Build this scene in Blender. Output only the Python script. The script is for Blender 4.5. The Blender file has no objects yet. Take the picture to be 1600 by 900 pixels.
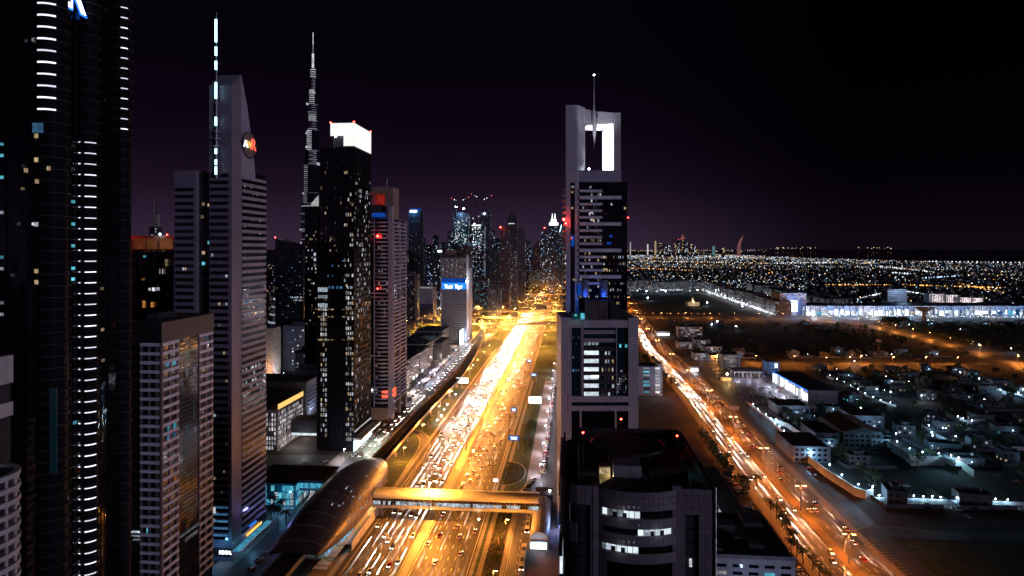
import bpy, math, random
from mathutils import Vector, Matrix
random.seed(7)
R = random.Random(11)
sc = bpy.context.scene

# ------------------------------------------------------------ frame of the place
F, H, CX, CY = 1000.0, 157.0, 800.0, 388.0        # photograph focal length (px), eye height (m), vanishing height
TH = math.atan(0.09)                               # the highway runs 5 degrees off the viewing direction
CT, ST = math.cos(TH), math.sin(TH)
U2, V2 = (CT, -ST), (ST, CT)                       # across / along the highway
def G(px, py, z=0.0):
    Y = F*(H-z)/(py-CY); return Vector(((px-CX)/F*Y, Y, z))
def RD(a, Y, z=0.0):                               # a metres across the road axis at depth Y
    return Vector((a+0.09*Y, Y, z))

# ------------------------------------------------------------ camera
cam = bpy.data.cameras.new('camera'); camo = bpy.data.objects.new('camera', cam); sc.collection.objects.link(camo)
camo.location = (0, 0, H); camo.rotation_euler = (math.pi/2, 0, 0)
cam.sensor_width = 36; cam.lens = 22.5; cam.shift_y = -62/1600; cam.clip_start = 1; cam.clip_end = 90000
sc.camera = camo
# ------------------------------------------------------------ night sky
world = bpy.data.worlds.new('World'); sc.world = world; world.use_nodes = True
nt = world.node_tree; nt.nodes.clear()
def wn(t, **k):
    n = nt.nodes.new(t)
    for a, b in k.items(): setattr(n, a, b)
    return n
tc = wn('ShaderNodeTexCoord'); sp = wn('ShaderNodeSeparateXYZ'); nt.links.new(tc.outputs['Generated'], sp.inputs[0])
cr = wn('ShaderNodeValToRGB'); cr.color_ramp.interpolation = 'B_SPLINE'
el = cr.color_ramp.elements
el[0].position = 0.0; el[0].color = (0.031, 0.018, 0.037, 1)
el[1].position = 1.0; el[1].color = (0.0012, 0.0005, 0.0018, 1)
for p, c in ((0.04, (0.0215, 0.0108, 0.0265, 1)), (0.09, (0.0085, 0.0040, 0.0112, 1)), (0.17, (0.0032, 0.0013, 0.0048, 1)), (0.28, (0.0014, 0.0006, 0.0023, 1)), (0.45, (0.0011, 0.0005, 0.0018, 1))):
    e = el.new(p); e.color = c
ab = wn('ShaderNodeMath', operation='ABSOLUTE'); nt.links.new(sp.outputs['Z'], ab.inputs[0]); nt.links.new(ab.outputs[0], cr.inputs[0])
# the glow of the city is stronger over the highway than over the sea side
gx = wn('ShaderNodeMapRange'); gx.inputs['From Min'].default_value = 0.10; gx.inputs['From Max'].default_value = 0.48
gx.inputs['To Min'].default_value = 1.15; gx.inputs['To Max'].default_value = 0.17; gx.interpolation_type = 'SMOOTHSTEP'
nt.links.new(sp.outputs['X'], gx.inputs['Value'])
mul = wn('ShaderNodeVectorMath', operation='SCALE'); nt.links.new(cr.outputs[0], mul.inputs[0]); nt.links.new(gx.outputs[0], mul.inputs['Scale'])
bg = wn('ShaderNodeBackground'); nt.links.new(mul.outputs[0], bg.inputs['Color']); bg.inputs['Strength'].default_value = 1.0
wo = wn('ShaderNodeOutputWorld'); nt.links.new(bg.outputs[0], wo.inputs[0])
# faint low fill sun added from behind the camera, standing in for street glow
sun = bpy.data.lights.new('fill_sun', 'SUN'); sun.energy = 0.62; sun.angle = math.radians(15); sun.color = (0.70, 0.66, 1.0)
suno = bpy.data.objects.new('fill_sun', sun); sc.collection.objects.link(suno)
suno.rotation_euler = Vector((-1.0, 0.85, -0.075)).to_track_quat('-Z', 'Y').to_euler()
sc.view_settings.view_transform = 'Standard'; sc.view_settings.look = 'None'; sc.view_settings.exposure = 0; sc.view_settings.gamma = 1
cy = sc.cycles
cy.use_denoising = True; cy.use_light_tree = True
cy.max_bounces = 4; cy.diffuse_bounces = 2; cy.glossy_bounces = 3; cy.transmission_bounces = 2
cy.sample_clamp_indirect = 1.5; cy.sample_clamp_direct = 0; cy.caustics_reflective = False; cy.caustics_refractive = False
cy.blur_glossy = 0.5

# ------------------------------------------------------------ materials
MATS = {}
def newmat(name):
    m = bpy.data.materials.new(name); m.use_nodes = True; m.node_tree.nodes.clear(); MATS[name] = m
    return m, m.node_tree
def nd(t, typ, ins=None, **k):
    n = t.nodes.new(typ)
    for a, b in k.items(): setattr(n, a, b)
    for a, b in (ins or {}).items():
        if hasattr(b, 'node'): t.links.new(b, n.inputs[a])
        else: n.inputs[a].default_value = b
    return n
def c4(c): return (c[0], c[1], c[2], 1)
def mth(t, op, a, b=None, c=None):
    ins = {0: a}
    if b is not None: ins[1] = b
    if c is not None: ins[2] = c
    return nd(t, 'ShaderNodeMath', ins, operation=op).outputs[0]
def surf(name, col, rough=0.6, var=0.35, scale=0.3, metal=0.0, bump=0.0, bscale=3.0, stretch=None, spec=0.5, col2=None, detail=5):
    """plain real surface: base colour with uneven wear and fine relief"""
    m, t = newmat(name)
    pos = nd(t, 'ShaderNodeNewGeometry').outputs['Position']
    if stretch:   # rotate into the road frame and stretch the wear along it
        mp = nd(t, 'ShaderNodeMapping', {'Vector': pos, 'Rotation': (0, 0, TH), 'Scale': stretch}); pos = mp.outputs[0]
    nz = nd(t, 'ShaderNodeTexNoise', {'Vector': pos, 'Scale': scale, 'Detail': detail, 'Roughness': 0.6})
    mr = nd(t, 'ShaderNodeMapRange', {'Value': nz.outputs['Fac'], 'From Min': 0.3, 'From Max': 0.7})
    c2 = col2 or tuple(x*(1-var) for x in col); c1 = col if col2 else tuple(min(1, x*(1+var*0.6)) for x in col)
    mx = nd(t, 'ShaderNodeMix', {'Factor': mr.outputs[0], 'A': c4(c2), 'B': c4(c1)}, data_type='RGBA')
    for s, d in ((6, c4(c2)), (7, c4(c1))): mx.inputs[s].default_value = d
    b = nd(t, 'ShaderNodeBsdfPrincipled', {'Base Color': mx.outputs[2], 'Roughness': rough, 'Metallic': metal, 'Specular IOR Level': spec})
    if bump:
        n2 = nd(t, 'ShaderNodeTexNoise', {'Vector': pos, 'Scale': bscale, 'Detail': 4})
        bp = nd(t, 'ShaderNodeBump', {'Height': n2.outputs['Fac'], 'Strength': bump, 'Distance': 0.3}); t.links.new(bp.outputs[0], b.inputs['Normal'])
    o = nd(t, 'ShaderNodeOutputMaterial', {'Surface': b.outputs[0]})
    return m
def emit(name, col, strength, var=0.0, inner=0.0, iscale=0.8):
    """a light source: lamp glass, lit window, sign, or a floodlit face put in as glow. var = lamp to lamp difference, inner = things seen inside the room"""
    m, t = newmat(name)
    s = strength
    if var:
        oi = nd(t, 'ShaderNodeObjectInfo').outputs['Random']
        gi = nd(t, 'ShaderNodeNewGeometry').outputs['Random Per Island']
        r = mth(t, 'FRACT', mth(t, 'ADD', oi, gi))
        s = mth(t, 'MULTIPLY', mth(t, 'MULTIPLY_ADD', mth(t, 'POWER', r, 1.6), var, 1-var*0.9), strength)
    if inner:
        pos = nd(t, 'ShaderNodeNewGeometry').outputs['Position']
        v = nd(t, 'ShaderNodeTexVoronoi', {'Vector': pos, 'Scale': iscale}, distance='CHEBYCHEV')
        n = nd(t, 'ShaderNodeSeparateColor', {0: v.outputs['Color']}).outputs[0]
        s = mth(t, 'MULTIPLY', mth(t, 'MULTIPLY_ADD', n, inner, 1-inner), s)
    e = nd(t, 'ShaderNodeEmission', {'Color': c4(col), 'Strength': s})
    nd(t, 'ShaderNodeOutputMaterial', {'Surface': e.outputs[0]})
    m.cycles.emission_sampling = 'NONE'
    return m
def glass(name, col, rough=0.07, wob=0.02, pane=0.28, spec=0.9):
    """dark curtain wall glass, each pane leaning a little differently"""
    m, t = newmat(name)
    pos = nd(t, 'ShaderNodeNewGeometry').outputs['Position']
    sn = nd(t, 'ShaderNodeVectorMath', {0: pos, 1: (pane*1.6, pane*1.6, pane)}, operation='MULTIPLY').outputs[0]
    fl = nd(t, 'ShaderNodeVectorMath', {0: sn}, operation='FLOOR').outputs[0]
    wn_ = nd(t, 'ShaderNodeTexWhiteNoise', {'Vector': fl}).outputs['Color']
    of = nd(t, 'ShaderNodeVectorMath', {0: wn_, 1: (0.5, 0.5, 0.5)}, operation='SUBTRACT').outputs[0]
    of = nd(t, 'ShaderNodeVectorMath', {0: of, 'Scale': wob}, operation='SCALE').outputs[0]
    n3 = nd(t, 'ShaderNodeTexNoise', {'Vector': pos, 'Scale': 0.6, 'Detail': 2}).outputs['Color']
    o2 = nd(t, 'ShaderNodeVectorMath', {0: n3, 1: (0.5, 0.5, 0.5)}, operation='SUBTRACT').outputs[0]
    o2 = nd(t, 'ShaderNodeVectorMath', {0: o2, 'Scale': wob*0.7}, operation='SCALE').outputs[0]
    nr = nd(t, 'ShaderNodeNewGeometry').outputs['Normal']
    nn = nd(t, 'ShaderNodeVectorMath', {0: nr, 1: of}, operation='ADD').outputs[0]
    nn = nd(t, 'ShaderNodeVectorMath', {0: nn, 1: o2}, operation='ADD').outputs[0]
    nn = nd(t, 'ShaderNodeVectorMath', {0: nn}, operation='NORMALIZE').outputs[0]
    b = nd(t, 'ShaderNodeBsdfPrincipled', {'Base Color': c4(col), 'Roughness': rough, 'Specular IOR Level': spec, 'Normal': nn})
    nd(t, 'ShaderNodeOutputMaterial', {'Surface': b.outputs[0]})
    return m
def panel(name, col, pitch=1.2, joint=0.09, rough=0.45, dark=0.35, metal=0.0):
    """cladding in square panels too small to pick apart: dirt-dark joints every pitch metres, panels of slightly different tone"""
    m, t = newmat(name)
    g = nd(t, 'ShaderNodeNewGeometry')
    mp = nd(t, 'ShaderNodeMapping', {'Vector': g.outputs['Position'], 'Rotation': (0, 0, TH)})
    nm = nd(t, 'ShaderNodeMapping', {'Vector': g.outputs['Normal'], 'Rotation': (0, 0, TH)})
    p = nd(t, 'ShaderNodeSeparateXYZ', {0: mp.outputs[0]}); n = nd(t, 'ShaderNodeSeparateXYZ', {0: nm.outputs[0]})
    ln = [mth(t, 'LESS_THAN', mth(t, 'FRACT', mth(t, 'DIVIDE', p.outputs[i], pitch)), joint) for i in range(3)]
    ay = mth(t, 'GREATER_THAN', mth(t, 'ABSOLUTE', n.outputs[1]), 0.55); ax = mth(t, 'GREATER_THAN', mth(t, 'ABSOLUTE', n.outputs[0]), 0.55)
    j = mth(t, 'MAXIMUM', mth(t, 'MAXIMUM', mth(t, 'MULTIPLY', ln[0], ay), mth(t, 'MULTIPLY', ln[1], ax)), ln[2])
    fl = nd(t, 'ShaderNodeVectorMath', {0: nd(t, 'ShaderNodeVectorMath', {0: mp.outputs[0], 'Scale': 1/pitch}, operation='SCALE').outputs[0]}, operation='FLOOR').outputs[0]
    w = nd(t, 'ShaderNodeTexWhiteNoise', {'Vector': fl}).outputs['Value']
    nz = nd(t, 'ShaderNodeTexNoise', {'Vector': mp.outputs[0], 'Scale': 0.15, 'Detail': 6}).outputs['Fac']
    k = mth(t, 'MULTIPLY_ADD', w, 0.16, 0.70); k = mth(t, 'ADD', k, mth(t, 'MULTIPLY', nz, 0.36))
    k = mth(t, 'MULTIPLY', k, mth(t, 'MULTIPLY_ADD', j, dark-1, 1))
    colr = nd(t, 'ShaderNodeVectorMath', {0: (col[0], col[1], col[2]), 'Scale': k}, operation='SCALE').outputs[0]
    b = nd(t, 'ShaderNodeBsdfPrincipled', {'Base Color': colr, 'Roughness': rough, 'Metallic': metal})
    nd(t, 'ShaderNodeOutputMaterial', {'Surface': b.outputs[0]})
    return m

surf('sand', (0.16, 0.11, 0.08), 0.9, 0.5, 0.03, bump=0.3, bscale=0.4)
surf('ground', (0.05, 0.038, 0.032), 0.95, 0.5, 0.012, bump=0.2, bscale=0.2)
surf('asphalt', (0.10, 0.088, 0.075), 0.62, 0.85, 1.4, bump=0.2, bscale=2.5, stretch=(1.5, 0.012, 1), spec=0.12, detail=6)  # wear streaks along the lanes, contrast raised to read as light streaks
surf('ramp_concrete', (0.26, 0.21, 0.15), 0.7, 0.5, 0.4, stretch=(1, 0.05, 1))
surf('asphalt_side', (0.055, 0.05, 0.048), 0.6, 0.5, 0.5, bump=0.25, bscale=2.5, stretch=(0.6, 0.05, 1))
surf('concrete', (0.30, 0.27, 0.24), 0.75, 0.35, 0.25, bump=0.15)
surf('concrete_dark', (0.10, 0.09, 0.09), 0.8, 0.4, 0.2)
surf('paving', (0.26, 0.22, 0.20), 0.7, 0.35, 0.5, bump=0.2)
surf('paving_red', (0.13, 0.075, 0.065), 0.8, 0.35, 0.5, bump=0.2)
surf('kerb', (0.40, 0.36, 0.30), 0.7, 0.25, 0.8)
surf('grass', (0.055, 0.075, 0.022), 0.95, 0.6, 0.25, bump=0.6, bscale=1.5)
surf('planting', (0.06, 0.035, 0.022), 0.95, 0.7, 0.8, bump=0.8, bscale=1.2)
surf('foliage', (0.05, 0.075, 0.03), 0.7, 0.6, 0.6)
surf('bark', (0.12, 0.08, 0.05), 0.9, 0.4, 2)
surf('paint', (0.75, 0.73, 0.68), 0.55, 0.2, 1.5)
surf('roof_dark', (0.03, 0.027, 0.03), 0.9, 0.5, 0.15, bump=0.2)
surf('roof_grey', (0.10, 0.09, 0.095), 0.85, 0.5, 0.12, bump=0.2)
surf('metal_dark', (0.05, 0.05, 0.055), 0.4, 0.3, 1, metal=0.7)
surf('metal_grey', (0.32, 0.32, 0.34), 0.4, 0.25, 1, metal=0.5)
surf('gold_shell', (0.13, 0.10, 0.10), 0.38, 0.18, 0.25, metal=0.2, bump=0.05, bscale=0.6)
surf('gold_roof', (0.60, 0.57, 0.48), 0.5, 0.15, 0.4)
surf('render_white', (0.60, 0.58, 0.56), 0.8, 0.25, 0.2)
surf('render_cream', (0.48, 0.42, 0.35), 0.8, 0.3, 0.2)
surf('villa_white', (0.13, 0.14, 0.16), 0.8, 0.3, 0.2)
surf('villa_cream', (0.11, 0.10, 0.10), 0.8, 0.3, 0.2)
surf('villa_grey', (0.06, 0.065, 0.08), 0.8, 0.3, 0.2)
surf('render_brown', (0.26, 0.18, 0.15), 0.8, 0.3, 0.2)
surf('render_grey', (0.30, 0.29, 0.31), 0.8, 0.3, 0.2)
surf('render_dark', (0.035, 0.03, 0.038), 0.75, 0.35, 0.2)
surf('steel_light', (0.50, 0.50, 0.56), 0.35, 0.2, 0.3, metal=0.4)
surf('sea', (0.004, 0.005, 0.009), 0.15, 0.3, 0.002)
for n_, c_ in (('car_white', (0.75, 0.74, 0.72)), ('car_silver', (0.42, 0.43, 0.45)), ('car_black', (0.02, 0.02, 0.022)), ('car_red', (0.35, 0.03, 0.02)), ('car_sand', (0.45, 0.36, 0.22)), ('bus_cream', (0.72, 0.66, 0.52))):
    surf(n_, c_, 0.25, 0.05, 1.0, spec=0.6)
surf('tyre', (0.015, 0.015, 0.015), 0.85, 0.2)
glass('glass_black', (0.006, 0.006, 0.009), 0.06, 0.03)
glass('glass_smoke', (0.012, 0.011, 0.016), 0.12, 0.05)
glass('glass_blue', (0.012, 0.03, 0.05), 0.10, 0.03)
glass('glass_teal', (0.02, 0.10, 0.12), 0.12, 0.03)
glass('car_glass', (0.01, 0.01, 0.012), 0.1, 0.0)
panel('clad_lilac', (0.42, 0.40, 0.50), 1.25)
panel('clad_mauve', (0.25, 0.21, 0.28), 1.25)
panel('clad_pale', (0.52, 0.50, 0.56), 1.45)
panel('clad_tan', (0.40, 0.33, 0.30), 1.6)
panel('clad_grid', (0.30, 0.32, 0.40), 1.9, 0.2)
surf('tower_blue', (0.045, 0.05, 0.075), 0.4, 0.3, 0.05)
surf('tower_grey', (0.10, 0.10, 0.14), 0.5, 0.3, 0.05)
surf('tower_plum', (0.10, 0.06, 0.08), 0.5, 0.3, 0.05)
panel('shell_panel', (0.36, 0.34, 0.40), 1.5, 0.05)
panel('clad_dark', (0.03, 0.02, 0.025), 1.5, 0.08)
surf('bay_dark', (0.008, 0.008, 0.011), 0.6, 0.3, 0.5, spec=0.06)
surf('band_white', (0.74, 0.74, 0.82), 0.5, 0.2, 0.2)
surf('band_tan', (0.34, 0.31, 0.38), 0.55, 0.25, 0.2)
surf('pier_mauve', (0.20, 0.14, 0.15), 0.6, 0.25, 0.2)
emit('lamp_orange', (1.0, 0.50, 0.14), 60)
emit('lamp_white', (0.72, 0.86, 1.0), 45)
emit('lamp_warm', (1.0, 0.72, 0.40), 40)
emit('lamp_red', (1.0, 0.03, 0.02), 40)
emit('headlight', (1.0, 0.92, 0.80), 16)
emit('taillight', (1.0, 0.16, 0.09), 3.2)
emit('arc_white', (0.84, 0.82, 1.0), 1.9, 0.55)
emit('neon_cyan', (0.42, 0.85, 1.0), 5.0)
emit('win_cool', (0.74, 0.86, 1.0), 0.9, 0.9, 0.7, 1.2)
emit('win_warm', (1.0, 0.72, 0.42), 0.8, 0.9, 0.7, 1.2)
emit('win_white', (0.93, 0.90, 0.95), 1.1, 0.8, 0.7, 0.9)
emit('win_blue', (0.16, 0.50, 0.95), 0.8, 0.8, 0.6, 1.2)
emit('win_cyan', (0.15, 0.75, 0.95), 1.1, 0.8, 0.6, 1.2)
emit('win_orange', (1.0, 0.38, 0.10), 0.6, 0.8, 0.6, 1.2)
emit('win_dim', (0.45, 0.40, 0.50), 0.12, 0.9, 0.6, 1.2)
emit('office_white', (0.78, 0.90, 0.98), 1.3, 0.3, 0.45, 0.7)
emit('far_cool', (0.62, 0.82, 1.0), 2.2, 0.9)
emit('far_white', (0.95, 0.92, 1.0), 2.4, 0.9)
emit('far_blue', (0.2, 0.5, 1.0), 1.8, 0.9)
emit('sign_dim', (0.7, 0.75, 0.85), 0.16)
emit('crown_white', (1.0, 1.0, 0.97), 1.12, 0.10, 0.08, 0.5)
emit('sign_white', (0.90, 0.96, 1.0), 3.0)
emit('sign_blue', (0.02, 0.20, 1.0), 1.6)
emit('sign_blue_dim', (0.01, 0.09, 0.55), 0.55)
emit('sign_yellow', (1.0, 0.62, 0.18), 1.3, 0, 0.35, 1.2)
emit('sign_orange', (1.0, 0.42, 0.08), 2.2)
emit('sign_red', (1.0, 0.10, 0.05), 2.0)
emit('panel_cool', (0.72, 0.94, 1.0), 2.4, 0.0, 0.3, 0.5)
emit('panel_cyan', (0.10, 0.55, 0.85), 1.0, 0.5, 0.6, 0.8)
emit('mall_white', (0.82, 0.90, 1.0), 3.0, 0.8, 0.75, 0.12)
emit('road_sign', (0.05, 0.16, 0.75), 0.7)
emit('dot_white', (0.80, 0.88, 1.0), 3.2, 1.0)
emit('dot_blue', (0.45, 0.70, 1.0), 2.6, 1.0)
emit('dot_warm', (1.0, 0.72, 0.42), 3.0, 1.0)
emit('dot_orange', (1.0, 0.46, 0.12), 3.6, 1.0)
emit('dot_red', (1.0, 0.10, 0.08), 3.0, 0.6)
emit('glow_lilac', (0.78, 0.76, 1.0), 0.42, 0.6, 0.5, 0.05)
emit('glow_bright', (0.88, 0.88, 1.0), 0.9, 0.5, 0.5, 0.06)
emit('bridge_glow', (0.70, 0.86, 1.0), 1.3, 0.5, 0.85, 0.9)
emit('platform_cyan', (0.25, 0.65, 1.0), 1.1, 0.0, 0.7, 0.35)

# ------------------------------------------------------------ object helpers
COL = sc.collection.objects
def tag(o, label=None, cat=None, group=None, kind=None):
    if label: o['label'] = label
    if cat: o['category'] = cat
    if group: o['group'] = group
    if kind: o['kind'] = kind
    return o
def empty(name, loc, rz=0.0, label=None, cat=None, group=None, kind=None):
    o = bpy.data.objects.new(name, None); COL.link(o); o.location = loc; o.rotation_euler = (0, 0, rz); o.empty_display_size = 1
    return tag(o, label, cat, group, kind)
CUBES = {}
CV = [(-.5, -.5, -.5), (.5, -.5, -.5), (.5, .5, -.5), (-.5, .5, -.5), (-.5, -.5, .5), (.5, -.5, .5), (.5, .5, .5), (-.5, .5, .5)]
CF = [(0, 3, 2, 1), (4, 5, 6, 7), (0, 1, 5, 4), (1, 2, 6, 5), (2, 3, 7, 6), (3, 0, 4, 7)]
def cube(name, mat, parent, loc, dim, rz=0.0):
    me = CUBES.get(mat)
    if me is None:
        me = bpy.data.meshes.new('block_' + mat); me.from_pydata(CV, [], CF); me.materials.append(MATS[mat]); CUBES[mat] = me
    o = bpy.data.objects.new(name, me); COL.link(o); o.parent = parent
    o.location = loc; o.scale = dim; o.rotation_euler = (0, 0, rz)
    return o
class MB:
    def __init__(s): s.v = []; s.f = []; s.m = []; s.cur = 0
    def add(s, vs, fs):
        n = len(s.v); s.v += [tuple(x) for x in vs]; s.f += [tuple(i+n for i in f) for f in fs]; s.m += [s.cur]*len(fs); return s
    def box(s, c, d, rz=0.0, tilt=None):
        ca, sa = math.cos(rz), math.sin(rz)
        return s.add([(c[0]+x*d[0]*ca-y*d[1]*sa, c[1]+x*d[0]*sa+y*d[1]*ca, c[2]+z*d[2]) for x, y, z in CV], CF)
    def bb(s, x0, x1, y0, y1, z0, z1): return s.box(((x0+x1)/2, (y0+y1)/2, (z0+z1)/2), (x1-x0, y1-y0, z1-z0))
    def prism(s, poly, z0, z1):
        n = len(poly); top = z1 if hasattr(z1, '__len__') else [z1]*n
        vs = [(p[0], p[1], z0) for p in poly] + [(p[0], p[1], top[i]) for i, p in enumerate(poly)]
        return s.add(vs, [tuple(range(n-1, -1, -1)), tuple(range(n, 2*n))] + [(i, (i+1) % n, n+(i+1) % n, n+i) for i in range(n)])
    def cyl(s, c, r0, r1, z0, z1, n=10):
        vs = [(c[0]+r0*math.cos(2*math.pi*i/n), c[1]+r0*math.sin(2*math.pi*i/n), z0) for i in range(n)]
        vs += [(c[0]+r1*math.cos(2*math.pi*i/n), c[1]+r1*math.sin(2*math.pi*i/n), z1) for i in range(n)]
        return s.add(vs, [tuple(range(n-1, -1, -1)), tuple(range(n, 2*n))] + [(i, (i+1) % n, n+(i+1) % n, n+i) for i in range(n)])
    def arc(s, cx, cy, r0, r1, a0, a1, z0, z1, n=10):
        vs = []
        for i in range(n+1):
            a = a0+(a1-a0)*i/n; c, d = math.cos(a), math.sin(a)
            vs += [(cx+r0*c, cy+r0*d, z0), (cx+r1*c, cy+r1*d, z0), (cx+r1*c, cy+r1*d, z1), (cx+r0*c, cy+r0*d, z1)]
        fs = [(0, 1, 2, 3), (4*n+3, 4*n+2, 4*n+1, 4*n)]
        for i in range(n):
            k = 4*i
            for j in range(4): fs.append((k+j, k+(j+1) % 4 + 0, k+4+(j+1) % 4, k+4+j)[::-1])
        return s.add(vs, fs)
    def tube(s, pts, r, n=6):
        rings = []
        for i, p in enumerate(pts):
            p = Vector(p); d = (Vector(pts[min(i+1, len(pts)-1)])-Vector(pts[max(i-1, 0)])).normalized()
            x = d.orthogonal().normalized(); y = d.cross(x); rr = r[i] if hasattr(r, '__len__') else r
            rings.append([p+x*rr*math.cos(2*math.pi*k/n)+y*rr*math.sin(2*math.pi*k/n) for k in range(n)])
        vs = [q for g in rings for q in g]
        fs = [(i*n+k, i*n+(k+1) % n, (i+1)*n+(k+1) % n, (i+1)*n+k) for i in range(len(pts)-1) for k in range(n)]
        fs += [tuple(range(n-1, -1, -1)), tuple(range((len(pts)-1)*n, len(pts)*n))]
        return s.add(vs, fs)
    def octa(s, c, r):
        x, y, z = c
        return s.add([(x+r, y, z), (x-r, y, z), (x, y+r, z), (x, y-r, z), (x, y, z+r), (x, y, z-r)],
                     [(0, 2, 4), (2, 1, 4), (1, 3, 4), (3, 0, 4), (2, 0, 5), (1, 2, 5), (3, 1, 5), (0, 3, 5)])
    def mesh(s, name, mats):
        me = bpy.data.meshes.new(name); me.from_pydata(s.v, [], s.f)
        for m in ([mats] if isinstance(mats, str) else mats): me.materials.append(MATS[m])
        if not isinstance(mats, str): me.polygons.foreach_set('material_index', s.m)
        return me
    def obj(s, name, mats, parent=None, smooth=False, loc=(0, 0, 0), rz=0.0):
        me = s.mesh(name, mats)
        if smooth: me.polygons.foreach_set('use_smooth', [True]*len(me.polygons))
        o = bpy.data.objects.new(name, me); COL.link(o); o.parent = parent; o.location = loc; o.rotation_euler = (0, 0, rz)
        return o
def link(name, me, parent=None, loc=(0, 0, 0), rz=0.0, scale=None):
    o = bpy.data.objects.new(name, me); COL.link(o); o.parent = parent; o.location = loc; o.rotation_euler = (0, 0, rz)
    if scale: o.scale = scale
    return o
def copy_tree(o, parent=None):
    c = o.copy(); COL.link(c); c.parent = parent
    for ch in o.children: copy_tree(ch, c)
    return c
LCACHE = {}
def light(kind, col, power, parent, loc, radius=0.3, target=None, spot=None, blend=0.6, name='lamp_light'):
    key = (kind, col, power, radius, spot, blend)
    l = LCACHE.get(key)
    if l is None:
        l = bpy.data.lights.new(name, kind); l.color = col; l.energy = power
        if kind in ('POINT', 'SPOT'): l.shadow_soft_size = radius
        if kind == 'SPOT': l.spot_size = spot; l.spot_blend = blend
        LCACHE[key] = l
    o = bpy.data.objects.new(name, l); COL.link(o); o.parent = parent; o.location = loc
    if target is not None: o.rotation_euler = (Vector(target)-Vector(loc)).to_track_quat('-Z', 'Y').to_euler()
    return o
def text(name, s, size, mat, parent, loc, rot, extrude=0.06, width=None, bold=0.0):
    cu = bpy.data.curves.new(name, 'FONT'); cu.body = s; cu.size = size; cu.extrude = extrude; cu.offset = bold; cu.align_x = 'CENTER'; cu.align_y = 'CENTER'
    cu.resolution_u = 3
    t = bpy.data.objects.new('tmp', cu); COL.link(t)
    me = bpy.data.meshes.new_from_object(t); bpy.data.objects.remove(t)
    me.materials.clear(); me.materials.append(MATS[mat])
    o = bpy.data.objects.new(name, me); COL.link(o); o.parent = parent; o.location = loc; o.rotation_euler = rot
    if width and me.vertices:
        xs = [v.co.x for v in me.vertices]; o.scale = (width/(max(xs)-min(xs)), 1, 1)
    return o
ORD = ['first', 'second', 'third', 'fourth', 'fifth', 'sixth', 'seventh', 'eighth', 'ninth', 'tenth', 'eleventh', 'twelfth', 'thirteenth',
       'fourteenth', 'fifteenth', 'sixteenth', 'seventeenth', 'eighteenth', 'nineteenth', 'twentieth', 'twenty-first', 'twenty-second',
       'twenty-third', 'twenty-fourth', 'twenty-fifth', 'twenty-sixth', 'twenty-seventh', 'twenty-eighth', 'twenty-ninth', 'thirtieth']
def nth(i):
    if i < len(ORD): return ORD[i]
    t = {3: 'thirty', 4: 'forty', 5: 'fifty', 6: 'sixty', 7: 'seventy', 8: 'eighty', 9: 'ninety'}[(i+1)//10]
    return t + ('-'+ORD[(i+1) % 10-1] if (i+1) % 10 else '')[:99] if (i+1) % 10 else t+'th'

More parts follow.
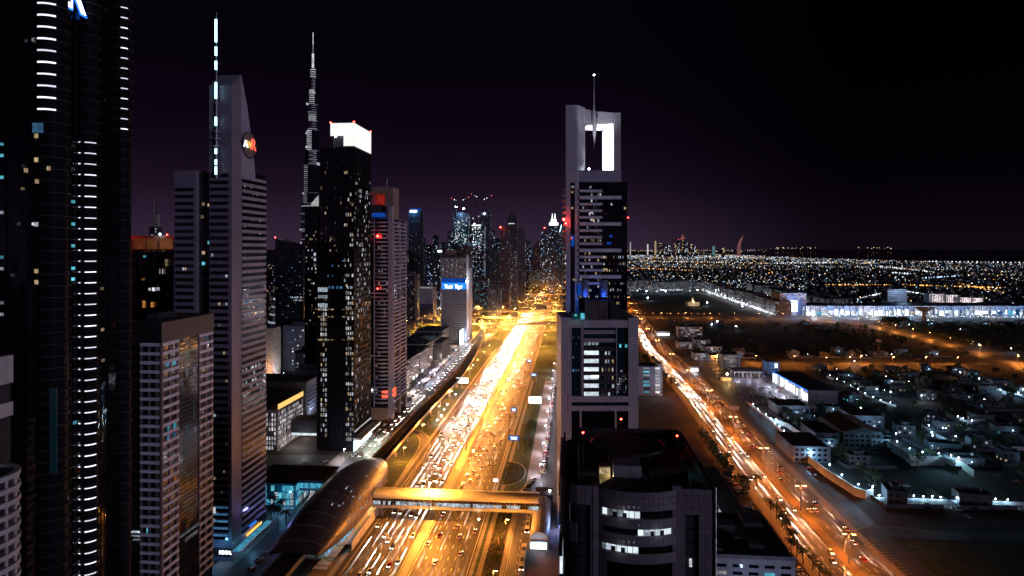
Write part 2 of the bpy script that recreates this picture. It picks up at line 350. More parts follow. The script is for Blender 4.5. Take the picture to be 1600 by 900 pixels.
class Bld:
    """a building in the highway's frame: front face from photograph column pa to pb at depth Y, sides running back along the road"""
    def __init__(s, name, label, pa, pb, Y, cat='building', group=None, corner='R', rz=-TH):
        if corner == 'R': C = Vector(((pb-CX)/F*Y, Y)); k = (pa-CX)/F
        else: C = Vector(((pa-CX)/F*Y, Y)); k = (pb-CX)/F
        dx, dy = math.cos(rz), math.sin(rz)
        t = (C.x-k*C.y)/(k*dy-dx)
        s.W = abs(t); s.o = C if corner == 'L' else C+Vector((dx*t, dy*t))
        s.rz = rz; s.root = empty(name, (s.o.x, s.o.y, 0), rz, label, cat, group)
        s.dx = Vector((dx, dy)); s.dy = Vector((-dy, dx)); s.D = 30
    def face(s, which):
        if which == 'F': return (Vector((0, 0)), 0.0)
        if which == 'R': return (Vector((s.W, 0)), math.pi/2)
        if which == 'L': return (Vector((0, s.D)), -math.pi/2)
    def fp(s, face, name, mat, s0, s1, z0, z1, d0, d1):
        o, a = s.face(face) if isinstance(face, str) else face
        ca, sa = math.cos(a), math.sin(a); sm, dm = (s0+s1)/2, (d0+d1)/2
        return cube(name, mat, s.root, (o.x+ca*sm+sa*dm, o.y+sa*sm-ca*dm, (z0+z1)/2), (abs(s1-s0), abs(d1-d0), abs(z1-z0)), a)
    def pt(s, face, px, py):
        """where the line of sight through a photograph pixel meets the face: (along, height)"""
        o, a = s.face(face) if isinstance(face, str) else face
        w = s.o+s.dx*o.x+s.dy*o.y; d = s.dx*math.cos(a)+s.dy*math.sin(a); k = (px-CX)/F
        t = (w.x-k*w.y)/(k*d.y-d.x); return t, H-(py-CY)*(w.y+t*d.y)/F
    def win(s, face, mat, x0, x1, y0, y1, name='window', d=0.12):
        a, z1 = s.pt(face, x0, y0); b, _ = s.pt(face, x1, y0); m, z0 = s.pt(face, (x0+x1)/2, y1)
        return s.fp(face, name, mat, a, b, z0, z1, -0.05, d)
    def bands(s, face, mat, s0, s1, z0, z1, pitch, h, d=0.35, name='spandrel', top=True):
        n = int((z1-z0)/pitch)
        for i in range(n):
            z = z1-i*pitch; s.fp(face, name, mat, s0, s1, z-h, z, 0, d)
    def piers(s, face, mat, ss, z0, z1, w, d=0.3, name='pier'):
        for x in ss: s.fp(face, name, mat, x-w/2, x+w/2, z0, z1, 0, d)
    def lit(s, face, n, s0, s1, z0, z1, pitch, cell, mats, w=0.8, h=0.5, seed=1, name='window', joined=False, d=0.1, hoff=0.2):
        """n lit rooms on a floor grid"""
        r = random.Random(seed); rows = max(1, int((z1-z0)/pitch)); cols = max(1, int((s1-s0)/cell)); used = set(); mbs = {}
        o, a = s.face(face) if isinstance(face, str) else face; ca, sa = math.cos(a), math.sin(a)
        for _ in range(n):
            i, j = r.randrange(cols), r.randrange(rows)
            if (i, j) in used: continue
            used.add((i, j)); m = r.choice(mats)
            x = s0+(i+0.5)*(s1-s0)/cols; z = z1-(j+1)*pitch+hoff
            ww, hh = cell*w*r.uniform(0.6, 1), pitch*h*r.uniform(0.75, 1)
            if joined:
                mbs.setdefault(m, MB()).box((o.x+ca*x+sa*d/2, o.y+sa*x-ca*d/2, z+hh/2), (ww, d, hh), a)
            else: s.fp(face, name, m, x-ww/2, x+ww/2, z, z+hh, -0.05, d)
        for m, b in mbs.items(): tag(b.obj('lit_windows', m, s.root), kind='stuff')

def catmull(pts, n=8):
    P = [Vector(p) for p in pts]; P = [2*P[0]-P[1]]+P+[2*P[-1]-P[-2]]; out = []
    for i in range(1, len(P)-2):
        for k in range(n):
            t = k/n; a, b, c, d = P[i-1:i+3]
            out.append(0.5*((2*b)+(c-a)*t+(2*a-5*b+4*c-d)*t*t+(3*b-a-3*c+d)*t**3))
    return out+[P[-2]]
def offs(pts, o):
    r = []
    for i, p in enumerate(pts):
        d = (pts[min(i+1, len(pts)-1)]-pts[max(i-1, 0)]); d.z = 0; d.normalize(); r.append(p+Vector((d.y, -d.x, 0))*o)
    return r
def ribbon(name, pts, w0, w1, z, mat, thick=0.0, parent=None, kind='structure', label=None):
    a, b = offs(pts, w0), offs(pts, w1); m = MB(); n = len(pts)
    if thick:
        vs = []
        for p, q in zip(a, b): vs += [(p.x, p.y, p.z+z), (q.x, q.y, q.z+z), (q.x, q.y, q.z+z-thick), (p.x, p.y, p.z+z-thick)]
        fs = [(3, 2, 1, 0), tuple(4*(n-1)+i for i in range(4))]
        for i in range(n-1):
            for j in range(4): fs.append((4*i+j, 4*i+(j+1) % 4, 4*i+4+(j+1) % 4, 4*i+4+j))
        m.add(vs, fs)
    else:
        m.add([(p.x, p.y, p.z+z) for p in a]+[(p.x, p.y, p.z+z) for p in b], [(i, i+n, i+n+1, i+1) for i in range(n-1)])
    o = m.obj(name, mat, parent)
    if kind: tag(o, kind=kind)
    if label: tag(o, label)
    return o
def sheet(name, poly, z, mat, kind='structure', thick=0.0):
    m = MB()
    if thick: m.prism([(p[0], p[1]) for p in poly], z-thick, z)
    else: m.add([(p[0], p[1], z) for p in poly], [tuple(range(len(poly)))])
    return tag(m.obj(name, mat), kind=kind)
# ============================================================ THE GROUND, ROADS AND WATER
tag(MB().add([(-60000, -3000, 0), (60000, -3000, 0), (60000, 80000, 0), (-60000, 80000, 0)], [(0, 1, 2, 3)]).obj('ground', 'ground'), kind='structure')
shore = [G(985, 391.2), G(1060, 393.5), G(1130, 397), G(1210, 401), G(1300, 404.5), G(1400, 407.5), G(1500, 409.5), G(1610, 411), G(2100, 416)]
sheet('sea', [(p.x, p.y) for p in shore]+[(60000, 6000), (60000, 79000), (9000, 79000)], 0.6, 'sea')
def bend(Y): return 6e-5*(Y-2400)**2 if Y > 2400 else 0.0
def HP(a, Y, z=0.0): return Vector((a+0.09*Y+bend(Y), Y, z))
YS = list(range(230, 2400, 90))+list(range(2400, 5200, 100))
def strip(name, a0, a1, z, mat, y0=None, y1=None, thick=0.0):
    ys = [y for y in YS if (y0 is None or y > y0) and (y1 is None or y < y1)]
    if y0 is not None: ys = [y0]+ys
    if y1 is not None: ys = ys+[y1]
    m = MB(); n = len(ys)
    if thick:
        for i in range(n-1):
            p = [HP(a0, ys[i]), HP(a1, ys[i]), HP(a1, ys[i+1]), HP(a0, ys[i+1])]; m.prism([(q.x, q.y) for q in p], z-thick, z)
    else:
        m.add([tuple(HP(a0, y, z)) for y in ys]+[tuple(HP(a1, y, z)) for y in ys], [(i, i+n, i+n+1, i+1) for i in range(n-1)])
    return tag(m.obj(name, mat), kind='structure')
strip('highway', -113.5, -48.5, 0.10, 'asphalt')
strip('verge_path', -116.0, -113.5, 0.14, 'concrete', thick=0.16, y1=1000)
strip('verge_path', -48.5, -46.8, 0.14, 'concrete', thick=0.16, y1=1100)
strip('median_kerb', -82.0, -78.0, 0.25, 'kerb', thick=0.2)
def marks(name, lanes, y0, y1, pitch, ln, w, z, mat='paint', fn=HP):
    m = MB()
    for a in lanes:
        y = y0
        while y < y1:
            p = [fn(a-w/2, y), fn(a+w/2, y), fn(a+w/2, y+ln), fn(a-w/2, y+ln)]
            m.add([(q.x, q.y, z) for q in p], [(0, 1, 2, 3)]); y += pitch
    return tag(m.obj(name, mat), kind='structure')
LL = [-85.4-3.75*i for i in range(7)]; LR = [-74.6+3.75*i for i in range(7)]
marks('lane_markings', [x-1.875 for x in LL[:-1]]+[x+1.875 for x in LR[:-1]], 262, 1100, 12, 4.0, 0.26, 0.108)
strip('edge_line', -82.9, -82.6, 0.108, 'paint'); strip('edge_line', -77.4, -77.1, 0.108, 'paint')
strip('edge_line', -110.6, -110.3, 0.108, 'paint'); strip('edge_line', -49.7, -49.4, 0.108, 'paint')
# left of the highway: verge under the viaduct, frontage road and forecourts
strip('lawn', -145, -113.6, 0.05, 'grass', y0=400, y1=1100)
strip('forecourt', -129, -113.6, 0.054, 'sand', y0=235, y1=405)
strip('frontage_road', -166, -136, 0.058, 'asphalt_side', y0=235, y1=1250)
strip('pavement', -176, -166, 0.12, 'paving', y0=235, y1=1250, thick=0.14)
marks('lane_markings', [-155, -150], 262, 900, 10, 3, 0.2, 0.07)
sheet('car_park', [tuple(RD(-300, 395)[:2]), tuple(RD(-176, 395)[:2]), tuple(RD(-176, 486)[:2]), tuple(RD(-300, 486)[:2])], 0.06, 'asphalt_side')
# slip road that loops out of the frontage road
slip = catmull([G(596, 690, 0), G(628, 674, 0), G(650, 675, 0), G(663, 686, 0), G(660, 704, 0), G(640, 736, 0), G(620, 768, 0)])
ribbon('slip_road', slip, -3.6, 3.6, 0.065, 'asphalt'); ribbon('slip_kerb', slip, -4.2, -3.6, 0.15, 'kerb', 0.14); ribbon('slip_kerb', slip, 3.6, 4.2, 0.15, 'kerb', 0.14)
# right of the highway
strip('lawn', -46.8, -29, 0.05, 'grass', y0=395, y1=760)
strip('lawn', -46.8, -45, 0.05, 'grass', y0=235, y1=395)
strip('footpath', -45.0, -42.5, 0.12, 'paving', y0=235, y1=760, thick=0.1)
strip('planting_bed', -42.5, -34.0, 0.06, 'planting', y0=235, y1=395)
strip('footpath', -34.0, -31.8, 0.12, 'paving', y0=235, y1=395, thick=0.1)
strip('service_road', -31.6, -21, 0.055, 'asphalt_side', y0=235, y1=420)
strip('promenade', -29, -20, 0.12, 'concrete', y0=430, y1=760, thick=0.1)
strip('service_road', -20, -2, 0.056, 'asphalt_side', y0=395, y1=1500)
strip('plaza', -21, 6, 0.062, 'paving_red', y0=235, y1=395)
sheet('forecourt', [tuple(RD(-29, 395)[:2]), tuple(RD(-2, 395)[:2]), tuple(RD(-2, 440)[:2]), tuple(RD(-29, 440)[:2])], 0.052, 'asphalt_side')
marks('lane_markings', [-26.3], 262, 395, 8, 3, 0.22, 0.067)
strip('edge_line', -31.3, -31.1, 0.067, 'paint', y0=235, y1=395)
c0 = RD(-44, 447)
isl = [(c0.x+13.5*math.cos(i*math.pi/12)*CT+24*math.sin(i*math.pi/12)*ST, c0.y-13.5*math.cos(i*math.pi/12)*ST+24*math.sin(i*math.pi/12)*CT) for i in range(24)]
sheet('planted_island', [p for p in isl if p[0]-0.09*p[1] > -46.9], 0.20, 'kerb', thick=0.2)
isl2 = [(c0.x+(p[0]-c0.x)*0.95, c0.y+(p[1]-c0.y)*0.965) for p in isl]
sheet('planting_bed', [p for p in isl2 if p[0]-0.09*p[1] > -46.2], 0.24, 'planting')
# the planting beds carry low bushes
mb = MB()
for _ in range(900):
    a, y = R.uniform(-42, -34.5), R.uniform(250, 385); p = RD(a, y, 0.3); mb.octa(p, R.uniform(0.25, 0.6))
for _ in range(500):
    t, r_ = R.uniform(0, 2*math.pi), math.sqrt(R.random())*0.93
    x, y = c0.x+13.5*r_*math.cos(t), c0.y+24*r_*math.sin(t)
    if x-0.09*y > -46: mb.octa((x, y, 0.45), R.uniform(0.3, 0.7))
for _ in range(420):
    a, y = R.gauss(-33.5, 2.2), R.choice([R.gauss(520, 18), R.gauss(570, 14), R.uniform(500, 640)]); mb.octa(RD(min(-29.5, max(-41, a)), y, 0.4), R.uniform(0.4, 1.3))
tag(mb.obj('shrubbery', 'foliage'), 'low dark shrubs in the planting beds beside the highway', 'shrubs', kind='stuff')

# second road, on the sea side
def R2(o, Y):
    xs = [(230, 163.0), (318, 167.5), (428, 176.5), (543, 187), (674, 201), (850, 214), (1033, 228), (1539, 291), (1915, 346), (2600, 450)]
    for (a, b), (c, d) in zip(xs, xs[1:]):
        if Y <= c: return Vector((b+(d-b)*(Y-a)/(c-a)+o, Y, 0))
    return Vector((450+o+0.15*(Y-2600), Y, 0))
r2 = [R2(0, y) for y in list(range(235, 1000, 45))+list(range(1000, 2600, 160))]
ribbon('second_road', r2, -19, -2.6, 0.075, 'asphalt'); ribbon('second_road', r2, 2.6, 18, 0.075, 'asphalt')
ribbon('median_kerb', r2, -2.6, 2.6, 0.22, 'sand', 0.2)
ribbon('pavement', r2, 18, 21.5, 0.13, 'paving', 0.12); ribbon('pavement', r2, -24, -19, 0.13, 'paving', 0.12)
ribbon('parking_road', [p for p in r2 if p.y < 760], 21.5, 36, 0.07, 'asphalt_side')
marks('lane_markings', [-15, -11, -7, 6.5, 10.2, 14], 262, 800, 12, 4, 0.24, 0.083, fn=R2)
marks('parking_markings', [24.0], 300, 640, 3, 0.15, 4.6, 0.078, fn=R2)
ribbon('edge_line', r2, 17.2, 17.5, 0.083, 'paint'); ribbon('edge_line', r2, -18.4, -18.1, 0.083, 'paint')
# cross road and diagonal road of the villa district, bend at the near corner
cross = catmull([G(1052, 567), G(1200, 567.5), G(1400, 568.5), G(1530, 569), G(1660, 566)], 4)
ribbon('cross_road', cross, -9, 9, 0.09, 'asphalt')
diag = catmull([G(1210, 499), G(1330, 505.5), G(1400, 520), G(1470, 538), G(1600, 575), G(1700, 615)], 5)
ribbon('diagonal_road', diag, -14, 14, 0.094, 'asphalt')
far_road = catmull([G(985, 497), G(1130, 497.5), G(1330, 499), G(1600, 503.5), G(1800, 507)], 4)
ribbon('mall_road', far_road, -12, 12, 0.086, 'asphalt')
side_bend = catmull([G(1290, 745), G(1262, 790), G(1300, 815), G(1380, 832), G(1500, 838), G(1660, 842)], 6)
ribbon('side_road', side_bend, -5, 5, 0.088, 'asphalt_side')
loop = catmull([G(1336, 905), G(1334, 860), G(1345, 835), G(1385, 828), G(1480, 838)], 6)
ribbon('side_road', loop, -4, 4, 0.091, 'asphalt_side'); ribbon('kerb', loop, -4.5, -4, 0.2, 'kerb', 0.15)
tip = [G(1372, 842), G(1420, 846), G(1600, 850), G(1600, 905), G(1410, 905), G(1360, 880)]
sheet('lawn', [(p.x, p.y) for p in tip], 0.04, 'grass')
spur = catmull([G(1128, 697), G(1165, 690), G(1186, 684)], 6)
ribbon('side_road', spur, -4, 4, 0.087, 'sand')
sheet('dirt_lot', [tuple(RD(48, 475)[:2]), tuple(R2(-24, 475)[:2]), tuple(R2(-24, 700)[:2]), tuple(RD(70, 700)[:2])], 0.03, 'sand')
sheet('car_park', [tuple(R2(36, 640)[:2]), (312, 640), (316, 860), tuple(R2(21.5, 860)[:2])], 0.072, 'asphalt_side')
# interchange loops on the ground
for k, (px, py, rx, ry) in enumerate(((700, 508, 95, 55), (700, 484, 80, 60), (832, 508, 70, 52), (800, 482, 90, 70), (650, 505, 90, 40))):
    c = G(px, py); pts = [Vector((c.x+rx*math.cos(t*math.pi/10), c.y+ry*2.0*math.sin(t*math.pi/10), 0)) for t in range(-1, 20)]
    ribbon('interchange_loop', pts, -4.5, 4.5, 0.115+0.006*k, 'ramp_concrete')
sheet('interchange_ground', [tuple(HP(-420, 1090)[:2]), tuple(HP(-113.6, 1090)[:2]), tuple(HP(-113.6, 1720)[:2]), tuple(HP(-420, 1720)[:2])], 0.045, 'grass')
sheet('interchange_ground', [tuple(HP(-48.4, 760)[:2]), tuple(HP(-20.2, 760)[:2]), tuple(HP(-8, 1720)[:2]), tuple(HP(-48.4, 1720)[:2])], 0.045, 'grass')

# ============================================================ LAMPS
def mast_proto(h, arm, col, power, double=True, glow='lamp_orange', hs=1.0, light_r=0.5, kind='POINT', pole_r=0.32):
    m1 = MB().cyl((0, 0), pole_r, pole_r*0.5, 0, h, 8).mesh('pole', 'metal_grey')
    arms = []
    for s in ((-1, 1) if double else (1,)):
        arms.append((s, MB().tube([(0, 0, h-0.4), (s*arm*0.5, 0, h), (s*arm, 0, h+0.1)], 0.11, 5).mesh('arm', 'metal_grey'),
                     MB().box((s*arm, 0, h+0.02), (1.5*hs, 0.7*hs, 0.22)).mesh('lamp_housing', 'metal_dark'),
                     MB().box((s*arm, 0, h-0.2), (1.35*hs, 0.6*hs, 0.18)).mesh('lamp_glass', glow)))
    def place(p, rz, label, group, name='lamp_mast', lit=True, cat='street lamp', z=0):
        e = empty(name, p, rz, label, cat, group)
        link('pole', m1, e)
        for s, a, b, g in arms:
            link('arm', a, e); hd = link('lamp_head', b, e); link('lamp_glass', g, hd)
        if lit and kind == 'SPOT':      # road luminaires throw their light up and down the carriageway
            for s in (-1, 1): light('SPOT', col, power, e, (0, s*0.6, h-0.7), light_r, (0, s*h*1.75, 0), 1.42, 0.9)
            light('SPOT', col, power*0.55, e, (0, 0, h-0.9), light_r, (0, 0, 0), 2.94, 0.2)
        elif lit: light(kind, col, power, e, (0, 0, h-0.9), light_r)
        return e
    return place
ORANGE = (1.0, 0.50, 0.15); AMBER = (1.0, 0.60, 0.22); COOL = (0.30, 0.62, 1.0); WHITE = (0.85, 0.92, 1.0)
KP = 1.0
mast = mast_proto(24.5, 3.4, (1.0, 0.34, 0.045), 360000*KP, hs=1.5, kind='SPOT', light_r=0.8)
for i in range(22):
    Y = 365+131*i
    mast(HP(-80, Y, 0.25), -TH, f'tall double headed orange lamp in the highway median, {nth(i)} counting from the footbridge', 'lamp masts in the highway median')
m2 = mast_proto(15, 2.2, (1.0, 0.26, 0.03), 85000*KP, hs=1.2, kind='SPOT')
for i, Y in enumerate([250, 318, 383, 455, 540, 640, 745, 860, 990, 1130, 1290, 1460, 1650, 1860]):
    m2(R2(0, Y)+Vector((0, 0, .2)), -TH, f'double headed orange lamp in the median of the narrower road, {nth(i)} from its near end', 'lamps in the median of the second road')
m3 = mast_proto(11, 1.2, (1.0, 0.32, 0.05), 40000*KP, double=False, hs=0.9, pole_r=0.2)
for i, (px, py) in enumerate(((1290, 568), (1327, 567), (1345, 565), (1395, 567), (1446, 567), (1495, 568), (1590, 566), (1240, 566), (1180, 565), (1120, 564))):
    m3(G(px, py+3), 0, f'small orange street lamp along the straight cross road, {nth(i)} placed', 'lamps along the cross road')
for i in range(9):
    p = diag[min(len(diag)-1, 3+2*i)]
    m3(p+Vector((15, 0, 0)), 0.6, f'single orange street lamp at the edge of the diagonal road, {nth(i)} from the mall', 'lamps along the diagonal road')
for i in range(10):
    m3(G(995+38*i, 495.5+0.4*i), 0, f'distant orange street lamp at the far side of the dark field, {nth(i)} from the tower', 'lamps before the apartment row')
# interchange lamps
mI = mast_proto(22, 1.6, (1.0, 0.43, 0.08), 190000, double=False, hs=0.9, pole_r=0.2, kind='SPOT')
for i in range(72):
    px, py = 634+(i*37 % 238)+R.uniform(-5, 5), (470, 476, 484, 492, 500, 510, 520)[i % 7]+R.uniform(-2, 2)
    g = G(px, py)
    if -118 < g.x-0.09*g.y < -44: g.x -= 60
    mI(g, R.uniform(0, 6), f'orange street lamp among the interchange ramps, {nth(i)} of the scatter', 'lamps of the interchange', lit=True)
for i, Y in enumerate(range(1000, 3400, 150)):  # lamps added on both verges to widen the far road's glow
    for k, a in enumerate((-124, -36)):
        mI(HP(a, Y), -TH+(math.pi if k else 0), f"added orange lamp on the {('viaduct', 'sea')[k]} side verge of the far highway, {nth(i)} going away", 'added verge lamps of the far highway')
gl = MB()
for i in range(150):
    Y = R.uniform(1100, 3600); a = R.choice((-160, -130, -116, -44, -20))+R.uniform(-14, 14); gl.octa(HP(a, Y, R.uniform(7, 12)), R.uniform(0.5, 1.1))
tag(gl.obj('distant_lamps', 'dot_orange'), 'countless small orange lamps along the far highway and its ramps', 'street lamps', kind='stuff')
# orange lamps added along the viaduct verge to brighten the lawn
for i in range(9):
    m3(RD(-122, 470+62*i), -TH, f'added orange lamp on the lawn between viaduct and highway, {nth(i)} beyond the station', 'added orange lamps of the viaduct lawn')
# floodlights on the grass under the viaduct
for i, (px, py, c, gm) in enumerate(((683, 662, 'w', 0), (699, 637, 'w', 0), (694, 645, 'o', 0), (712, 621, 'w', 0), (739, 574, 'o', 0), (690, 655, 'w', 0), (735, 560, 'o', 0), (748, 548, 'o', 0))):
    g = G(px, py); e = empty('floodlight', g, 0, f'short lawn floodlight between viaduct and highway, {nth(i)} of the group' , 'floodlight', 'lawn floodlights by the viaduct')
    MB().cyl((0, 0), 0.12, 0.1, 0, 3, 6).obj('post', 'metal_grey', e); MB().octa((0, 0, 3.3), 0.6).obj('lamp_glass', 'lamp_white' if c == 'w' else 'lamp_warm', e)
    light('POINT', WHITE if c == 'w' else AMBER, 2600 if c == 'w' else 6000, e, (0, 0, 4.6), 0.3)
wl = mast_proto(9, 0.9, (0.92, 0.88, 1.0), 9000, double=False, glow='lamp_white', hs=0.7, pole_r=0.16)
for i in range(12):
    wl(RD(-167, 415+58*i, .1), 0, f'white street lamp on the pavement of the left frontage street, {nth(i)} from the station', 'white lamps of the frontage street')
wl2 = mast_proto(9, 0.9, (0.85, 0.82, 1.0), 9000, double=False, glow='lamp_white', hs=0.7, pole_r=0.16)
for i in range(9):
    wl2(RD(-20.6, 440+48*i, .1), 0, f'white street lamp beside the pale promenade right of the highway, {nth(i)} from the entrance pavilion', 'white lamps of the promenade')
for i, Y in enumerate((290, 345)):
    m3(RD(-34.5, Y, .1), 0, f'thin orange lamp in the planted strip below the footbridge, {nth(i)} from the edge', 'lamps in the planted strip')

# ============================================================ VIADUCT, STATION, FOOTBRIDGE
via = [RD(-131, 235), RD(-131, 400), RD(-131.5, 471)] + [Vector(((px-CX)*145/(py-CY), 145000/(py-CY), 0)) for px, py in
      ((665, 637), (719, 582), (746, 537), (755, 510), (748, 495), (739, 484), (742, 476), (763, 469), (789, 461), (807, 455), (840, 439), (880, 432))]
via = catmull([(p.x, p.y, 0) for p in via], 8)
vroot = empty('metro_viaduct', via[0], 0, 'dark elevated metro viaduct curving along the highway past the station', 'viaduct')
inv = Vector(via[0])
def vrib(name, w0, w1, z, mat, thick):
    o = ribbon(name, [p-inv for p in via], w0, w1, z, mat, thick, vroot, kind=None); return o
vrib('deck', -5.2, 5.2, 11.4, 'concrete', 1.6); vrib('track_bed', -4.6, 4.6, 11.55, 'concrete_dark', 0.14)
vrib('parapet', -5.5, -5.2, 12.6, 'concrete', 2.2); vrib('parapet', 5.2, 5.5, 12.6, 'concrete', 2.2)
for o in (-3.0, -1.6, 1.6, 3.0): vrib('rail', o-0.08, o+0.08, 11.75, 'metal_grey', 0.18)
vrib('walkway', -0.5, 0.5, 11.95, 'concrete_dark', 0.38)
d = 0.0; last = via[0]; pier_me = MB().cyl((0, 0), 1.0, 1.0, 0, 8.6, 10).prism([(-4, -1), (4, -1), (4, 1), (-4, 1)], 8.6, 9.8).mesh('pier', 'concrete')
for i, p in enumerate(via[1:], 1):
    d += (p-last).length; last = p
    if d > 30 and not (310 < p.y < 440):
        t = via[min(i+1, len(via)-1)]-via[i-1]; link('pier', pier_me, vroot, p-inv, math.atan2(t.y, t.x)-math.pi/2); d = 0

sr = empty('metro_station', RD(-131, 371), -TH, 'long golden brown shell roofed metro station beside the highway', 'metro station')
def prof(t):
    w = 16.8*(1-0.30*abs(t)**3) if t < 0 else 16.8*max(0.0, 1-t**2.6)**0.55; h = 12.4+12.4*max(0.0, 1-t*t)**0.8; e = 9.0+3.2*abs(t)**3
    return w, h, e
NT, NA = 48, 22
def shell(off, thk_in=0.0):
    m = MB(); vs = []
    for i in range(NT+1):
        t = -0.998+1.996*i/NT; w, h, e = prof(t)
        for j in range(NA+1):
            th = math.radians(-112+224*j/NA)
            # the lower edge waves: it lifts over the glazed hall and dips at the ends
            lim = 1.0-0.14*math.sin(math.pi*(t+1)*1.0)**2*(abs(th)/1.95)**4
            th *= lim
            x = (w+off)*math.sin(th)*(1.0 if abs(th) < 1.57 else 1.0); z = e+(h-e+off)*math.cos(th) if abs(th) < 1.57 else e+(4.5)*math.cos(th)
            vs.append((x, t*68, z))
    fs = [(i*(NA+1)+j, i*(NA+1)+j+1, (i+1)*(NA+1)+j+1, (i+1)*(NA+1)+j) for i in range(NT) for j in range(NA)]
    return m.add(vs, fs)
o = shell(0.0).obj('shell_roof', 'gold_shell', sr, smooth=True)
sm = o.modifiers.new('thickness', 'SOLIDIFY'); sm.thickness = 0.7; sm.offset = -1
def shell_pt(t, th):
    w, h, e = prof(t); return (w*math.sin(th), t*68, e+(h-e)*math.cos(th))
for k in range(46):
    t = R.uniform(-0.72, 0.80); th = math.radians(R.choice((22, 34, 46, 58, 70))+R.uniform(-3, 3)); p = Vector(shell_pt(t, th)); q = Vector(shell_pt(t+0.02, th))
    w, h, e = prof(t); nrm = Vector((math.sin(th)/max(w, 1), 0, math.cos(th)/(h-e))).normalized()
    dr = (q-p).normalized(); b = cube('skylight', 'win_cool' if R.random() < 0.35 else 'metal_dark', sr, p+nrm*0.05, (0.45, R.uniform(1.6, 3.4), 0.16))
    x = dr.cross(nrm); b.rotation_euler = Matrix((x, dr, nrm)).transposed().to_euler()
# ribs following the shell
for t in [-0.9+0.15*i for i in range(13)]:
    w, h, e = prof(t); m = MB(); m.tube([(shell_pt(t, math.radians(a))[0]*1.004, t*68, shell_pt(t, math.radians(a))[2]+0.03) for a in range(-84, 85, 12)], 0.07, 4); m.obj('seam_rib', 'gold_roof', sr)
# glazed hall under the shell
for s in (-1, 1):
    for i in range(30):
        t0, t1 = -0.80+i*0.0533, -0.80+(i+1)*0.0533; w0, w1 = prof(t0)[0]*0.80, prof(t1)[0]*0.80
        m = MB().add([(s*w0, t0*68, 4), (s*w1, t1*68, 4), (s*w1, t1*68, 11.5), (s*w0, t0*68, 11.5)], [(0, 1, 2, 3)])
        m.obj('hall_glazing', 'platform_cyan' if (s > 0 and i < 9) else 'win_warm' if (9 <= i < 14) else 'glass_smoke', sr)
        cube('mullion', 'metal_grey', sr, (s*(w0+0.15), t0*68, 7.8), (0.25, 0.25, 7.6))
MB().bb(-11, 11, -54, 54, 3, 4).obj('concourse_floor', 'concrete', sr)
MB().bb(-8, 8, -48, 48, 0, 3).obj('concourse_base', 'concrete_dark', sr)
MB().bb(-9, -5.6, -50, 50, 11.6, 12.3).bb(5.6, 9, -50, 50, 11.6, 12.3).obj('platform', 'paving', sr)
MB().prism([(9, -38), (17.6, -38), (17.6, -8), (9, -8)], 3.5, 4.4).prism([(9, -8), (17.6, -8), (17.6, 26), (9, 26)], 3.6, 4.2).obj('terrace', 'gold_roof', sr)
for i in range(9): MB().bb(17.7, 18.0, -38+7*i, -38+7*i+6.7, 0, 5.2).obj('screen_wall', 'render_cream', sr)
light('POINT', (0.4, 0.75, 1.0), 1500, sr, (7, -44, 9), 0.5); light('POINT', AMBER, 1500, sr, (14, 5, 8), 0.5)
# escalator canopy running off the near end
for i in range(7): MB().prism([(9.5+i*0.3, -68+3.8*i), (16+i*0.1, -68+3.8*i), (16+i*0.1, -64.6+3.8*i), (9.5+i*0.3, -64.6+3.8*i)], 5.2+i*0.15, 5.6+i*0.15).obj('canopy_panel', 'win_warm' if i % 3 == 2 else 'gold_roof', sr)

br = empty('footbridge', RD(-114, 376.5), -TH, 'tan roofed enclosed footbridge with lit glazing crossing the whole highway', 'footbridge')
L = 96.0
m = MB(); n = 10
vs = []
for x in (0, L):
    for k in range(n+1):
        a = math.pi*k/n; vs.append((x, 5.6*math.cos(a), 13.4+2.6*math.sin(a)))
m.add(vs, [(k, k+1, k+n+2, k+n+1) for k in range(n)]+[tuple(range(n+1)), tuple(range(2*n+1, n, -1))]); m.obj('roof', 'gold_roof', br, smooth=False)
MB().bb(0, L, -5.4, 5.4, 7.2, 8.0).obj('floor_slab', 'concrete', br)
MB().bb(0, L, -5.65, -5.4, 6.9, 8.6).obj('lower_fascia', 'gold_roof', br); MB().bb(0, L, -5.65, -5.4, 12.4, 13.4).obj('upper_fascia', 'gold_roof', br)
for i in range(64):
    x = i*1.5; mt = 'bridge_glow' if R.random() < 0.9 else 'win_warm' if R.random() < .4 else 'glass_blue'
    if 84 < x < 88: mt = 'glass_black'
    cube('glazing_panel', mt, br, (x+0.75, -5.45, 9.7), (1.36, 0.08, 2.0)); cube('upper_panel', 'glass_smoke', br, (x+0.75, -5.45, 11.6), (1.36, 0.08, 1.5))
    cube('truss_post', 'metal_grey', br, (x, -5.62, 10.5), (0.14, 0.16, 3.8))
for i in range(32):
    m = MB(); m.tube([(i*3, -5.8, 8.6), (i*3+1.5, -5.8, 12.4), (i*3+3, -5.8, 8.6)], 0.08, 4); m.obj('truss_brace', 'metal_grey', br)
MB().bb(0, L, 5.4, 5.6, 7.6, 13.4).obj('far_glazing', 'glass_smoke', br)
MB().tube([(0, 0, 16.1), (L, 0, 16.1)], 0.12, 5).obj('ridge_rail', 'metal_grey', br)
for x in (3, 34, 61.5, 92):
    MB().bb(x-1.1, x+1.1, -1.0, 1.0, 0, 6.8).bb(x-1.7, x+1.7, -5.0, 5.0, 6.6, 7.2).obj('pier', 'concrete', br)
    if 5 < x < 90: light('POINT', (1.0, 0.8, 0.5), 300, br, (x, -6.6, 6), 0.2)

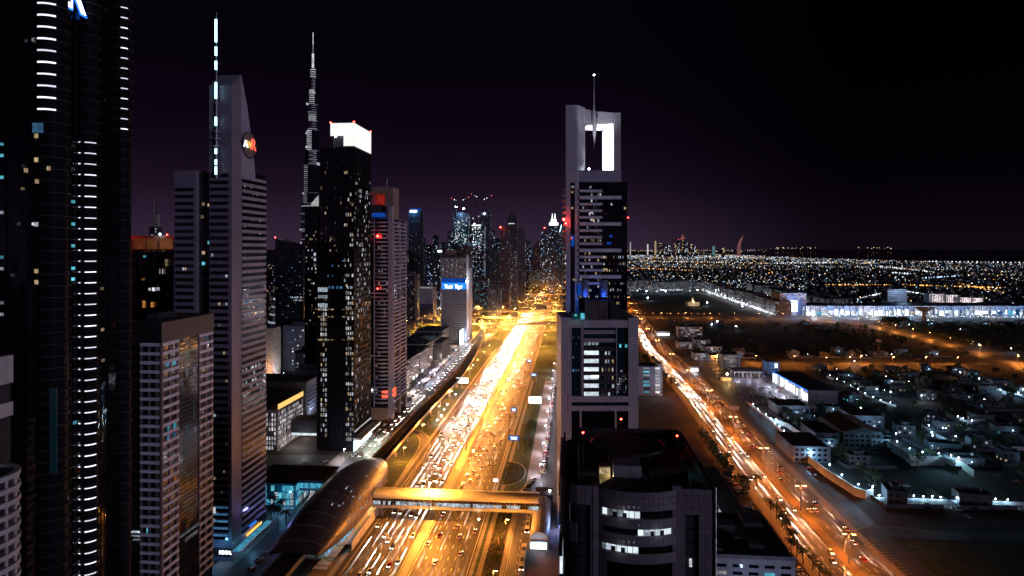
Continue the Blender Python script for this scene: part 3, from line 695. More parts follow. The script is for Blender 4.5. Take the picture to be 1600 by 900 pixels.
pv = empty('station_entrance', RD(-16, 333), -TH, 'barrel roofed tan entrance pavilion at the right end of the footbridge', 'entrance pavilion')
m = MB(); vs = []
for y in (0, 49):
    for k in range(11):
        a = math.pi*k/10; vs.append((5.0*math.cos(a), y, 5.2+4.2*math.sin(a)))
m.add(vs, [(k, k+1, k+12, k+11) for k in range(10)]+[tuple(range(11)), tuple(range(21, 10, -1))]); m.obj('barrel_roof', 'gold_roof', pv)
for i in range(8): MB().bb(-5, -4.8, 6.1*i, 6.1*i+5.8, 0, 5.2).obj('side_panel', 'gold_roof', pv)
for i in range(8): MB().bb(4.8, 5.0, 6.1*i, 6.1*i+5.8, 0, 5.2).obj('side_panel', 'render_grey', pv)
for i in range(7): MB().bb(-4.4+1.25*i, -3.3+1.25*i, -0.35, -0.2, 0.5, 4.6).obj('end_pane', 'panel_cool', pv)
MB().bb(-5.2, 5.2, -1.6, -0.4, 4.8, 5.3).obj('end_canopy', 'metal_grey', pv)
MB().bb(-4.6, 5.6, 50.5, 62, 0, 9.5).obj('lift_block', 'render_dark', pv); MB().octa((4.0, 55, 10.3), 0.7).obj('lamp_glass', 'lamp_white', pv)
light('POINT', (0.3, 0.45, 1.0), 5200, pv, (9.5, 22, 5), 1.0); light('POINT', COOL, 900, pv, (0, -5, 4), 0.5)

# overpasses of the interchange
def overpass(label, pts, width, z, y2=None):
    pts = catmull(pts, 6); r0 = pts[0].copy(); e = empty('overpass', r0, 0, label, 'overpass', 'overpasses of the interchange')
    q = [p-r0 for p in pts]
    ribbon('deck', q, -width/2, width/2, z, 'ramp_concrete', 1.2, e, None)
    ribbon('parapet', q, -width/2-0.35, -width/2, z+1.0, 'concrete', 2.6, e, None); ribbon('parapet', q, width/2, width/2+0.35, z+1.0, 'concrete', 2.6, e, None)
    me = MB().bb(-0.8, 0.8, -0.8, 0.8, 0, z-1.2).mesh('pier', 'concrete'); acc = 0
    for a, b in zip(q, q[1:]):
        acc += (b-a).length
        w = b+r0
        if acc > 32 and not (-82-30 < w.x-0.09*w.y < -49): link('pier', me, e, b); acc = 0
    return e
ZB = 7.5
def GB(px, py): return G(px, py, ZB)
ov = [overpass('nearest concrete flyover crossing the highway at the interchange', [GB(628, 506), GB(720, 511), GB(800, 513), GB(880, 509), GB(960, 500)], 15, ZB),
      overpass('second concrete flyover of the interchange, just behind the nearest one', [GB(628, 499), GB(720, 500), GB(800, 502), GB(890, 500), GB(960, 498)], 13, ZB),
      overpass('wide middle flyover of the interchange with orange lamps', [GB(620, 489), GB(720, 490), GB(800, 491), GB(890, 491), GB(980, 490)], 20, ZB),
      overpass('fourth flyover of the interchange, sweeping in a shallow curve', [GB(620, 481), GB(700, 484), GB(760, 480), GB(820, 477), GB(880, 483)], 12, ZB),
      overpass('slanting ramp joining two flyovers left of the highway', [GB(632, 496), GB(655, 493), GB(690, 486)], 9, ZB+1.2),
      overpass('farthest low flyover before the highway bends', [GB(760, 463), GB(820, 463), GB(890, 464)], 14, ZB)]
# headlight rows on the flyovers are cars, placed with the traffic below

# billboards, gantry signs
def billboard(px, py, w, h, pole, label, mat='sign_white', name='billboard'):
    p = G(px, py); e = empty(name, p, -TH, label, 'billboard' if name == 'billboard' else 'road sign')
    MB().cyl((w*0.42 if pole > 6 else 0, 0.4), 0.35, 0.3, 0, pole+h*0.5, 8).obj('post', 'metal_grey', e)
    MB().bb(-w/2-0.2, w/2+0.2, -0.1, 0.5, pole-0.2, pole+h+0.2).obj('frame', 'metal_dark', e)
    MB().bb(-w/2, w/2, -0.25, -0.1, pole, pole+h).obj('panel', mat, e)
    return e
b = billboard(836, 645, 12, 6.5, 9, 'glaring white billboard on a post in the lawn right of the highway'); light('POINT', WHITE, 2600, b, (0, -5, 11), 0.6)
b = billboard(722, 607, 14, 6, 6, 'glaring white billboard in the grass between viaduct and highway'); light('POINT', WHITE, 2600, b, (0, -5, 8), 0.6)
def roadsign(px, py, label, mat='road_sign', w=6):
    e = billboard(px, py, w, 3.6, 7.5, label, mat, 'road_sign')
    for k, (z, ww) in enumerate(((9.9, .7), (9.1, .55), (8.3, .62))): MB().bb(-w*ww/2, w*ww/2, -0.3, -0.25, z, z+0.28).obj('lettering', 'sign_white', e)
    return e
roadsign(827, 575, 'blue road sign on the right edge of the highway, farthest of four'); roadsign(834, 598, 'teal blue road sign where the right service road leaves the highway', w=7)
roadsign(803, 656, 'bright blue road sign over the right lanes of the highway', w=5); roadsign(803, 703, 'blue road sign with white lines beside the footpath', w=8)
p = RD(-49, 424, 0.1); e = empty('sign_box', p, -TH, 'small white box sign at the highway edge beside the planted island', 'sign'); cube('panel', 'sign_white', e, (0, 0, 3.2), (3, .4, 1.8)); cube('post', 'metal_grey', e, (0, 0, 1.1), (.2, .2, 2.3))
# ============================================================ TOWERS, LEFT SIDE
# --- round balcony tower at the very edge
b = Bld('balcony_tower', 'pale round balcony tower at the very left edge of the view', -60, 14, 156)
cxl, cyl_ = b.W-9.0, 9.0
cxl, cyl_ = -137.9-b.root.location.x, 165-b.root.location.y; b.root.rotation_euler = (0, 0, 0)
MB().cyl((cxl, cyl_), 7.6, 7.6, 0, 98, 28).obj('core_wall', 'render_dark', b.root)
slab = MB().arc(cxl, cyl_, 7.4, 9.0, -math.pi, math.pi*0.5, 0, 1.25, 26).mesh('balcony', 'render_white')
for i in range(22): link('balcony', slab, b.root, (0, 0, 97.5-3.35*i))
col_ = MB().box((0, 0, 0), (0.5, 0.5, 98)).mesh('column', 'render_white')
for a in range(-150, 60, 24): link('column', col_, b.root, (cxl+8.3*math.cos(math.radians(a)), cyl_+8.3*math.sin(math.radians(a)), 49))
for a, z in ((-62, 83.5), (-40, 70), (-48, 56)): cube('window', 'win_warm', b.root, (cxl+7.6*math.cos(math.radians(a)), cyl_+7.6*math.sin(math.radians(a)), z), (0.2, 1.4, 1.5), math.radians(a))
e = Bld('pale_tower', 'narrow pale tower top rising at the far left edge', -110, -33, 176); e.D = 10
MB().bb(0, e.W, 0, 10, 0, 124).obj('wall', 'render_dark', e.root)
for z0, z1 in ((118, 126), (108.5, 112.5)): MB().bb(-0.4, e.W+0.4, -0.5, 10.5, z0, z1).obj('parapet', 'render_white', e.root)
for i in range(5): cube('window', 'win_warm' if i == 3 else 'glass_black', e.root, (e.W-2-2.4*i, -0.05, 115), (1.6, 0.2, 2.4))

# --- tall black glass tower with lit balcony arcs
t1 = empty('arc_lit_tower', (-143.4, 197, 0), -TH*0.0, 'tallest black glass tower with columns of glowing white balcony arcs', 'skyscraper')
poly = [(-46, 0), (-6, 0), (0, 4), (0.2, 9), (-1.0, 11), (-1.0, 15), (0, 17), (0.5, 23), (-0.3, 25), (0.8, 29), (4.0, 33), (4.2, 37), (0, 41), (-46, 41)]
for i in range(len(poly)-3):
    a, c = Vector(poly[i]), Vector(poly[(i+1) % len(poly)])
    MB().add([(a.x, a.y, 0), (c.x, c.y, 0), (c.x, c.y, 262), (a.x, a.y, 262)], [(0, 1, 2, 3)]).obj('curtain_wall', 'glass_black', t1)
MB().prism([(x*0.97-1, y*0.97+0.6) for x, y in poly], 0, 261.5).obj('core', 'render_dark', t1)
bays = [((-0.6, 3.4), 4.8, -125, 40, 198, 262, 58), ((0.4, 19.2), 3.4, -120, 60, 44, 195, 99), ((3.0, 33.5), 3.4, -110, 70, 197.5, 262, 99)]
fin = MB().bb(-0.12, 0.12, -0.25, 0.25, 0, 262).mesh('fin', 'bay_dark')
for y in (5.2, 7.2, 9.4, 11.4, 14.6, 16.4, 22.8, 24.6, 26.6, 28.6): link('fin', fin, t1, (1.0, y, 0))
for x in range(-44, -8, 4): link('fin', fin, t1, (x, -0.2, 0), math.pi/2)
for (bx, by), r_, a0, a1, z0, z1, vis in bays:
    ra0, ra1 = math.radians(a0), math.radians(a1)
    MB().arc(bx, by, r_-1.0, r_-0.6, ra0, ra1, 0, 262, 14).obj('bay_glass', 'bay_dark', t1)
    sl = MB().arc(bx, by, r_-0.7, r_+0.15, ra0, ra1, 0, 0.22, 14).mesh('floor_ledge', 'render_dark')
    am = math.radians(-72) if by < 5 else math.radians(-48); hw = 0.50 if by < 5 else 0.46 if by < 25 else 0.3
    st = MB().arc(bx, by, r_+0.16, r_+0.34, am-hw, am+hw, 0.02, 0.50 if by < 5 else 0.36, 9).mesh('light_strip', 'arc_white')
    sb = MB().arc(bx, by, r_+0.16, r_+0.3, am-hw-0.62, am-hw-0.30, 0.1, 0.4, 3).mesh('light_strip', 'arc_white')
    for k in range(60):
        z = 260.5-3.6*k
        if z < 20: break
        link('floor_ledge', sl, t1, (0, 0, z))
        if z0 <= z <= z1:
            link('light_strip', st, t1, (0, 0, z))
            if 5 < by < 25: link('light_strip', sb, t1, (0, 0, z))
bw = Bld.__new__(Bld); bw.o = Vector((-143.4, 197)); bw.dx = Vector((1, 0)); bw.dy = Vector((0, 1)); bw.W = 0.9; bw.D = 40; bw.root = t1; bw.rz = 0
for px, py, m_ in ((53, 62, 'win_cool'), (41, 64, 'win_dim'), (3, 225, 'win_cyan'), (3, 243, 'win_cyan'), (3, 277, 'win_cyan'), (3, 332, 'win_cool'), (3, 402, 'win_cyan'), (3, 420, 'win_cool'),
        (3, 473, 'win_cool'), (3, 491, 'win_cool'), (37, 259, 'win_dim'), (36, 295, 'win_warm'), (53, 350, 'win_cool'), (6, 701, 'win_cool'), (30, 350, 'win_dim'), (20, 430, 'win_dim')):
    x = (px-CX)/F*197+143.4; z = H-(py-CY)*0.197; cube('window', m_, t1, (x, -0.1, z), (1.0, 0.3, 0.9))
for px, py, m_ in ((174, 128, 'win_cool'), (174, 144, 'win_cool'), (174, 368, 'win_cool'), (174, 400, 'win_cool'), (176, 495, 'win_cyan'), (158, 451, 'win_warm'), (159, 515, 'win_warm'), (160, 563, 'win_warm'), (176, 638, 'win_white'),
        (113, 315, 'win_cyan'), (113, 350, 'win_cyan'), (113, 384, 'win_cyan'), (113, 419, 'win_cyan'), (113, 436, 'win_cyan'), (113, 228, 'win_dim'), (116, 660, 'win_cyan'), (161, 600, 'win_dim'), (163, 642, 'win_cool'), (113, 264, 'win_dim')):
    s, z = bw.pt('R', px, py); cube('window', m_, t1, (1.15, s, z), (0.3, 1.5, 1.0))
for px, py in ((69, 215), (69, 252), (53, 268), (69, 351), (69, 423), (69, 440), (88, 265), (70, 285)):
    x = (px-CX)/F*199+143.4; z = H-(py-CY)*0.199; cube('window', 'win_warm' if py != 351 else 'win_white', t1, (x, -1.3, z), (1.0, 0.3, 1.3))
cube('lit_room', 'win_blue', t1, ((68-CX)*.198+143.4, -1.4, H-(202-CY)*.198), (3.2, 0.3, 3.0))
for px, y0, y1, m_, mt in ((88, 625, 700, 'win_blue', 0), ):
    cube('lit_room', 'glass_teal', t1, ((90-CX)*.1985+143.4, -0.3, H-(670-CY)*.1985), (2.2, 0.3, 26))
text('lettering', 'R', 15, 'sign_white', t1, (1.6, 11.0, H+(388+4)*0.209), (math.pi/2, 0, math.pi/2), 0.25, bold=0.12)
text('lettering_glow', 'R', 15, 'sign_blue', t1, (1.45, 11.0, H+(388+4)*0.209), (math.pi/2, 0, math.pi/2), 0.12, bold=0.75)

# --- banded tower with white spandrels
t3 = Bld('banded_tower', 'dark tower with white bands and black glass centre before the spire tower', 197, 252, 247); t3.D = 35.5
W = t3.W
MB().bb(0, W, 0, 35.5, 0, 120.6).obj('glass_wall', 'glass_smoke', t3.root); MB().bb(-0.5, W+0.5, -0.5, 36, 120.6, 128.3).obj('parapet', 'clad_dark', t3.root)
MB().bb(1, W-1, 1, 34.5, 128.3, 128.6).obj('roof', 'roof_dark', t3.root)
MB().bb(3, 8, 8, 20, 128.6, 131).obj('plant_room', 'render_dark', t3.root)
s0 = t3.pt('F', 220, 500)[0]
for i in range(30):
    z = 120.4-3.5*i
    t3.fp('F', 'spandrel', 'band_white', s0, W+0.5, z-1.2, z, 0.0, 0.5); t3.fp('F', 'spandrel', 'clad_dark', 0.0, s0-0.1, z-1.0, z, 0.0, 0.3)
    t3.fp('R', 'spandrel', 'band_white', 0.0, 10.6, z-1.25, z, 0, 0.5); t3.fp('R', 'spandrel', 'band_white', 25, 35.5, z-1.25, z, 0, 0.5)
    t3.fp('R', 'louvre', 'metal_dark', 10.8, 24.8, z-0.2, z, 0, 0.15); t3.fp('R', 'louvre', 'metal_dark', 10.8, 24.8, z-1.9, z-1.75, 0, 0.15)
t3.piers('F', 'pier_mauve', (s0+0.35, s0+3.6, s0+6.7), 18, 120.4, 0.9, 0.34); t3.piers('R', 'pier_mauve', (0.6, 5.2, 10.0, 25.6, 30.1, 34.8), 18, 120.4, 1.3, 0.34)
MB().bb(W-0.3, W+0.55, -0.55, 0.3, 15, 120.5).obj('corner_post', 'pier_mauve', t3.root)
t3.fp('R', 'trim', 'win_warm', 10.8, 24.8, 109.6, 109.8, 0, 0.4); t3.fp('R', 'trim', 'win_warm', 10.8, 24.8, 114.9, 115.05, 0, 0.4)
for px, y0, y1, m_, f_ in ((262, 565, 572, 'win_blue', 'R'), (272, 565, 570, 'win_cyan', 'R'), (264, 663, 672, 'win_cyan', 'R'), (273, 660, 669, 'win_cyan', 'R'), (264, 680, 687, 'win_blue', 'R'), (273, 677, 684, 'win_blue', 'R'),
        (322, 523, 530, 'win_blue', 'R'), (323, 536, 543, 'win_cool', 'R'), (316, 655, 662, 'win_dim', 'R'), (266, 737, 745, 'win_orange', 'R'), (274, 744, 751, 'win_orange', 'R'), (265, 764, 770, 'win_orange', 'R'), (321, 664, 670, 'win_dim', 'R'), (318, 575, 580, 'win_warm', 'R')):
    t3.win(f_, m_, px-2.4, px+2.4, y0, y1, d=0.2)
for k in range(3): t3.win('F', 'win_cool', 203, 219, 829+6*k, 832+6*k, d=0.35)
t3.win('F', 'win_cyan', 229, 235, 825, 833, d=0.1)
for y0, y1, px in ((523, 560, 295), (665, 690, 293), (700, 713, 289), (620, 655, 303), (575, 590, 291)): t3.win('R', 'glass_teal', px-1.5, px+1.5, y0, y1, d=0.12)
sx, sz = t3.pt('R', 297, 833)
rr = (math.pi/2, 0, math.pi/2)
text('lettering', 'GULF OASIS REALTY', 1.5, 'sign_dim', t3.root, (W+0.3, 17.9, 40.2), rr, 0.05, 13.5)
text('lettering', '·-SYSTEMED', 1.9, 'sign_dim', t3.root, (W+0.3, 19.2, 37.4), rr, 0.05, 9.5)

# --- dark block with an orange lit roof terrace
b = Bld('roof_terrace_block', 'dark concrete block with an orange glowing roof terrace behind the banded tower', 192, 330, 372); b.D = 30
zt = H-(368-CY)*.372
MB().bb(0, b.W, 1.2, 30, 0, zt-8).obj('glass_wall', 'glass_smoke', b.root)
xl = b.pt('F', 209, 400)[0]
MB().bb(0, xl, 0, 30, 0, zt).obj('side_wall', 'render_brown', b.root)
b.bands('F', 'render_dark', xl, b.W, 20, zt-8, 4.9, 0.8, d=0.4); b.piers('F', 'render_dark', [xl+i*8.6 for i in range(7)], 20, zt-8, 1.1, 0.5)
MB().bb(xl, b.W, 0, 30, zt-1.6, zt).obj('pergola_beam', 'render_brown', b.root)
for i in range(5): MB().bb(xl+5+i*9.5, xl+6+i*9.5, 0, 1, zt-8, zt-1.6).obj('terrace_column', 'render_cream', b.root)
MB().bb(xl, b.W, 12, 13, zt-8, zt-1.6).obj('back_wall', 'render_cream', b.root)
for i in range(4): light('POINT', (1, .42, .16), 260, b.root, (xl+4+i*8, 5, zt-5.5), 0.3)
b.lit('F', 9, xl, xl+24, zt-9.3, zt-8.1, 1.2, 1.0, ['win_warm', 'win_orange'], 0.9, 0.9, 3)
for px, y0, y1, m_ in ((226, 399, 403, 'win_cyan'), (252, 420, 428, 'win_white'), (260, 405, 418, 'win_warm'), (240, 449, 455, 'win_white'), (224, 435, 438, 'win_orange'), (233, 450, 454, 'win_cool'), (247, 449, 454, 'win_cool'), (225, 470, 482, 'win_orange'), (238, 472, 480, 'win_orange'), (222, 468, 470, 'win_warm')):
    b.win('F', m_, px-2.2, px+2.2, y0, y1)
def beacon(px, py, Y, label, mat='lamp_red', r=0.5, mastlen=4, power=60, group='red aircraft warning lights'):
    z = H-(py-CY)*Y/F; e = empty('warning_light', ((px-CX)/F*Y, Y, z-mastlen), 0, label, 'warning light', group)
    MB().cyl((0, 0), 0.09, 0.09, 0, mastlen-0.2, 5).obj('rod', 'metal_dark', e); MB().octa((0, 0, mastlen), r).obj('lamp_glass', mat, e)
    if power: light('POINT', (1, 0.05, 0.03), power, e, (0, -0.8, mastlen), 0.3)
    return e
beacon(196, 366, 371, 'red warning light on the left roof corner of the terrace block', r=1.1, mastlen=2, power=900)
beacon(261, 367, 372, 'small red warning light above the terrace block roof', r=0.5, mastlen=2)
beacon(250, 366, 373, 'bluish white lamp on the terrace block roof', 'lamp_white', 0.6, 2, 0, 'roof lamps')

# --- tall spire tower with round sign
t4 = Bld('spire_tower', 'tall lilac panelled tower with a lit needle and a round red and yellow sign', 271, 362, 321); t4.D = 36
W = t4.W; fx = lambda px: t4.pt('F', px, 400)[0]
xa, xb = fx(305), fx(327)
TZ = H+(388-133)*.321; LZ = H+(388-265)*.321
MB().bb(0, xa, 0.4, 34, 0, LZ).obj('left_slab', 'clad_mauve', t4.root); MB().bb(0.6, xa-0.6, 1.2, 33, LZ, LZ+0.3).obj('roof', 'roof_dark', t4.root)
MB().bb(xa, xb, 3.5, 30, 0, LZ-1).obj('recess_glass', 'glass_black', t4.root)
MB().prism([(xb, 0), (W, 0), (W, 9.4), (xb, 9.4)], 0, [TZ, TZ, TZ+7.5, TZ+7.5]).obj('pylon', 'clad_mauve', t4.root)
m = MB(); side = [(0, 0), (36, 0), (36, 40), (24.2, 40)]
prof_ = [(9.4, 0), (24.3, 0), (24.3, 197), (22.6, 206), (15.5, 232), (9.4, 246.5)]
vs = [(W, y, z) for y, z in prof_]+[(xb, y, z) for y, z in prof_]; n = len(prof_)
m.add(vs, [tuple(range(n)), tuple(range(2*n-1, n-1, -1))]+[(i, i+n, (i+1) % n+n, (i+1) % n) for i in range(n)]); m.obj('gable_fin', 'clad_lilac', t4.root)
MB().bb(xb, W-0.2, 24.3, 36, 0, 197).obj('rear_glass', 'glass_smoke', t4.root)
for i in range(56):
    z = 194.5-3.5*i
    if z < 12: break
    if z < 190: t4.fp('F', 'window_band', 'glass_black', 1.0, xa-1.0, z-1.7, z, -0.3, 0.02 if z > 0 else 0); 
    t4.fp('F', 'window_band', 'glass_black', xb+0.8, fx(357), z-1.7, z, -0.3, 0.42)
    t4.fp('R', 'floor_band', 'band_tan', 9.8, 35.9, z-1.5, z, 0.0, 0.45); t4.fp('R', 'rail', 'steel_light', 9.0, 36.3, z-0.1, z+0.08, 0.4, 0.62)
    t4.fp('R', 'window_band', 'glass_smoke', 9.8, 35.8, z-3.4, z-1.5, -0.1, 0.12)
for i in range(0, 52): t4.fp('F', 'floor_line', 'metal_dark', xa, xb, LZ-3.5*i-0.25, LZ-3.5*i, -3.5, -3.3)
# the bands of the left slab sit in its front plane
t4.lit('F', 12, 1.2, xa-1.2, 30, 186, 3.5, 1.1, ['win_dim', 'win_warm', 'win_cool'], 0.7, 0.4, 5, hoff=1.95, d=0.16)
t4.lit('F', 14, xb+1, fx(356), 30, 186, 3.5, 1.1, ['win_dim', 'win_warm', 'win_cool'], 0.7, 0.4, 6, hoff=1.95, d=0.55)
t4.lit('R', 34, 10.2, 35.5, 60, 192, 3.5, 1.6, ['win_dim', 'win_dim', 'win_cool', 'win_warm'], 0.8, 0.4, 8, hoff=0.5, d=0.2)
t4.lit('R', 26, 10.2, 35.5, 80, 96, 3.5, 1.6, ['win_cool', 'win_white'], 0.95, 0.4, 9, hoff=0.5, d=0.2)
for px, py in ((312, 318), (321, 320), (310, 338), (321, 379), (312, 395), (312, 412), (324, 305)): 
    s, z = t4.pt('F', px, py); t4.fp('F', 'window', 'win_cyan' if py in (379, 412) else 'win_warm', s-0.7, s+0.7, z-0.8, z+0.8, -3.5, -3.1)
# needle
sx = fx(341)
MB().cyl((sx, -1.6), 0.75, 0.28, H+(388-278)*.321, H+(388-20)*.321, 10).obj('needle', 'metal_grey', t4.root)
for y0, y1 in ((32, 67), (75, 88), (97, 110), (130, 155), (184, 197), (233, 241), (250, 258), (261, 273)):
    MB().cyl((sx, -2.1), 0.55, 0.55, H-(y1-CY)*.321, H-(y0-CY)*.321, 8).obj('light_tube', 'neon_cyan', t4.root)
for y in (207, 218, 229): MB().cyl((sx, -1.6), 2.4, 2.4, H-(y-CY)*.321-0.35, H-(y-CY)*.321+0.35, 16).obj('ring', 'metal_grey', t4.root)
# round sign
ys, zs = t4.pt('R', 387.5, 227)
mm = MB(); mm.add([(W+0.3, ys+7.2*math.cos(k*math.pi/20), zs+6.6*math.sin(k*math.pi/20)) for k in range(40)]+[(W+0.9, ys+7.2*math.cos(k*math.pi/20), zs+6.6*math.sin(k*math.pi/20)) for k in range(40)], [tuple(range(39, -1, -1)), tuple(range(40, 80))]+[(i, (i+1) % 40, (i+1) % 40+40, i+40) for i in range(40)])
sg = mm.obj('sign_disc', 'pier_mauve', t4.root)
tt = [((W+0.95, ys+7.3*math.cos(k*math.pi/20), zs+6.7*math.sin(k*math.pi/20))) for k in range(41)]
MB().tube(tt, 0.25, 5).obj('rim', 'metal_dark', sg)
for ch, dy, ht, m_, wd in (('A', -4.3, 4.8, 'sign_white', 4.4), ('W', -0.6, 5.4, 'sign_yellow', 4.6), ('R', 3.9, 8.2, 'sign_red', 5.0)):
    text('lettering', ch, ht, m_, sg, (W+1.05, ys+dy, zs+(0.9 if ch == 'R' else 0.4)-0.4), rr, 0.1, wd, bold=0.12)
light('POINT', (1, .5, .3), 60, t4.root, (W+3, ys, zs), 0.3)
# blue lit lower floors, shop sign and canopy
for i in range(5): t4.fp('F', 'lit_floor', 'win_blue', xb+1.0, fx(356), 12.5+3.5*i, 13.3+3.5*i, -0.2, 0.5)
t4.fp('F', 'lit_room', 'win_white', xb+1.0, xb+3.6, 24, 27, 0, 0.55); t4.fp('F', 'lit_room', 'win_white', xb+1, xb+3, 19.6, 21, 0, 0.55)
text('lettering', 'DENTAL', 2.3, 'sign_white', t4.root, (fx(353.5), -0.9, 4.6), (math.pi/2, 0, 0), 0.15, 6.4, bold=0.06)
t4.fp('F', 'fascia', 'clad_dark', xb, W, 2.6, 6.6, 0.0, 0.7)
t4.fp('R', 'canopy', 'panel_cyan', 0, 36, 4.8, 5.3, 0.5, 3.4); t4.fp('R', 'canopy_edge', 'win_cool', 0, 36, 4.6, 4.8, 3.4, 3.7)
t4.fp('R', 'sign_panel', 'sign_blue', 17, 24, 9.8, 10.4, 0.5, 0.8); t4.fp('R', 'sign_panel', 'sign_orange', 14, 30, 6.3, 7.3, 0.5, 0.8)
for x, w_, pw in ((fx(345), 0, 1300), ): light('POINT', (0.15, 0.5, 1.0), pw, t4.root, (x, -7, 8), 0.8)
light('POINT', (0.2, 0.6, 1.0), 700, t4.root, (W+6, 10, 3.6), 0.5); light('POINT', (0.3, 0.3, 1.0), 1500, t4.root, (W+9, 30, 14), 1.0)

# --- pair of thin masts far behind
b = Bld('twin_mast_tower', 'distant dark tower with twin lit masts above the terrace block', 233, 245, 900)
MB().bb(0, b.W, 0, 12, 0, 157+30).obj('shaft', 'render_dark', b.root); MB().bb(1.5, b.W-1.5, 2, 10, 187, 205).obj('crown', 'render_grey', b.root)
for s in (0.35, 0.62): MB().bb(b.W*s-0.3, b.W*s+0.3, 5, 6, 205, 157+76*.9).obj('mast', 'win_dim', b.root)
b.lit('F', 14, 0.5, b.W-0.5, 120, 187, 4, 2, ['win_dim', 'win_cool'], joined=True)

# ============================================================ CENTRE LEFT
# --- dark tower with glowing crown
t6 = Bld('crown_tower', 'dark tower with a glowing white box crown and scattered lit windows', 500, 553, 494); t6.D = 41.8
W = t6.W; fz = lambda y: H-(y-CY)*.494; fx = lambda px: t6.pt('F', px, 400)[0]
body = fz(230)
MB().bb(0, W, 0, 41.8, 0, body).obj('wall', 'glass_smoke', t6.root)
MB().bb(-3.6, 0, 2, 36, 0, fz(325)).obj('left_wing', 'render_dark', t6.root)
MB().bb(fx(516), W, 6, 41, body, fz(196)).obj('crown_core', 'render_dark', t6.root)
def crownpanels(face, s0, s1, z0, z1, n, m_):
    for i in range(n):
        for j in range(m_):
            a, c = s0+(s1-s0)*i/n, s0+(s1-s0)*(i+1)/n; e_, f_ = z0+(z1-z0)*j/m_, z0+(z1-z0)*(j+1)/m_
            t6.fp(face, 'crown_panel', 'crown_white', a+0.04, c-0.04, e_+0.04, f_-0.04, 0.0, 0.4)
crownpanels('F', fx(516.5), fx(537), fz(212), fz(192), 7, 5); crownpanels('F', fx(537), W, fz(228), fz(192), 5, 9); crownpanels('R', 0, 41.8, fz(228), fz(192), 16, 9)
MB().bb(fx(516), W+0.3, -0.3, 42, fz(192), fz(191)).obj('roof_rim', 'metal_dark', t6.root)
MB().octa((fx(525), -0.8, fz(213)), 0.9).obj('floodlight', 'lamp_white', t6.root)
ms = ['win_white', 'win_white', 'win_cool', 'win_dim', 'win_white', 'win_warm']
fh = 3.9
t6.piers('F', 'metal_dark', [i*W/14 for i in range(15)], 8, body, 0.25, 0.22); 
for i in range(56): t6.fp('R', 'floor_line', 'metal_dark', 0, 41.8, 8+3.9*i, 8.35+3.9*i, 0, 0.2)
t6.piers('R', 'metal_dark', [i*2.6 for i in range(17)], 8, body, 0.3, 0.3)
t6.lit('F', 125, 0.2, fx(511), 8, 120, fh, 1.55, ms, 0.8, 0.72, 21); t6.lit('F', 130, fx(540), W-0.3, 8, 125, fh, 1.55, ms, 0.8, 0.72, 22)
t6.lit('F', 30, fx(537), W-0.3, 120, 205, fh, 1.55, ms, 0.8, 0.72, 23); t6.lit('F', 14, fx(511), fx(541), 130, 166, fh, 1.6, ['win_dim', 'win_blue', 'win_warm'], 0.7, 0.4, 24)
t6.lit('F', 26, .3, W-.3, 150, 226, fh, 1.55, ['win_dim', 'win_dim', 'win_warm', 'win_dim'], .8, .6, 27); t6.lit('R', 46, 1, 41, 150, 226, fh, 2.6, ['win_dim', 'win_dim', 'win_white'], .7, .6, 28)
t6.lit('R', 130, 3, 41, 20, 118, fh, 2.6, ['win_white', 'win_dim', 'win_orange', 'win_cool', 'win_dim'], 0.75, 0.72, 25); t6.lit('R', 90, 8, 40, 118, 205, fh, 2.6, ms, 0.75, 0.72, 26)
for y0, y1 in ((449, 456), (461, 466), (474, 480)): t6.win('F', 'win_cool', 497, 512, y0, y1) if y0 > 0 else None
for px in (515, 520, 527, 533, 543, 549): t6.win('F', 'win_blue' if px < 540 else 'win_cool', px-1.6, px+1.6, 447, 451)
for y0 in (482.5, 494, 530): 
    for px in (499, 505, 513, 519, 537, 543, 549): t6.win('F', 'win_warm', px-2, px+2, y0, y0+1.8, d=0.2)
t6.fp('R', 'canopy', 'render_white', -2, 46, 9.5, 11, 0, 7); t6.fp('R', 'lit_entrance', 'panel_cool', -1, 44, 0.2, 8.5, 0, 0.4); t6.fp('R', 'light_strip', 'win_white', 0, 41, 15, 15.6, 0.3, 0.7)
for i in range(4): light('POINT', (0.95, 1.0, 0.78), 5200, t6.root, (W+9, 4+12*i, 6), 0.6)
for px, py, l_ in ((516.5, 191.5, 'left'), (553, 190.5, 'front'), (579, 205.5, 'rear')):
    beacon(px, py, 494 if px < 560 else 535.5, f'red warning light on the {l_} top corner of the glowing crown', r=0.75, mastlen=1.5, power=500)

# --- residential twin with curved balconies and red portal
t7 = Bld('balcony_twin_tower', 'mauve residential tower with curved balcony stacks and a red lit portal on top', 568, 612, 588); t7.D = 48
W = t7.W; fz = lambda y: H-(y-CY)*.588; fx = lambda px: t7.pt('F', px, 400)[0]; top = fz(342)
MB().bb(0, W, 0, 48, 0, top).obj('wall', 'glass_smoke', t7.root)
MB().bb(fx(607), W+0.6, -1.6, 3.5, 0, fz(322)).obj('corner_pylon', 'band_tan', t7.root)
MB().bb(fx(600), W+0.2, 4, 24, top, fz(292)).obj('crown_wall', 'render_brown', t7.root); MB().bb(fx(574), fx(600), 3, 24, fz(302), fz(291)).obj('portal_beam', 'render_brown', t7.root)
MB().bb(fx(574), fx(600), 14, 24, top, fz(302)).obj('portal_back', 'render_grey', t7.root); MB().bb(fx(574), fx(594), 3, 14, fz(332), fz(320)).obj('portal_block', 'render_dark', t7.root)
MB().bb(fx(579), fx(597), 5, 9, fz(338), fz(332)).obj('blue_strip', 'sign_blue_dim', t7.root)
MB().tube([(fx(600), 10, fz(292)), (fx(600), 10, fz(276))], 0.3, 5).obj('antenna', 'metal_grey', t7.root)
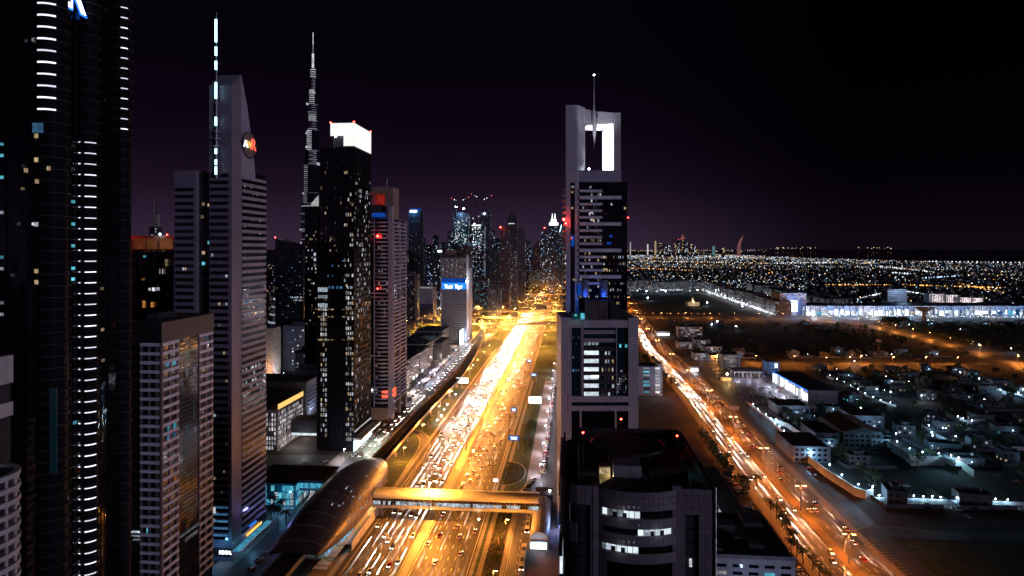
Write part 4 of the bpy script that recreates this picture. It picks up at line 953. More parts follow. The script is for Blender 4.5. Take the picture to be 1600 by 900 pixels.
light('POINT', (1, .06, .03), 1100, t7.root, (fx(589), 9, fz(310)), 0.5); light('POINT', (.1, .2, 1), 900, t7.root, (fx(596), 3, fz(338)), 0.5)
x0, x1 = fx(586), fx(607)
cb = MB(); nseg = 8
for k in range(nseg+1):
    s = k/nseg; cb.v += [(x0+(x1-x0)*s, -2.6*math.sin(math.pi*s), 0), (x0+(x1-x0)*s, -2.6*math.sin(math.pi*s), 1.5), (x0+(x1-x0)*s, 0.2, 0), (x0+(x1-x0)*s, 0.2, 1.5)]
cb.f += [(4*k, 4*k+4, 4*k+5, 4*k+1) for k in range(nseg)]+[(4*k+1, 4*k+5, 4*k+7, 4*k+3) for k in range(nseg)]+[(4*k, 4*k+2, 4*k+6, 4*k+4) for k in range(nseg)]
cb.m = [0]*len(cb.f); bal = cb.mesh('balcony', 'band_tan')
for i in range(50):
    z = top-4-3.6*i
    if z < 14: break
    if i in (18, 19, 34): 
        t7.fp('F', 'belt_course', 'band_tan', 0, x1, z, z+1, 0, 1.0); continue
    link('balcony', bal, t7.root, (0, 0, z))
    if i < 4: t7.fp('F', 'spandrel', 'band_tan', 0, x0, z, z+1.4, 0, 0.8)
    for s_ in (1.5, 25): t7.fp('R', 'balcony', 'band_tan', s_+2.4, s_+21, z, z+1.5, 0, 1.5)
t7.piers('R', 'band_tan', (2.2, 24.8, 47), 0, top, 1.6, 1.7)
t7.fp('F', 'glass_strip', 'glass_black', fx(571), fx(585), 10, top-16, 0, 0.4); t7.piers('F', 'band_tan', (fx(585),), 8, top, 0.8, 0.7)
t7.lit('F', 60, x0, x1, 20, top-4, 3.6, 2.4, ['win_dim', 'win_warm', 'win_cool', 'win_dim'], 0.5, 0.3, 31, hoff=1.9)
t7.lit('R', 70, 3, 46, 20, top-4, 3.6, 2.6, ['win_dim', 'win_warm', 'win_cool', 'win_white'], 0.5, 0.3, 32, hoff=1.9)
for i, y in enumerate((607, 614)): t7.win('R', 'sign_red', 612.5, 615.5, y, y+4, d=2.2); t7.win('F', 'sign_red', 598, 607, y+3, y+6, d=3.0)
MB().bb(fx(572), x1, -4, 0, 0, 11).obj('podium', 'render_brown', t7.root)
beacon(590, 369, 584, 'red warning light high on the curved balcony tower', r=1.2, mastlen=1, power=450)
beacon(590, 451, 584, 'red warning light at mid height of the curved balcony tower', r=0.8, mastlen=1, power=220)

# --- dark towers between spire tower and crown tower
b = Bld('sloped_roof_tower', 'dark glass tower with a sloping roof left of the needle skyscraper', 430, 474, 830); b.D = 30; W = b.W
MB().prism([(0, 0), (W, 0), (W, 30), (0, 30)], 0, [170, 157, 157, 170]).obj('wall', 'glass_smoke', b.root)
b.piers('F', 'metal_dark', [W*.25, W*.45], 0, 155, 1.2, 0.4)
b.lit('F', 70, 1, W-1, 60, 150, 3.8, 2.2, ['win_dim', 'win_cool', 'win_dim', 'win_blue'], 0.5, 0.35, 41, joined=True)
b.lit('F', 26, W*.55, W-1, 88, 96, 3.8, 1.6, ['win_cool'], 0.9, 0.6, 42)
beacon(430, 371, 828, 'red warning light on the high corner of the sloping roof tower', r=0.9, mastlen=2, power=300)
b = Bld('curved_roof_tower', 'slim black tower with a small white lit roof in front of the needle skyscraper', 476, 502, 660); b.D = 26; W = b.W; z0 = H-(322-CY)*.66
MB().bb(0, W, 0, 26, 0, z0).obj('wall', 'glass_black', b.root); MB().bb(W*.55, W, 4, 20, z0, z0+14).obj('crown', 'render_dark', b.root)
MB().prism([(W*.35, 2), (W*.75, 2), (W*.75, 8), (W*.35, 8)], z0, [z0+3, z0+11, z0+11, z0+3]).obj('lit_roof', 'win_white', b.root)
b.fp('F', 'light_strip', 'win_white', 0, W*.62, z0-0.2, z0+0.8, 0, 0.5); b.lit('F', 50, 1, W-1, 60, z0-20, 3.8, 1.9, ['win_dim', 'win_cool', 'win_white', 'win_warm'], 0.6, 0.5, 43, joined=True)
for y0 in (395, 403, 412): b.win('F', 'win_cool', 490.5, 493.5, y0, y0+5)
beacon(501, 313, 655, 'red warning light beside the crown of the slim black tower', r=0.9, mastlen=3, power=300)

# --- low buildings behind the station
b = Bld('lit_office_block', 'low office block with bright window grid and a golden rooftop sign', 405, 433, 494); b.D = 50; W = b.W
MB().bb(0, W, 0, 50, 0, 32).obj('wall', 'render_brown', b.root); MB().bb(0.6, W-0.6, .6, 49.4, 32, 32.4).obj('roof', 'roof_dark', b.root)
for (f_, s0, s1, n_) in (('F', 1, W-0.5, 6), ('R', 2, 48, 17)):
    for i in range(n_):
        for j in range(8):
            if R.random() < 0.86 and not (f_ == 'R' and j in (2, 3) and i > 7):
                a = s0+(s1-s0)*(i+.2)/n_; c = s0+(s1-s0)*(i+.72)/n_; b.fp(f_, 'window', 'win_white' if R.random() < .9 else 'win_dim', a, c, 1.5+3.65*j, 4.1+3.65*j, -0.1, 0.12)
for i in range(5): b.fp('R', 'sign_panel', 'sign_yellow', 2+9.3*i, 10.9+9.3*i, 32.2, 36, -0.3, 0.4)
light('POINT', (1, .9, .85), 1800, b.root, (W+8, 12, 4), 0.5); light('POINT', (1, .9, .85), 1500, b.root, (W+9, 34, 4), 0.5)
b = Bld('framed_grey_building', 'grey building with a pale stepped frame behind the lit office block', 380, 478, 588); b.D = 42; W = b.W
MB().bb(0, W, 0, 42, 0, 33).obj('wall', 'render_grey', b.root); MB().bb(0, W+1, -1, 0, 29, 34.5).obj('frame', 'render_white', b.root); MB().bb(W, W+1.2, -1, 42, 28, 34.5).obj('frame', 'render_white', b.root); MB().bb(W-4, W+1, -1.5, 0, 0, 29).obj('frame', 'render_white', b.root)
for i in range(7): b.fp('R', 'louvre', 'band_white', 2, 41, 3+3.6*i, 4.4+3.6*i, 0, 0.8)
light('POINT', (.55, .65, 1.0), 1500, b.root, (W+5, 10, 8), 0.5)
b = Bld('link_block', 'dark link block with a glowing white soffit between office block and crown tower', 455, 498, 505); W = b.W; b.D = 14
MB().bb(0, W, 0, 14, 11, 21.5).obj('wall', 'render_dark', b.root); b.fp('F', 'soffit_strip', 'office_white', 0.3, W-0.3, 9.2, 11, -1, 0.4)
light('POINT', (.95, .95, 1), 3000, b.root, (W/2, -4, 6), 0.6)
b = Bld('blue_lit_pavilion', 'low two part glass pavilion lit bright cyan behind the station', 395, 462, 388); W = b.W; b.D = 22
MB().bb(0, W, 0, 22, 0, 14).obj('wall', 'glass_teal', b.root); MB().bb(-1, W+16, 4, 30, 14, 15.2).obj('roof', 'roof_dark', b.root); MB().bb(W, W+15, 6, 28, 8, 14).obj('upper_wing', 'render_dark', b.root)
for f_, s0, s1 in (('F', 2, W), ('R', 0, 20)):
    n_ = int((s1-s0)/2.4)
    for i in range(n_):
        for j in range(3):
            if R.random() < .85: b.fp(f_, 'window', R.choice(('panel_cyan', 'panel_cyan', 'win_cyan', 'win_cool')), s0+2.4*i, s0+2.4*i+2.0, 1+4.2*j, 4.4+4.2*j, 0, 0.15)
for i in range(9): b.fp((Vector((W, 6)), 0.0), 'window', 'panel_cyan', 0.5+1.6*i, 1.9+1.6*i, 9.5, 12.6, 0, 0.15)
light('POINT', (.15, .55, 1), 2800, b.root, (W-6, -6, 7), 0.6); light('POINT', (.15, .55, 1), 2200, b.root, (W+6, 0, 6), 0.6)

# --- stepped row of low-rises along the frontage street
LBL = ['nearest', 'second', 'third', 'fourth', 'fifth', 'farthest']
for k in range(6):
    Y0 = 668+66*k; a = -181-3.0*k; p = RD(a, Y0); r_ = empty('low_rise_block', p, -TH, f'{LBL[k]} seven storey block in the stepped row along the frontage street', 'apartment block', 'stepped row of seven storey blocks')
    hgt = 26+1.2*(k % 2); wd = 46
    MB().bb(-wd, -3 if k % 2 else 0, 0, 61, 0, hgt).obj('wall', 'render_brown', r_); MB().bb(-wd+1, -4, 1, 60, hgt, hgt+0.3).obj('roof', 'roof_dark', r_)
    x = -3 if k % 2 else 0
    for j in range(3): MB().bb(-wd-0.3*j, x+0.9+0.5*(2-j), -0.9-0.2*j, 61, hgt-5.0+2.1*j, hgt-4.0+2.1*j).obj('cornice', 'render_cream', r_)
    for i in range(10):
        y = 2+6*i; cube('pier', 'render_cream', r_, (x+0.3, y, (hgt-5)/2), (0.6, 1.2, hgt-5))
        for j in range(6):
            cube('window', R.choice(['glass_black']*5+['win_dim', 'win_warm']), r_, (x+0.12, y+2.9, 4.6+3.3*j), (0.3, 2.6, 1.7))
    for i in range(8): cube('shop_front', R.choice(('win_white', 'win_warm', 'sign_white', 'win_cool')), r_, (x+0.4, 4+7*i, 1.8), (0.5, 5.2, 2.6))
    for i in range(5): cube('air_handler', 'render_dark', r_, (-8-7*i, R.uniform(8, 50), hgt+1), (3, 4, 1.6))
    light('POINT', (.75, .68, 1.0) if k in (1, 2) else (1, .85, .7), 15000, r_, (12, 30, 5), 0.6)
r_ = empty('white_hoarding', RD(-176, 1052), -TH, 'blank glaring white hoarding at the end of the low-rise row', 'hoarding'); MB().bb(-1, 0, -22, 30, 1, 24).obj('panel', 'sign_white', r_); MB().bb(-2.4, -1, -22, 30, 0, 24.5).obj('frame', 'metal_dark', r_)
light('POINT', WHITE, 8000, r_, (10, 0, 10), 1)
r_ = empty('water_tank', RD(-238, 742), 0, 'pale blue cylindrical roof tank behind the low-rise row', 'tank'); MB().cyl((0, 0), 5.5, 5.5, 26, 41, 20).obj('drum', 'render_white', r_); MB().cyl((0, 0), 5.0, 5.0, 0, 26, 12).obj('stand', 'render_dark', r_)
light('POINT', (.2, .55, 1), 700, r_, (4, -10, 36), .4)
b = Bld('plant_building', 'dark low building with two pale green roof trusses behind the low-rise row', 636, 690, 900); MB().bb(0, b.W, 0, 60, 0, 24).obj('wall', 'roof_dark', b.root)
for i in range(2): MB().bb(b.W*.25+8*i, b.W*.25+10+8*i, 2, 50, 24, 27).obj('roof_truss', 'band_white', b.root)
light('POINT', (.4, 1, .8), 900, b.root, (b.W*.6, 20, 32), .5)

# --- blue sign tower
t9 = Bld('blue_sign_tower', 'grid faced tower with a bright blue sign band beside the interchange', 690.5, 728, 1060); t9.D = 62; W = t9.W; fz = lambda y: H-(y-CY)*1.06
MB().bb(0, W, 0, 62, 0, fz(402)).obj('wall', 'glass_smoke', t9.root)
for i in range(13): t9.fp('F', 'pier', 'clad_grid', W*i/12-0.8, W*i/12+0.8, 0, fz(402), 0, 0.9)
for i in range(40):
    z = fz(455)-3.5*i
    if z < 3: break
    t9.fp('F', 'spandrel', 'clad_grid', 0, W, z, z+1.5, 0, 0.7)
t9.fp('F', 'sign_band', 'sign_blue_dim', 0, W, fz(442), fz(435), 0, 1.1); t9.fp('F', 'sign_band', 'sign_blue', 0, W, fz(452), fz(442), 0, 1.2)
text('lettering', 'Tasti', 8, 'sign_white', t9.root, (W*.28, -1.6, fz(448)), (math.pi/2, 0, 0), .3, 13, bold=.3); text('lettering', 'Tiger', 8, 'sign_white', t9.root, (W*.70, -1.6, fz(448)), (math.pi/2, 0, 0), .3, 13, bold=.3)
for i in range(9): t9.fp('F', 'floor_line', 'clad_grid', 0, W, fz(434)+3.8*i, fz(434)+3.8*i+1.2, 0, 0.8)
t9.lit('F', 170, 0.5, W-0.5, fz(434), fz(404), 3.8, 2.2, ['win_warm', 'win_white', 'win_cool', 'win_orange'], 0.7, 0.5, 51, joined=True)
t9.lit('F', 60, 0.5, W-0.5, fz(530), fz(455), 3.5, 3.2, ['win_dim', 'win_cool', 'win_orange'], 0.5, 0.4, 52, joined=True)
t9.fp('R', 'side_cladding', 'clad_pale', 0, 24, 0, fz(398), 0, 1.2); t9.fp('R', 'side_cladding', 'clad_pale', 32, 62, 0, fz(420), 0, 1.2)
MB().prism([(-.5, -.5), (W+.5, -.5), (W+.5, 62), (-.5, 62)], fz(402), [fz(399)]*4).obj('crown_slab', 'roof_dark', t9.root)
MB().prism([(0, -.5), (4, -.5), (4, 30), (0, 30)], fz(399), [fz(385), fz(391), fz(391), fz(385)]).obj('crown_horn', 'roof_dark', t9.root); MB().prism([(W-5, -.5), (W, -.5), (W, 60), (W-5, 60)], fz(399), [fz(391), fz(384), fz(384), fz(391)]).obj('crown_horn', 'roof_dark', t9.root)
MB().bb(3, W-4, 8, 30, fz(399), fz(391)).obj('plant_room', 'render_brown', t9.root)
light('POINT', WHITE, 26000, t9.root, (W+14, 8, fz(442)), 1.0); light('POINT', WHITE, 14000, t9.root, (W+16, 20, fz(510)), 1.0); light('POINT', (.1, .4, 1), 9000, t9.root, (W*.9, -14, fz(522)), 1.0)
MB().octa((W+2, -1.5, fz(440)), 2.2).obj('floodlight', 'lamp_white', t9.root)
# ============================================================ RIGHT SIDE
# --- portal topped tower (front plane at 347 m)
YC = 347.0
def wx(px, Y=YC): return (px-CX)/F*Y
def wz(py, Y=YC): return H-(py-CY)/F*Y
t8 = empty('portal_tower', (wx(902), YC, 0), 0, 'pale panelled skyscraper with a glowing open portal and a needle hanging through it', 'skyscraper')
ox = wx(902)
def P8(pts): return [(wx(px, Y)-ox, Y-YC) for px, Y in pts]
zt, zb, zo = wz(164), wz(193), wz(266)
lp = [(884, 347), (902, 347), (914, 354), (914, 367), (884, 367)]
MB().prism(P8(lp), wz(500), zt).obj('left_pylon', 'clad_pale', t8)
MB().prism(P8([(959, 347), (970, 347), (970, 368), (941, 368), (941.5, 361)]), zo, wz(176)).obj('right_pylon', 'clad_pale', t8)
MB().prism(P8([(959.2, 346.8), (941.3, 361), (941.3, 362), (959.4, 347.6)]), zo+0.1, zb-0.1).obj('reveal', 'render_white', t8)
MB().prism(P8([(914, 354), (930, 350), (959, 347.2), (959, 368), (914, 368)]), zb, [wz(166), wz(172), wz(176), wz(176), wz(166)]).obj('portal_beam', 'clad_pale', t8)
MB().prism(P8([(902, 348), (971, 348), (971, 368), (902, 368)]), wz(284), zo).obj('portal_base', 'clad_lilac', t8)
MB().tube([(wx(928)-ox, -0.5, wz(118)), (wx(928)-ox, -0.5, wz(170)), (wx(929)-ox, 0, wz(192)), (wx(928.5)-ox, 0.5, wz(232))], [0.12, 0.5, 1.45, 0.05], 10).obj('needle', 'steel_light', t8)
MB().octa((wx(928)-ox, -0.5, wz(117.5)), 0.5).obj('tip_lamp', 'lamp_white', t8)
MB().octa((wx(922)-ox, 5, wz(262)), 0.6).obj('floodlight', 'lamp_white', t8)
light('SPOT', (0.93, 0.93, 1.0), 120000, t8, (wx(921)-ox, 9, zo+1.5), 0.5, (wx(952)-ox, 5, wz(222)), 2.4, 0.8)
light('SPOT', (0.88, 0.88, 1.0), 14000, t8, (wx(925)-ox, -12, zo+12), 0.5, (wx(935)-ox, 2, wz(185)), 1.3, 1.0)
# shaft
sh = P8([(905, 348.2), (980, 348.2), (980, 378), (905, 378)])
MB().prism(sh, wz(486), wz(284)).obj('glass_wall', 'glass_black', t8)
B8 = Bld.__new__(Bld); B8.o = Vector((ox, YC)); B8.dx = Vector((1, 0)); B8.dy = Vector((0, 1)); B8.W = wx(980)-ox; B8.D = 30; B8.root = t8; B8.rz = 0
fx = lambda px: wx(px)-ox
for i in range(15):
    y = 298.5+10.3*i; long_ = i in (1, 5, 9, 13)
    B8.fp('F', 'balcony', 'band_white', fx(905), fx(970.5 if long_ else 940.5), wz(y+(2.6 if long_ else 1.9)), wz(y-(2.6 if long_ else 1.9)), -1.0, 0.9)
B8.fp('F', 'slot_window', 'glass_smoke', fx(891.5), fx(898), wz(470), wz(285), 0, 0.05); B8.fp('F', 'slot_window', 'glass_smoke', fx(891.5), fx(898), wz(496), wz(462), 0, 0.06)
B8.fp('F', 'slot_window', 'sign_blue_dim', fx(892.5), fx(897), wz(385), wz(368), 0, 0.12)
for i in range(22): B8.fp((Vector((fx(884), 2.0)), 0.0), 'side_balcony', 'band_white', -1.4, 0.0, wz(296+9.5*i), wz(292.5+9.5*i), -3, 0.6)
B8.lit('F', 60, fx(906), fx(940), wz(455), wz(296), 3.57, 1.1, ['win_dim', 'win_cool', 'win_warm', 'win_white', 'win_dim'], 0.7, 0.42, 61, hoff=0.3, d=-0.9)
for a_, c_, n_, s_ in ((906, 978, 70, 62), (940, 979, 50, 63)):
    B8.lit((Vector((0, 1.2)), 0.0), n_, fx(a_), fx(c_), wz(478), wz(395), 3.57, 0.9, ['win_dim', 'win_cool', 'win_warm', 'win_dim'], 0.6, 0.4, s_, hoff=0.5, d=0.15)
for px, py, m_, w_ in ((955, 310, 'win_cool', 1.2), (956, 319, 'win_cool', 1.2), (947, 334, 'win_dim', 3), (977, 325, 'win_warm', 1.2), (925, 333, 'win_white', 1.8), (925, 343, 'win_white', 1.8), (923, 292, 'win_cool', 1.6), (955, 369, 'sign_blue_dim', 2), (952, 380, 'sign_blue_dim', 3), (897, 437, 'win_warm', 2), (930, 361, 'win_cool', 1.5), (958, 452, 'win_cool', 1), (946, 421, 'win_warm', 3), (895, 292, 'win_white', 1.6), (894, 300, 'win_warm', 1.4), (894, 325, 'win_warm', 1.6), (893, 372, 'dot_red', .8)):
    B8.fp((Vector((0, 1.2 if px > 902 else 0)), 0.0), 'window', m_, fx(px)-w_*.4, fx(px)+w_*.4, wz(py+1.6), wz(py-1.6), 0, 0.2)
# blue lit louvred drums above the setback
for px in (913.5, 943):
    for k in range(9): MB().cyl((fx(px), -0.2), 2.3, 2.3, wz(463-3*k)-.28, wz(463-3*k)+.28, 14).obj('louvre_ring', 'render_grey', t8)
    MB().cyl((fx(px), -0.2), 1.7, 1.7, wz(464), wz(438), 12).obj('drum', 'render_dark', t8); MB().octa((fx(px), -2.9, wz(462.5)), 0.4).obj('floodlight', 'sign_blue', t8)
    light('POINT', (0.03, 0.12, 1.0), 900, t8, (fx(px), -4.0, wz(460)), 0.3)
B8.fp('F', 'blue_fin', 'sign_blue_dim', fx(903), fx(909), wz(461), wz(443), 0, 0.6)
# lower block in front
t8b = 339.0; fy = t8b-YC; w2 = lambda px: wx(px, t8b)-ox; z2 = lambda y: wz(y, t8b)
MB().bb(w2(893), w2(982), fy+1.5, fy+34, 0, z2(500)).obj('podium_glass', 'glass_blue', t8)
MB().bb(w2(877), w2(893), fy, fy+34, 0, z2(497)).obj('podium_pylon', 'clad_pale', t8); MB().bb(w2(982), w2(997.5), fy, fy+34, 0, z2(497)).obj('podium_pylon', 'clad_pale', t8)
MB().bb(w2(893), w2(982), fy+0.3, fy+3, z2(512), z2(501)).obj('lintel', 'clad_pale', t8)
for i in range(24): MB().bb(w2(894+3.7*i), w2(895+3.7*i), fy+0.1, fy+1, z2(501), z2(498.5)).obj('merlon', 'clad_pale', t8)
for a, c in ((912, 963),): MB().bb(w2(a)-.6, w2(a), fy+.6, fy+3, z2(618), z2(512)).obj('mullion_pier', 'clad_lilac', t8); MB().bb(w2(c), w2(c)+.6, fy+.6, fy+3, z2(618), z2(512)).obj('mullion_pier', 'clad_lilac', t8)
MB().bb(w2(908), w2(911), fy+.8, fy+3, z2(618), z2(512)).obj('mullion_pier', 'clad_lilac', t8)
for y0, y1 in ((619, 628), (634, 642)): MB().bb(w2(888), w2(984), fy-0.4, fy+3, z2(y1), z2(y0)).obj('beam', 'clad_pale', t8)
MB().bb(w2(893), w2(982), fy+1.2, fy+1.6, 0, z2(642)).obj('dark_opening', 'glass_black', t8); MB().bb(w2(906), w2(909), fy+.6, fy+2, 0, z2(642)).obj('mullion_pier', 'clad_pale', t8); MB().bb(w2(961), w2(964), fy+.6, fy+2, 0, z2(642)).obj('mullion_pier', 'clad_pale', t8)
B9 = Bld.__new__(Bld); B9.o = Vector((ox, t8b+1.5)); B9.dx = Vector((1, 0)); B9.dy = Vector((0, 1)); B9.W = 40; B9.D = 30; B9.root = t8; B9.rz = 0; B9.face = lambda w: (Vector((0, fy+1.5)), 0.0)
for i in range(9):
    y = 519+12.9*i; B9.fp('F', 'spandrel', 'render_dark' if i > 1 else 'clad_lilac', w2(912.5), w2(962.5), z2(y+3), z2(y-2.6), 0, 0.5)
    B9.fp('F', 'sill_line', 'metal_grey', w2(912.5), w2(962.5), z2(y+3.4), z2(y+3), 0, 0.6)
for i in range(8):
    y = 527+12.9*i
    if i in (0, 1): continue
    if i >= 2: B9.fp('F', 'office_window', 'office_white' if i != 5 else 'win_cool', w2(913), w2(936), z2(y+4.5), z2(y-4), 0, 0.12)
    for px in (941, 946, 951, 957): 
        if R.random() < .7: B9.fp('F', 'window', R.choice(('win_warm', 'win_dim', 'win_cool', 'win_white')), w2(px), w2(px+R.uniform(1.5, 3.5)), z2(y+4), z2(y-3), 0, 0.12)
for i in range(4): B9.fp('F', 'office_window', 'win_cool', w2(913+6*i), w2(917.5+6*i), z2(540), z2(532), 0, 0.12)
B9.fp('F', 'office_window', 'office_white', w2(913), w2(936), z2(592), z2(582), 0, 0.16); B9.fp('F', 'bright_lamp', 'sign_white', w2(925), w2(936), z2(591), z2(584), 0.1, 0.25)
for px, py in ((970, 541), (979, 541), (975, 595), (968, 587), (972, 600), (969, 607), (974, 580), (978, 587)): B9.fp('F', 'window', 'win_cyan' if py < 550 else 'win_dim', w2(px-1.5), w2(px+1.5), z2(py+2.5), z2(py-2.5), 0, 0.12)
B9.lit('F', 34, w2(965), w2(980), z2(616), z2(578), 1.4, .8, ['win_cool', 'win_dim'], .7, .6, 66); B9.lit('F', 8, w2(894), w2(907), z2(600), z2(520), 3.5, 1.4, ['win_blue', 'win_dim'], .6, .4, 67)
for i in range(10): B9.fp('F', 'transom', 'metal_dark', w2(893.5), w2(907.5), z2(517+10.5*i), z2(516.3+10.5*i), 0, .1); B9.fp('F', 'transom', 'metal_dark', w2(965), w2(981.5), z2(517+10.5*i), z2(516.3+10.5*i), 0, .1)
MB().bb(w2(894), w2(908), fy+2, fy+10, z2(500), z2(490)).obj('penthouse', 'glass_teal', t8); MB().bb(w2(908), w2(914), fy+2, fy+6, z2(500), z2(491)).obj('penthouse_window', 'win_cyan', t8)
MB().bb(w2(915), w2(952), fy+4, fy+8, z2(500), z2(470)).obj('setback_wall', 'render_dark', t8)
for i in range(14): MB().bb(w2(916+2.6*i), w2(917+2.6*i), fy+3.7, fy+4, z2(499), z2(472)).obj('slat', 'render_brown', t8)
MB().prism([(w2(955), fy+3), (w2(990), fy+3), (w2(990), fy+30), (w2(955), fy+30)], z2(500), [z2(468), z2(496), z2(496), z2(468)]).obj('sloped_roof', 'roof_dark', t8)
light('POINT', (.2, .9, .9), 120, t8, (w2(901), fy-1, z2(494)), .3)
beacon(881, 343, 345, 'bright red warning light at the left edge of the portal tower', r=0.9, mastlen=1, power=900); beacon(884, 349, 345, 'second red light just below at the left edge of the portal tower', r=0.6, mastlen=1, power=200)
beacon(981.5, 340, 347, 'small red light on the right edge of the portal tower', r=0.35, mastlen=1, power=60)

# --- near round cornered building
t10 = Bld('round_cornered_tower', 'near dark tower with a curved window bay, panelled walls and red roof lights', 875, 1120, 142, corner='L'); W = t10.W; D = 47
fx = lambda px: t10.pt('F', px, 500)[0]; Z = lambda y: H-(y-CY)*.142
def rounded(x0, x1, y0, y1, r, n=7):
    p = []
    for cx, cy_, a in ((x1-1.0, y0+1.0, -90), (x1-1.0, y1-1.0, 0), (x0+r, y1-r, 90), (x0+r, y0+r, 180)):
        rr_ = 1.0 if cx > x0+r+1 else r
        for i in range(n+1):
            t = math.radians(a+90*i/n); p.append((cx+rr_*math.cos(t), cy_+rr_*math.sin(t)))
    return p
RT = 104.6
MB().prism(rounded(0.6, W-0.6, 0.6, D-0.6, 5.0), 0, RT-3.6).obj('core_wall', 'render_dark', t10.root)
MB().prism(rounded(0.5, W-0.5, 0.5, D-0.5, 5.0), RT-3.6, RT-3.4).obj('roof', 'roof_dark', t10.root)
# panelled skin: real panels 1.42 m square, bottom at Z(850) on the left, lower on the right
outer = rounded(0, W, 0, D, 5.4, 5)
def skin(poly_from, poly_to, zlo, zhi, pitch=1.42, skip=None, mat='shell_panel'):
    cnt = 0
    for (x0, y0), (x1, y1) in zip(poly_from, poly_to):
        L_ = math.hypot(x1-x0, y1-y0)
        if L_ < 0.05: continue
        n_ = max(1, round(L_/pitch)); a = math.atan2(y1-y0, x1-x0); k = 0
        nz = int((zhi-zlo)/pitch+0.5)
        for i in range(n_):
            for j in range(nz):
                s = (i+.5)/n_; x, y = x0+(x1-x0)*s, y0+(y1-y0)*s; z = zhi-(j+.5)*pitch
                if skip and skip(x, y, z): continue
                yield x, y, z, a, L_/n_-0.07, pitch-0.07
def put(gen, mat='panel_stone'):
    c = 0; mbx = MB()
    for x, y, z, a, w_, h_ in gen:
        dd = 0.28+R.uniform(-.015, .015)
        if c < 300: cube('wall_panel', mat, t10.root, (x, y, z), (w_, dd, h_), a)
        else: mbx.box((x, y, z), (w_, dd, h_), a)
        c += 1
    if mbx.v: tag(mbx.obj('wall_panels', mat, t10.root), kind='stuff')
surf('panel_stone', (0.20, 0.165, 0.19), 0.5, 0.22, 0.5)
def skipf(x, y, z):
    if y < 1.0:
        if fx(907) < x < fx(925) and z < Z(788): return True
        if fx(895) < x < fx(898.5) and Z(817) < z < Z(790): return True
        if fx(1069) < x < fx(1089) and z < Z(800): return True
        if fx(1097) < x < fx(1101) and Z(822) < z < Z(797): return True
        if fx(931) < x < fx(1050): return True
        if x < fx(892) and z < Z(843): return True
    return False
n_ = len(outer); segF = []; 
front = [((5.4, 0), (fx(932), 0)), ((fx(1050), 0), (W-1, 0))]
corner = [p for p in outer if p[0] < 5.5 and p[1] < 5.5]; corner.sort(key=lambda p: p[0])
cseg = list(zip(corner[:-1], corner[1:])); 
allseg = cseg+front+[((W-0.02, 1), (W-0.02, D-1))]
put(g for s_ in allseg for g in skin([s_[0]], [s_[1]], Z(905) if s_ not in cseg else Z(843), RT, skip=skipf))
MB().tube([(0, 5.4, RT+.05)]+[(p[0], p[1], RT+.05) for p in corner]+[(fx(932), 0, RT+.05)], 0.12, 4).obj('coping', 'metal_dark', t10.root)
# left flank facing the highway: glass with horizontal ribbons
for i in range(9): MB().bb(-0.35, 0.5, 5.4, D-6, RT-1.5-7*i-3.0, RT-1.5-7*i).obj('flank_band', 'clad_lilac', t10.root)
for i in range(9): MB().bb(-0.1, 0.5, 5.4, D-6, RT-8.5-7*i, RT-4.5-7*i).obj('flank_window', 'office_white' if i in (2,) else 'glass_smoke', t10.root)
# curved bay
xb0, xb1 = fx(931), fx(1063); cxb = (xb0+xb1)/2; hw = (xb1-xb0)/2; sag = 2.7; Rb = (hw*hw+sag*sag)/(2*sag); ab = math.asin(hw/Rb); cyb = Rb-sag+0.4
def bay(name, mat, r0, r1, z0, z1, f0=0.0, f1=1.0, n=14):
    a0 = -math.pi/2-ab+2*ab*f0; a1 = -math.pi/2-ab+2*ab*f1
    return MB().arc(cxb, cyb, Rb+r0, Rb+r1, a0, a1, z0, z1, n).obj(name, mat, t10.root)
Zb = lambda y: H-(y-CY)*.1395
bay('bay_roof', 'roof_dark', -8, -0.1, Zb(766)-.3, Zb(766))
rows = [(766, 796), (808, 824), (834, 851), (862, 878)]
for j, (ya, yb) in enumerate(rows):
    for k in range(18):
        f0, f1 = k/18, (k+1)/18; rr_ = 2 if j == 0 else 1
        for q in range(rr_ if j else 3):
            nq = 3 if j == 0 else 1; hh = (Zb(ya)-Zb(yb))/nq; z1 = Zb(ya)-hh*q
            bay('bay_panel', 'panel_stone', -0.3, 0.0+R.uniform(-.01, .01), z1-hh+.05, z1-.03, f0+.0015, f1-.0015, 2)
        if not j: continue
for j, (ya, yb, f0, f1) in enumerate(((796, 808, .0, 1), (824, 834, .0, 1), (851, 862, .0, 1))):
    bay('ribbon_window', 'glass_black', -1.2, -1.0, Zb(yb)-.3, Zb(ya)+.2)
    for k in range(12): bay('window_mullion', 'metal_dark', -1.05, -0.9, Zb(yb), Zb(ya), (k+.5)/12, (k+.5)/12+.004, 1)
for (ya, yb, f0, f1, m_) in ((797, 807, .06, .52, 'office_white'), (825, 834, .49, .98, 'office_white'), (852, 861.5, .04, .50, 'office_white')):
    bay('lit_ceiling', 'office_white', -4.0, -1.25, Zb(ya)+.0, Zb(ya)+.15, f0, f1); nn_ = 7
    for k in range(nn_):
        a, c = f0+(f1-f0)*k/nn_, f0+(f1-f0)*(k+1)/nn_
        bay('lit_window', R.choice(('office_white', 'win_cool', 'office_white')), -1.0, -0.88, Zb(yb)-.25, Zb(ya)-.1, a+.004, c-.004, 2)
    for k in (.3, .55): bay('desk', 'metal_dark', -.88, -.75, Zb(yb)-.2, Zb(yb)+.75, f0+(f1-f0)*k, f0+(f1-f0)*k+.05, 1)
    light('POINT', (.8, .93, 1), 25, t10.root, (cxb+(f0+f1-1)*hw, -3.0, Zb(yb)+.6), .2)
bay('lower_recess', 'glass_black', -1.6, -1.4, 0, Zb(880)); 
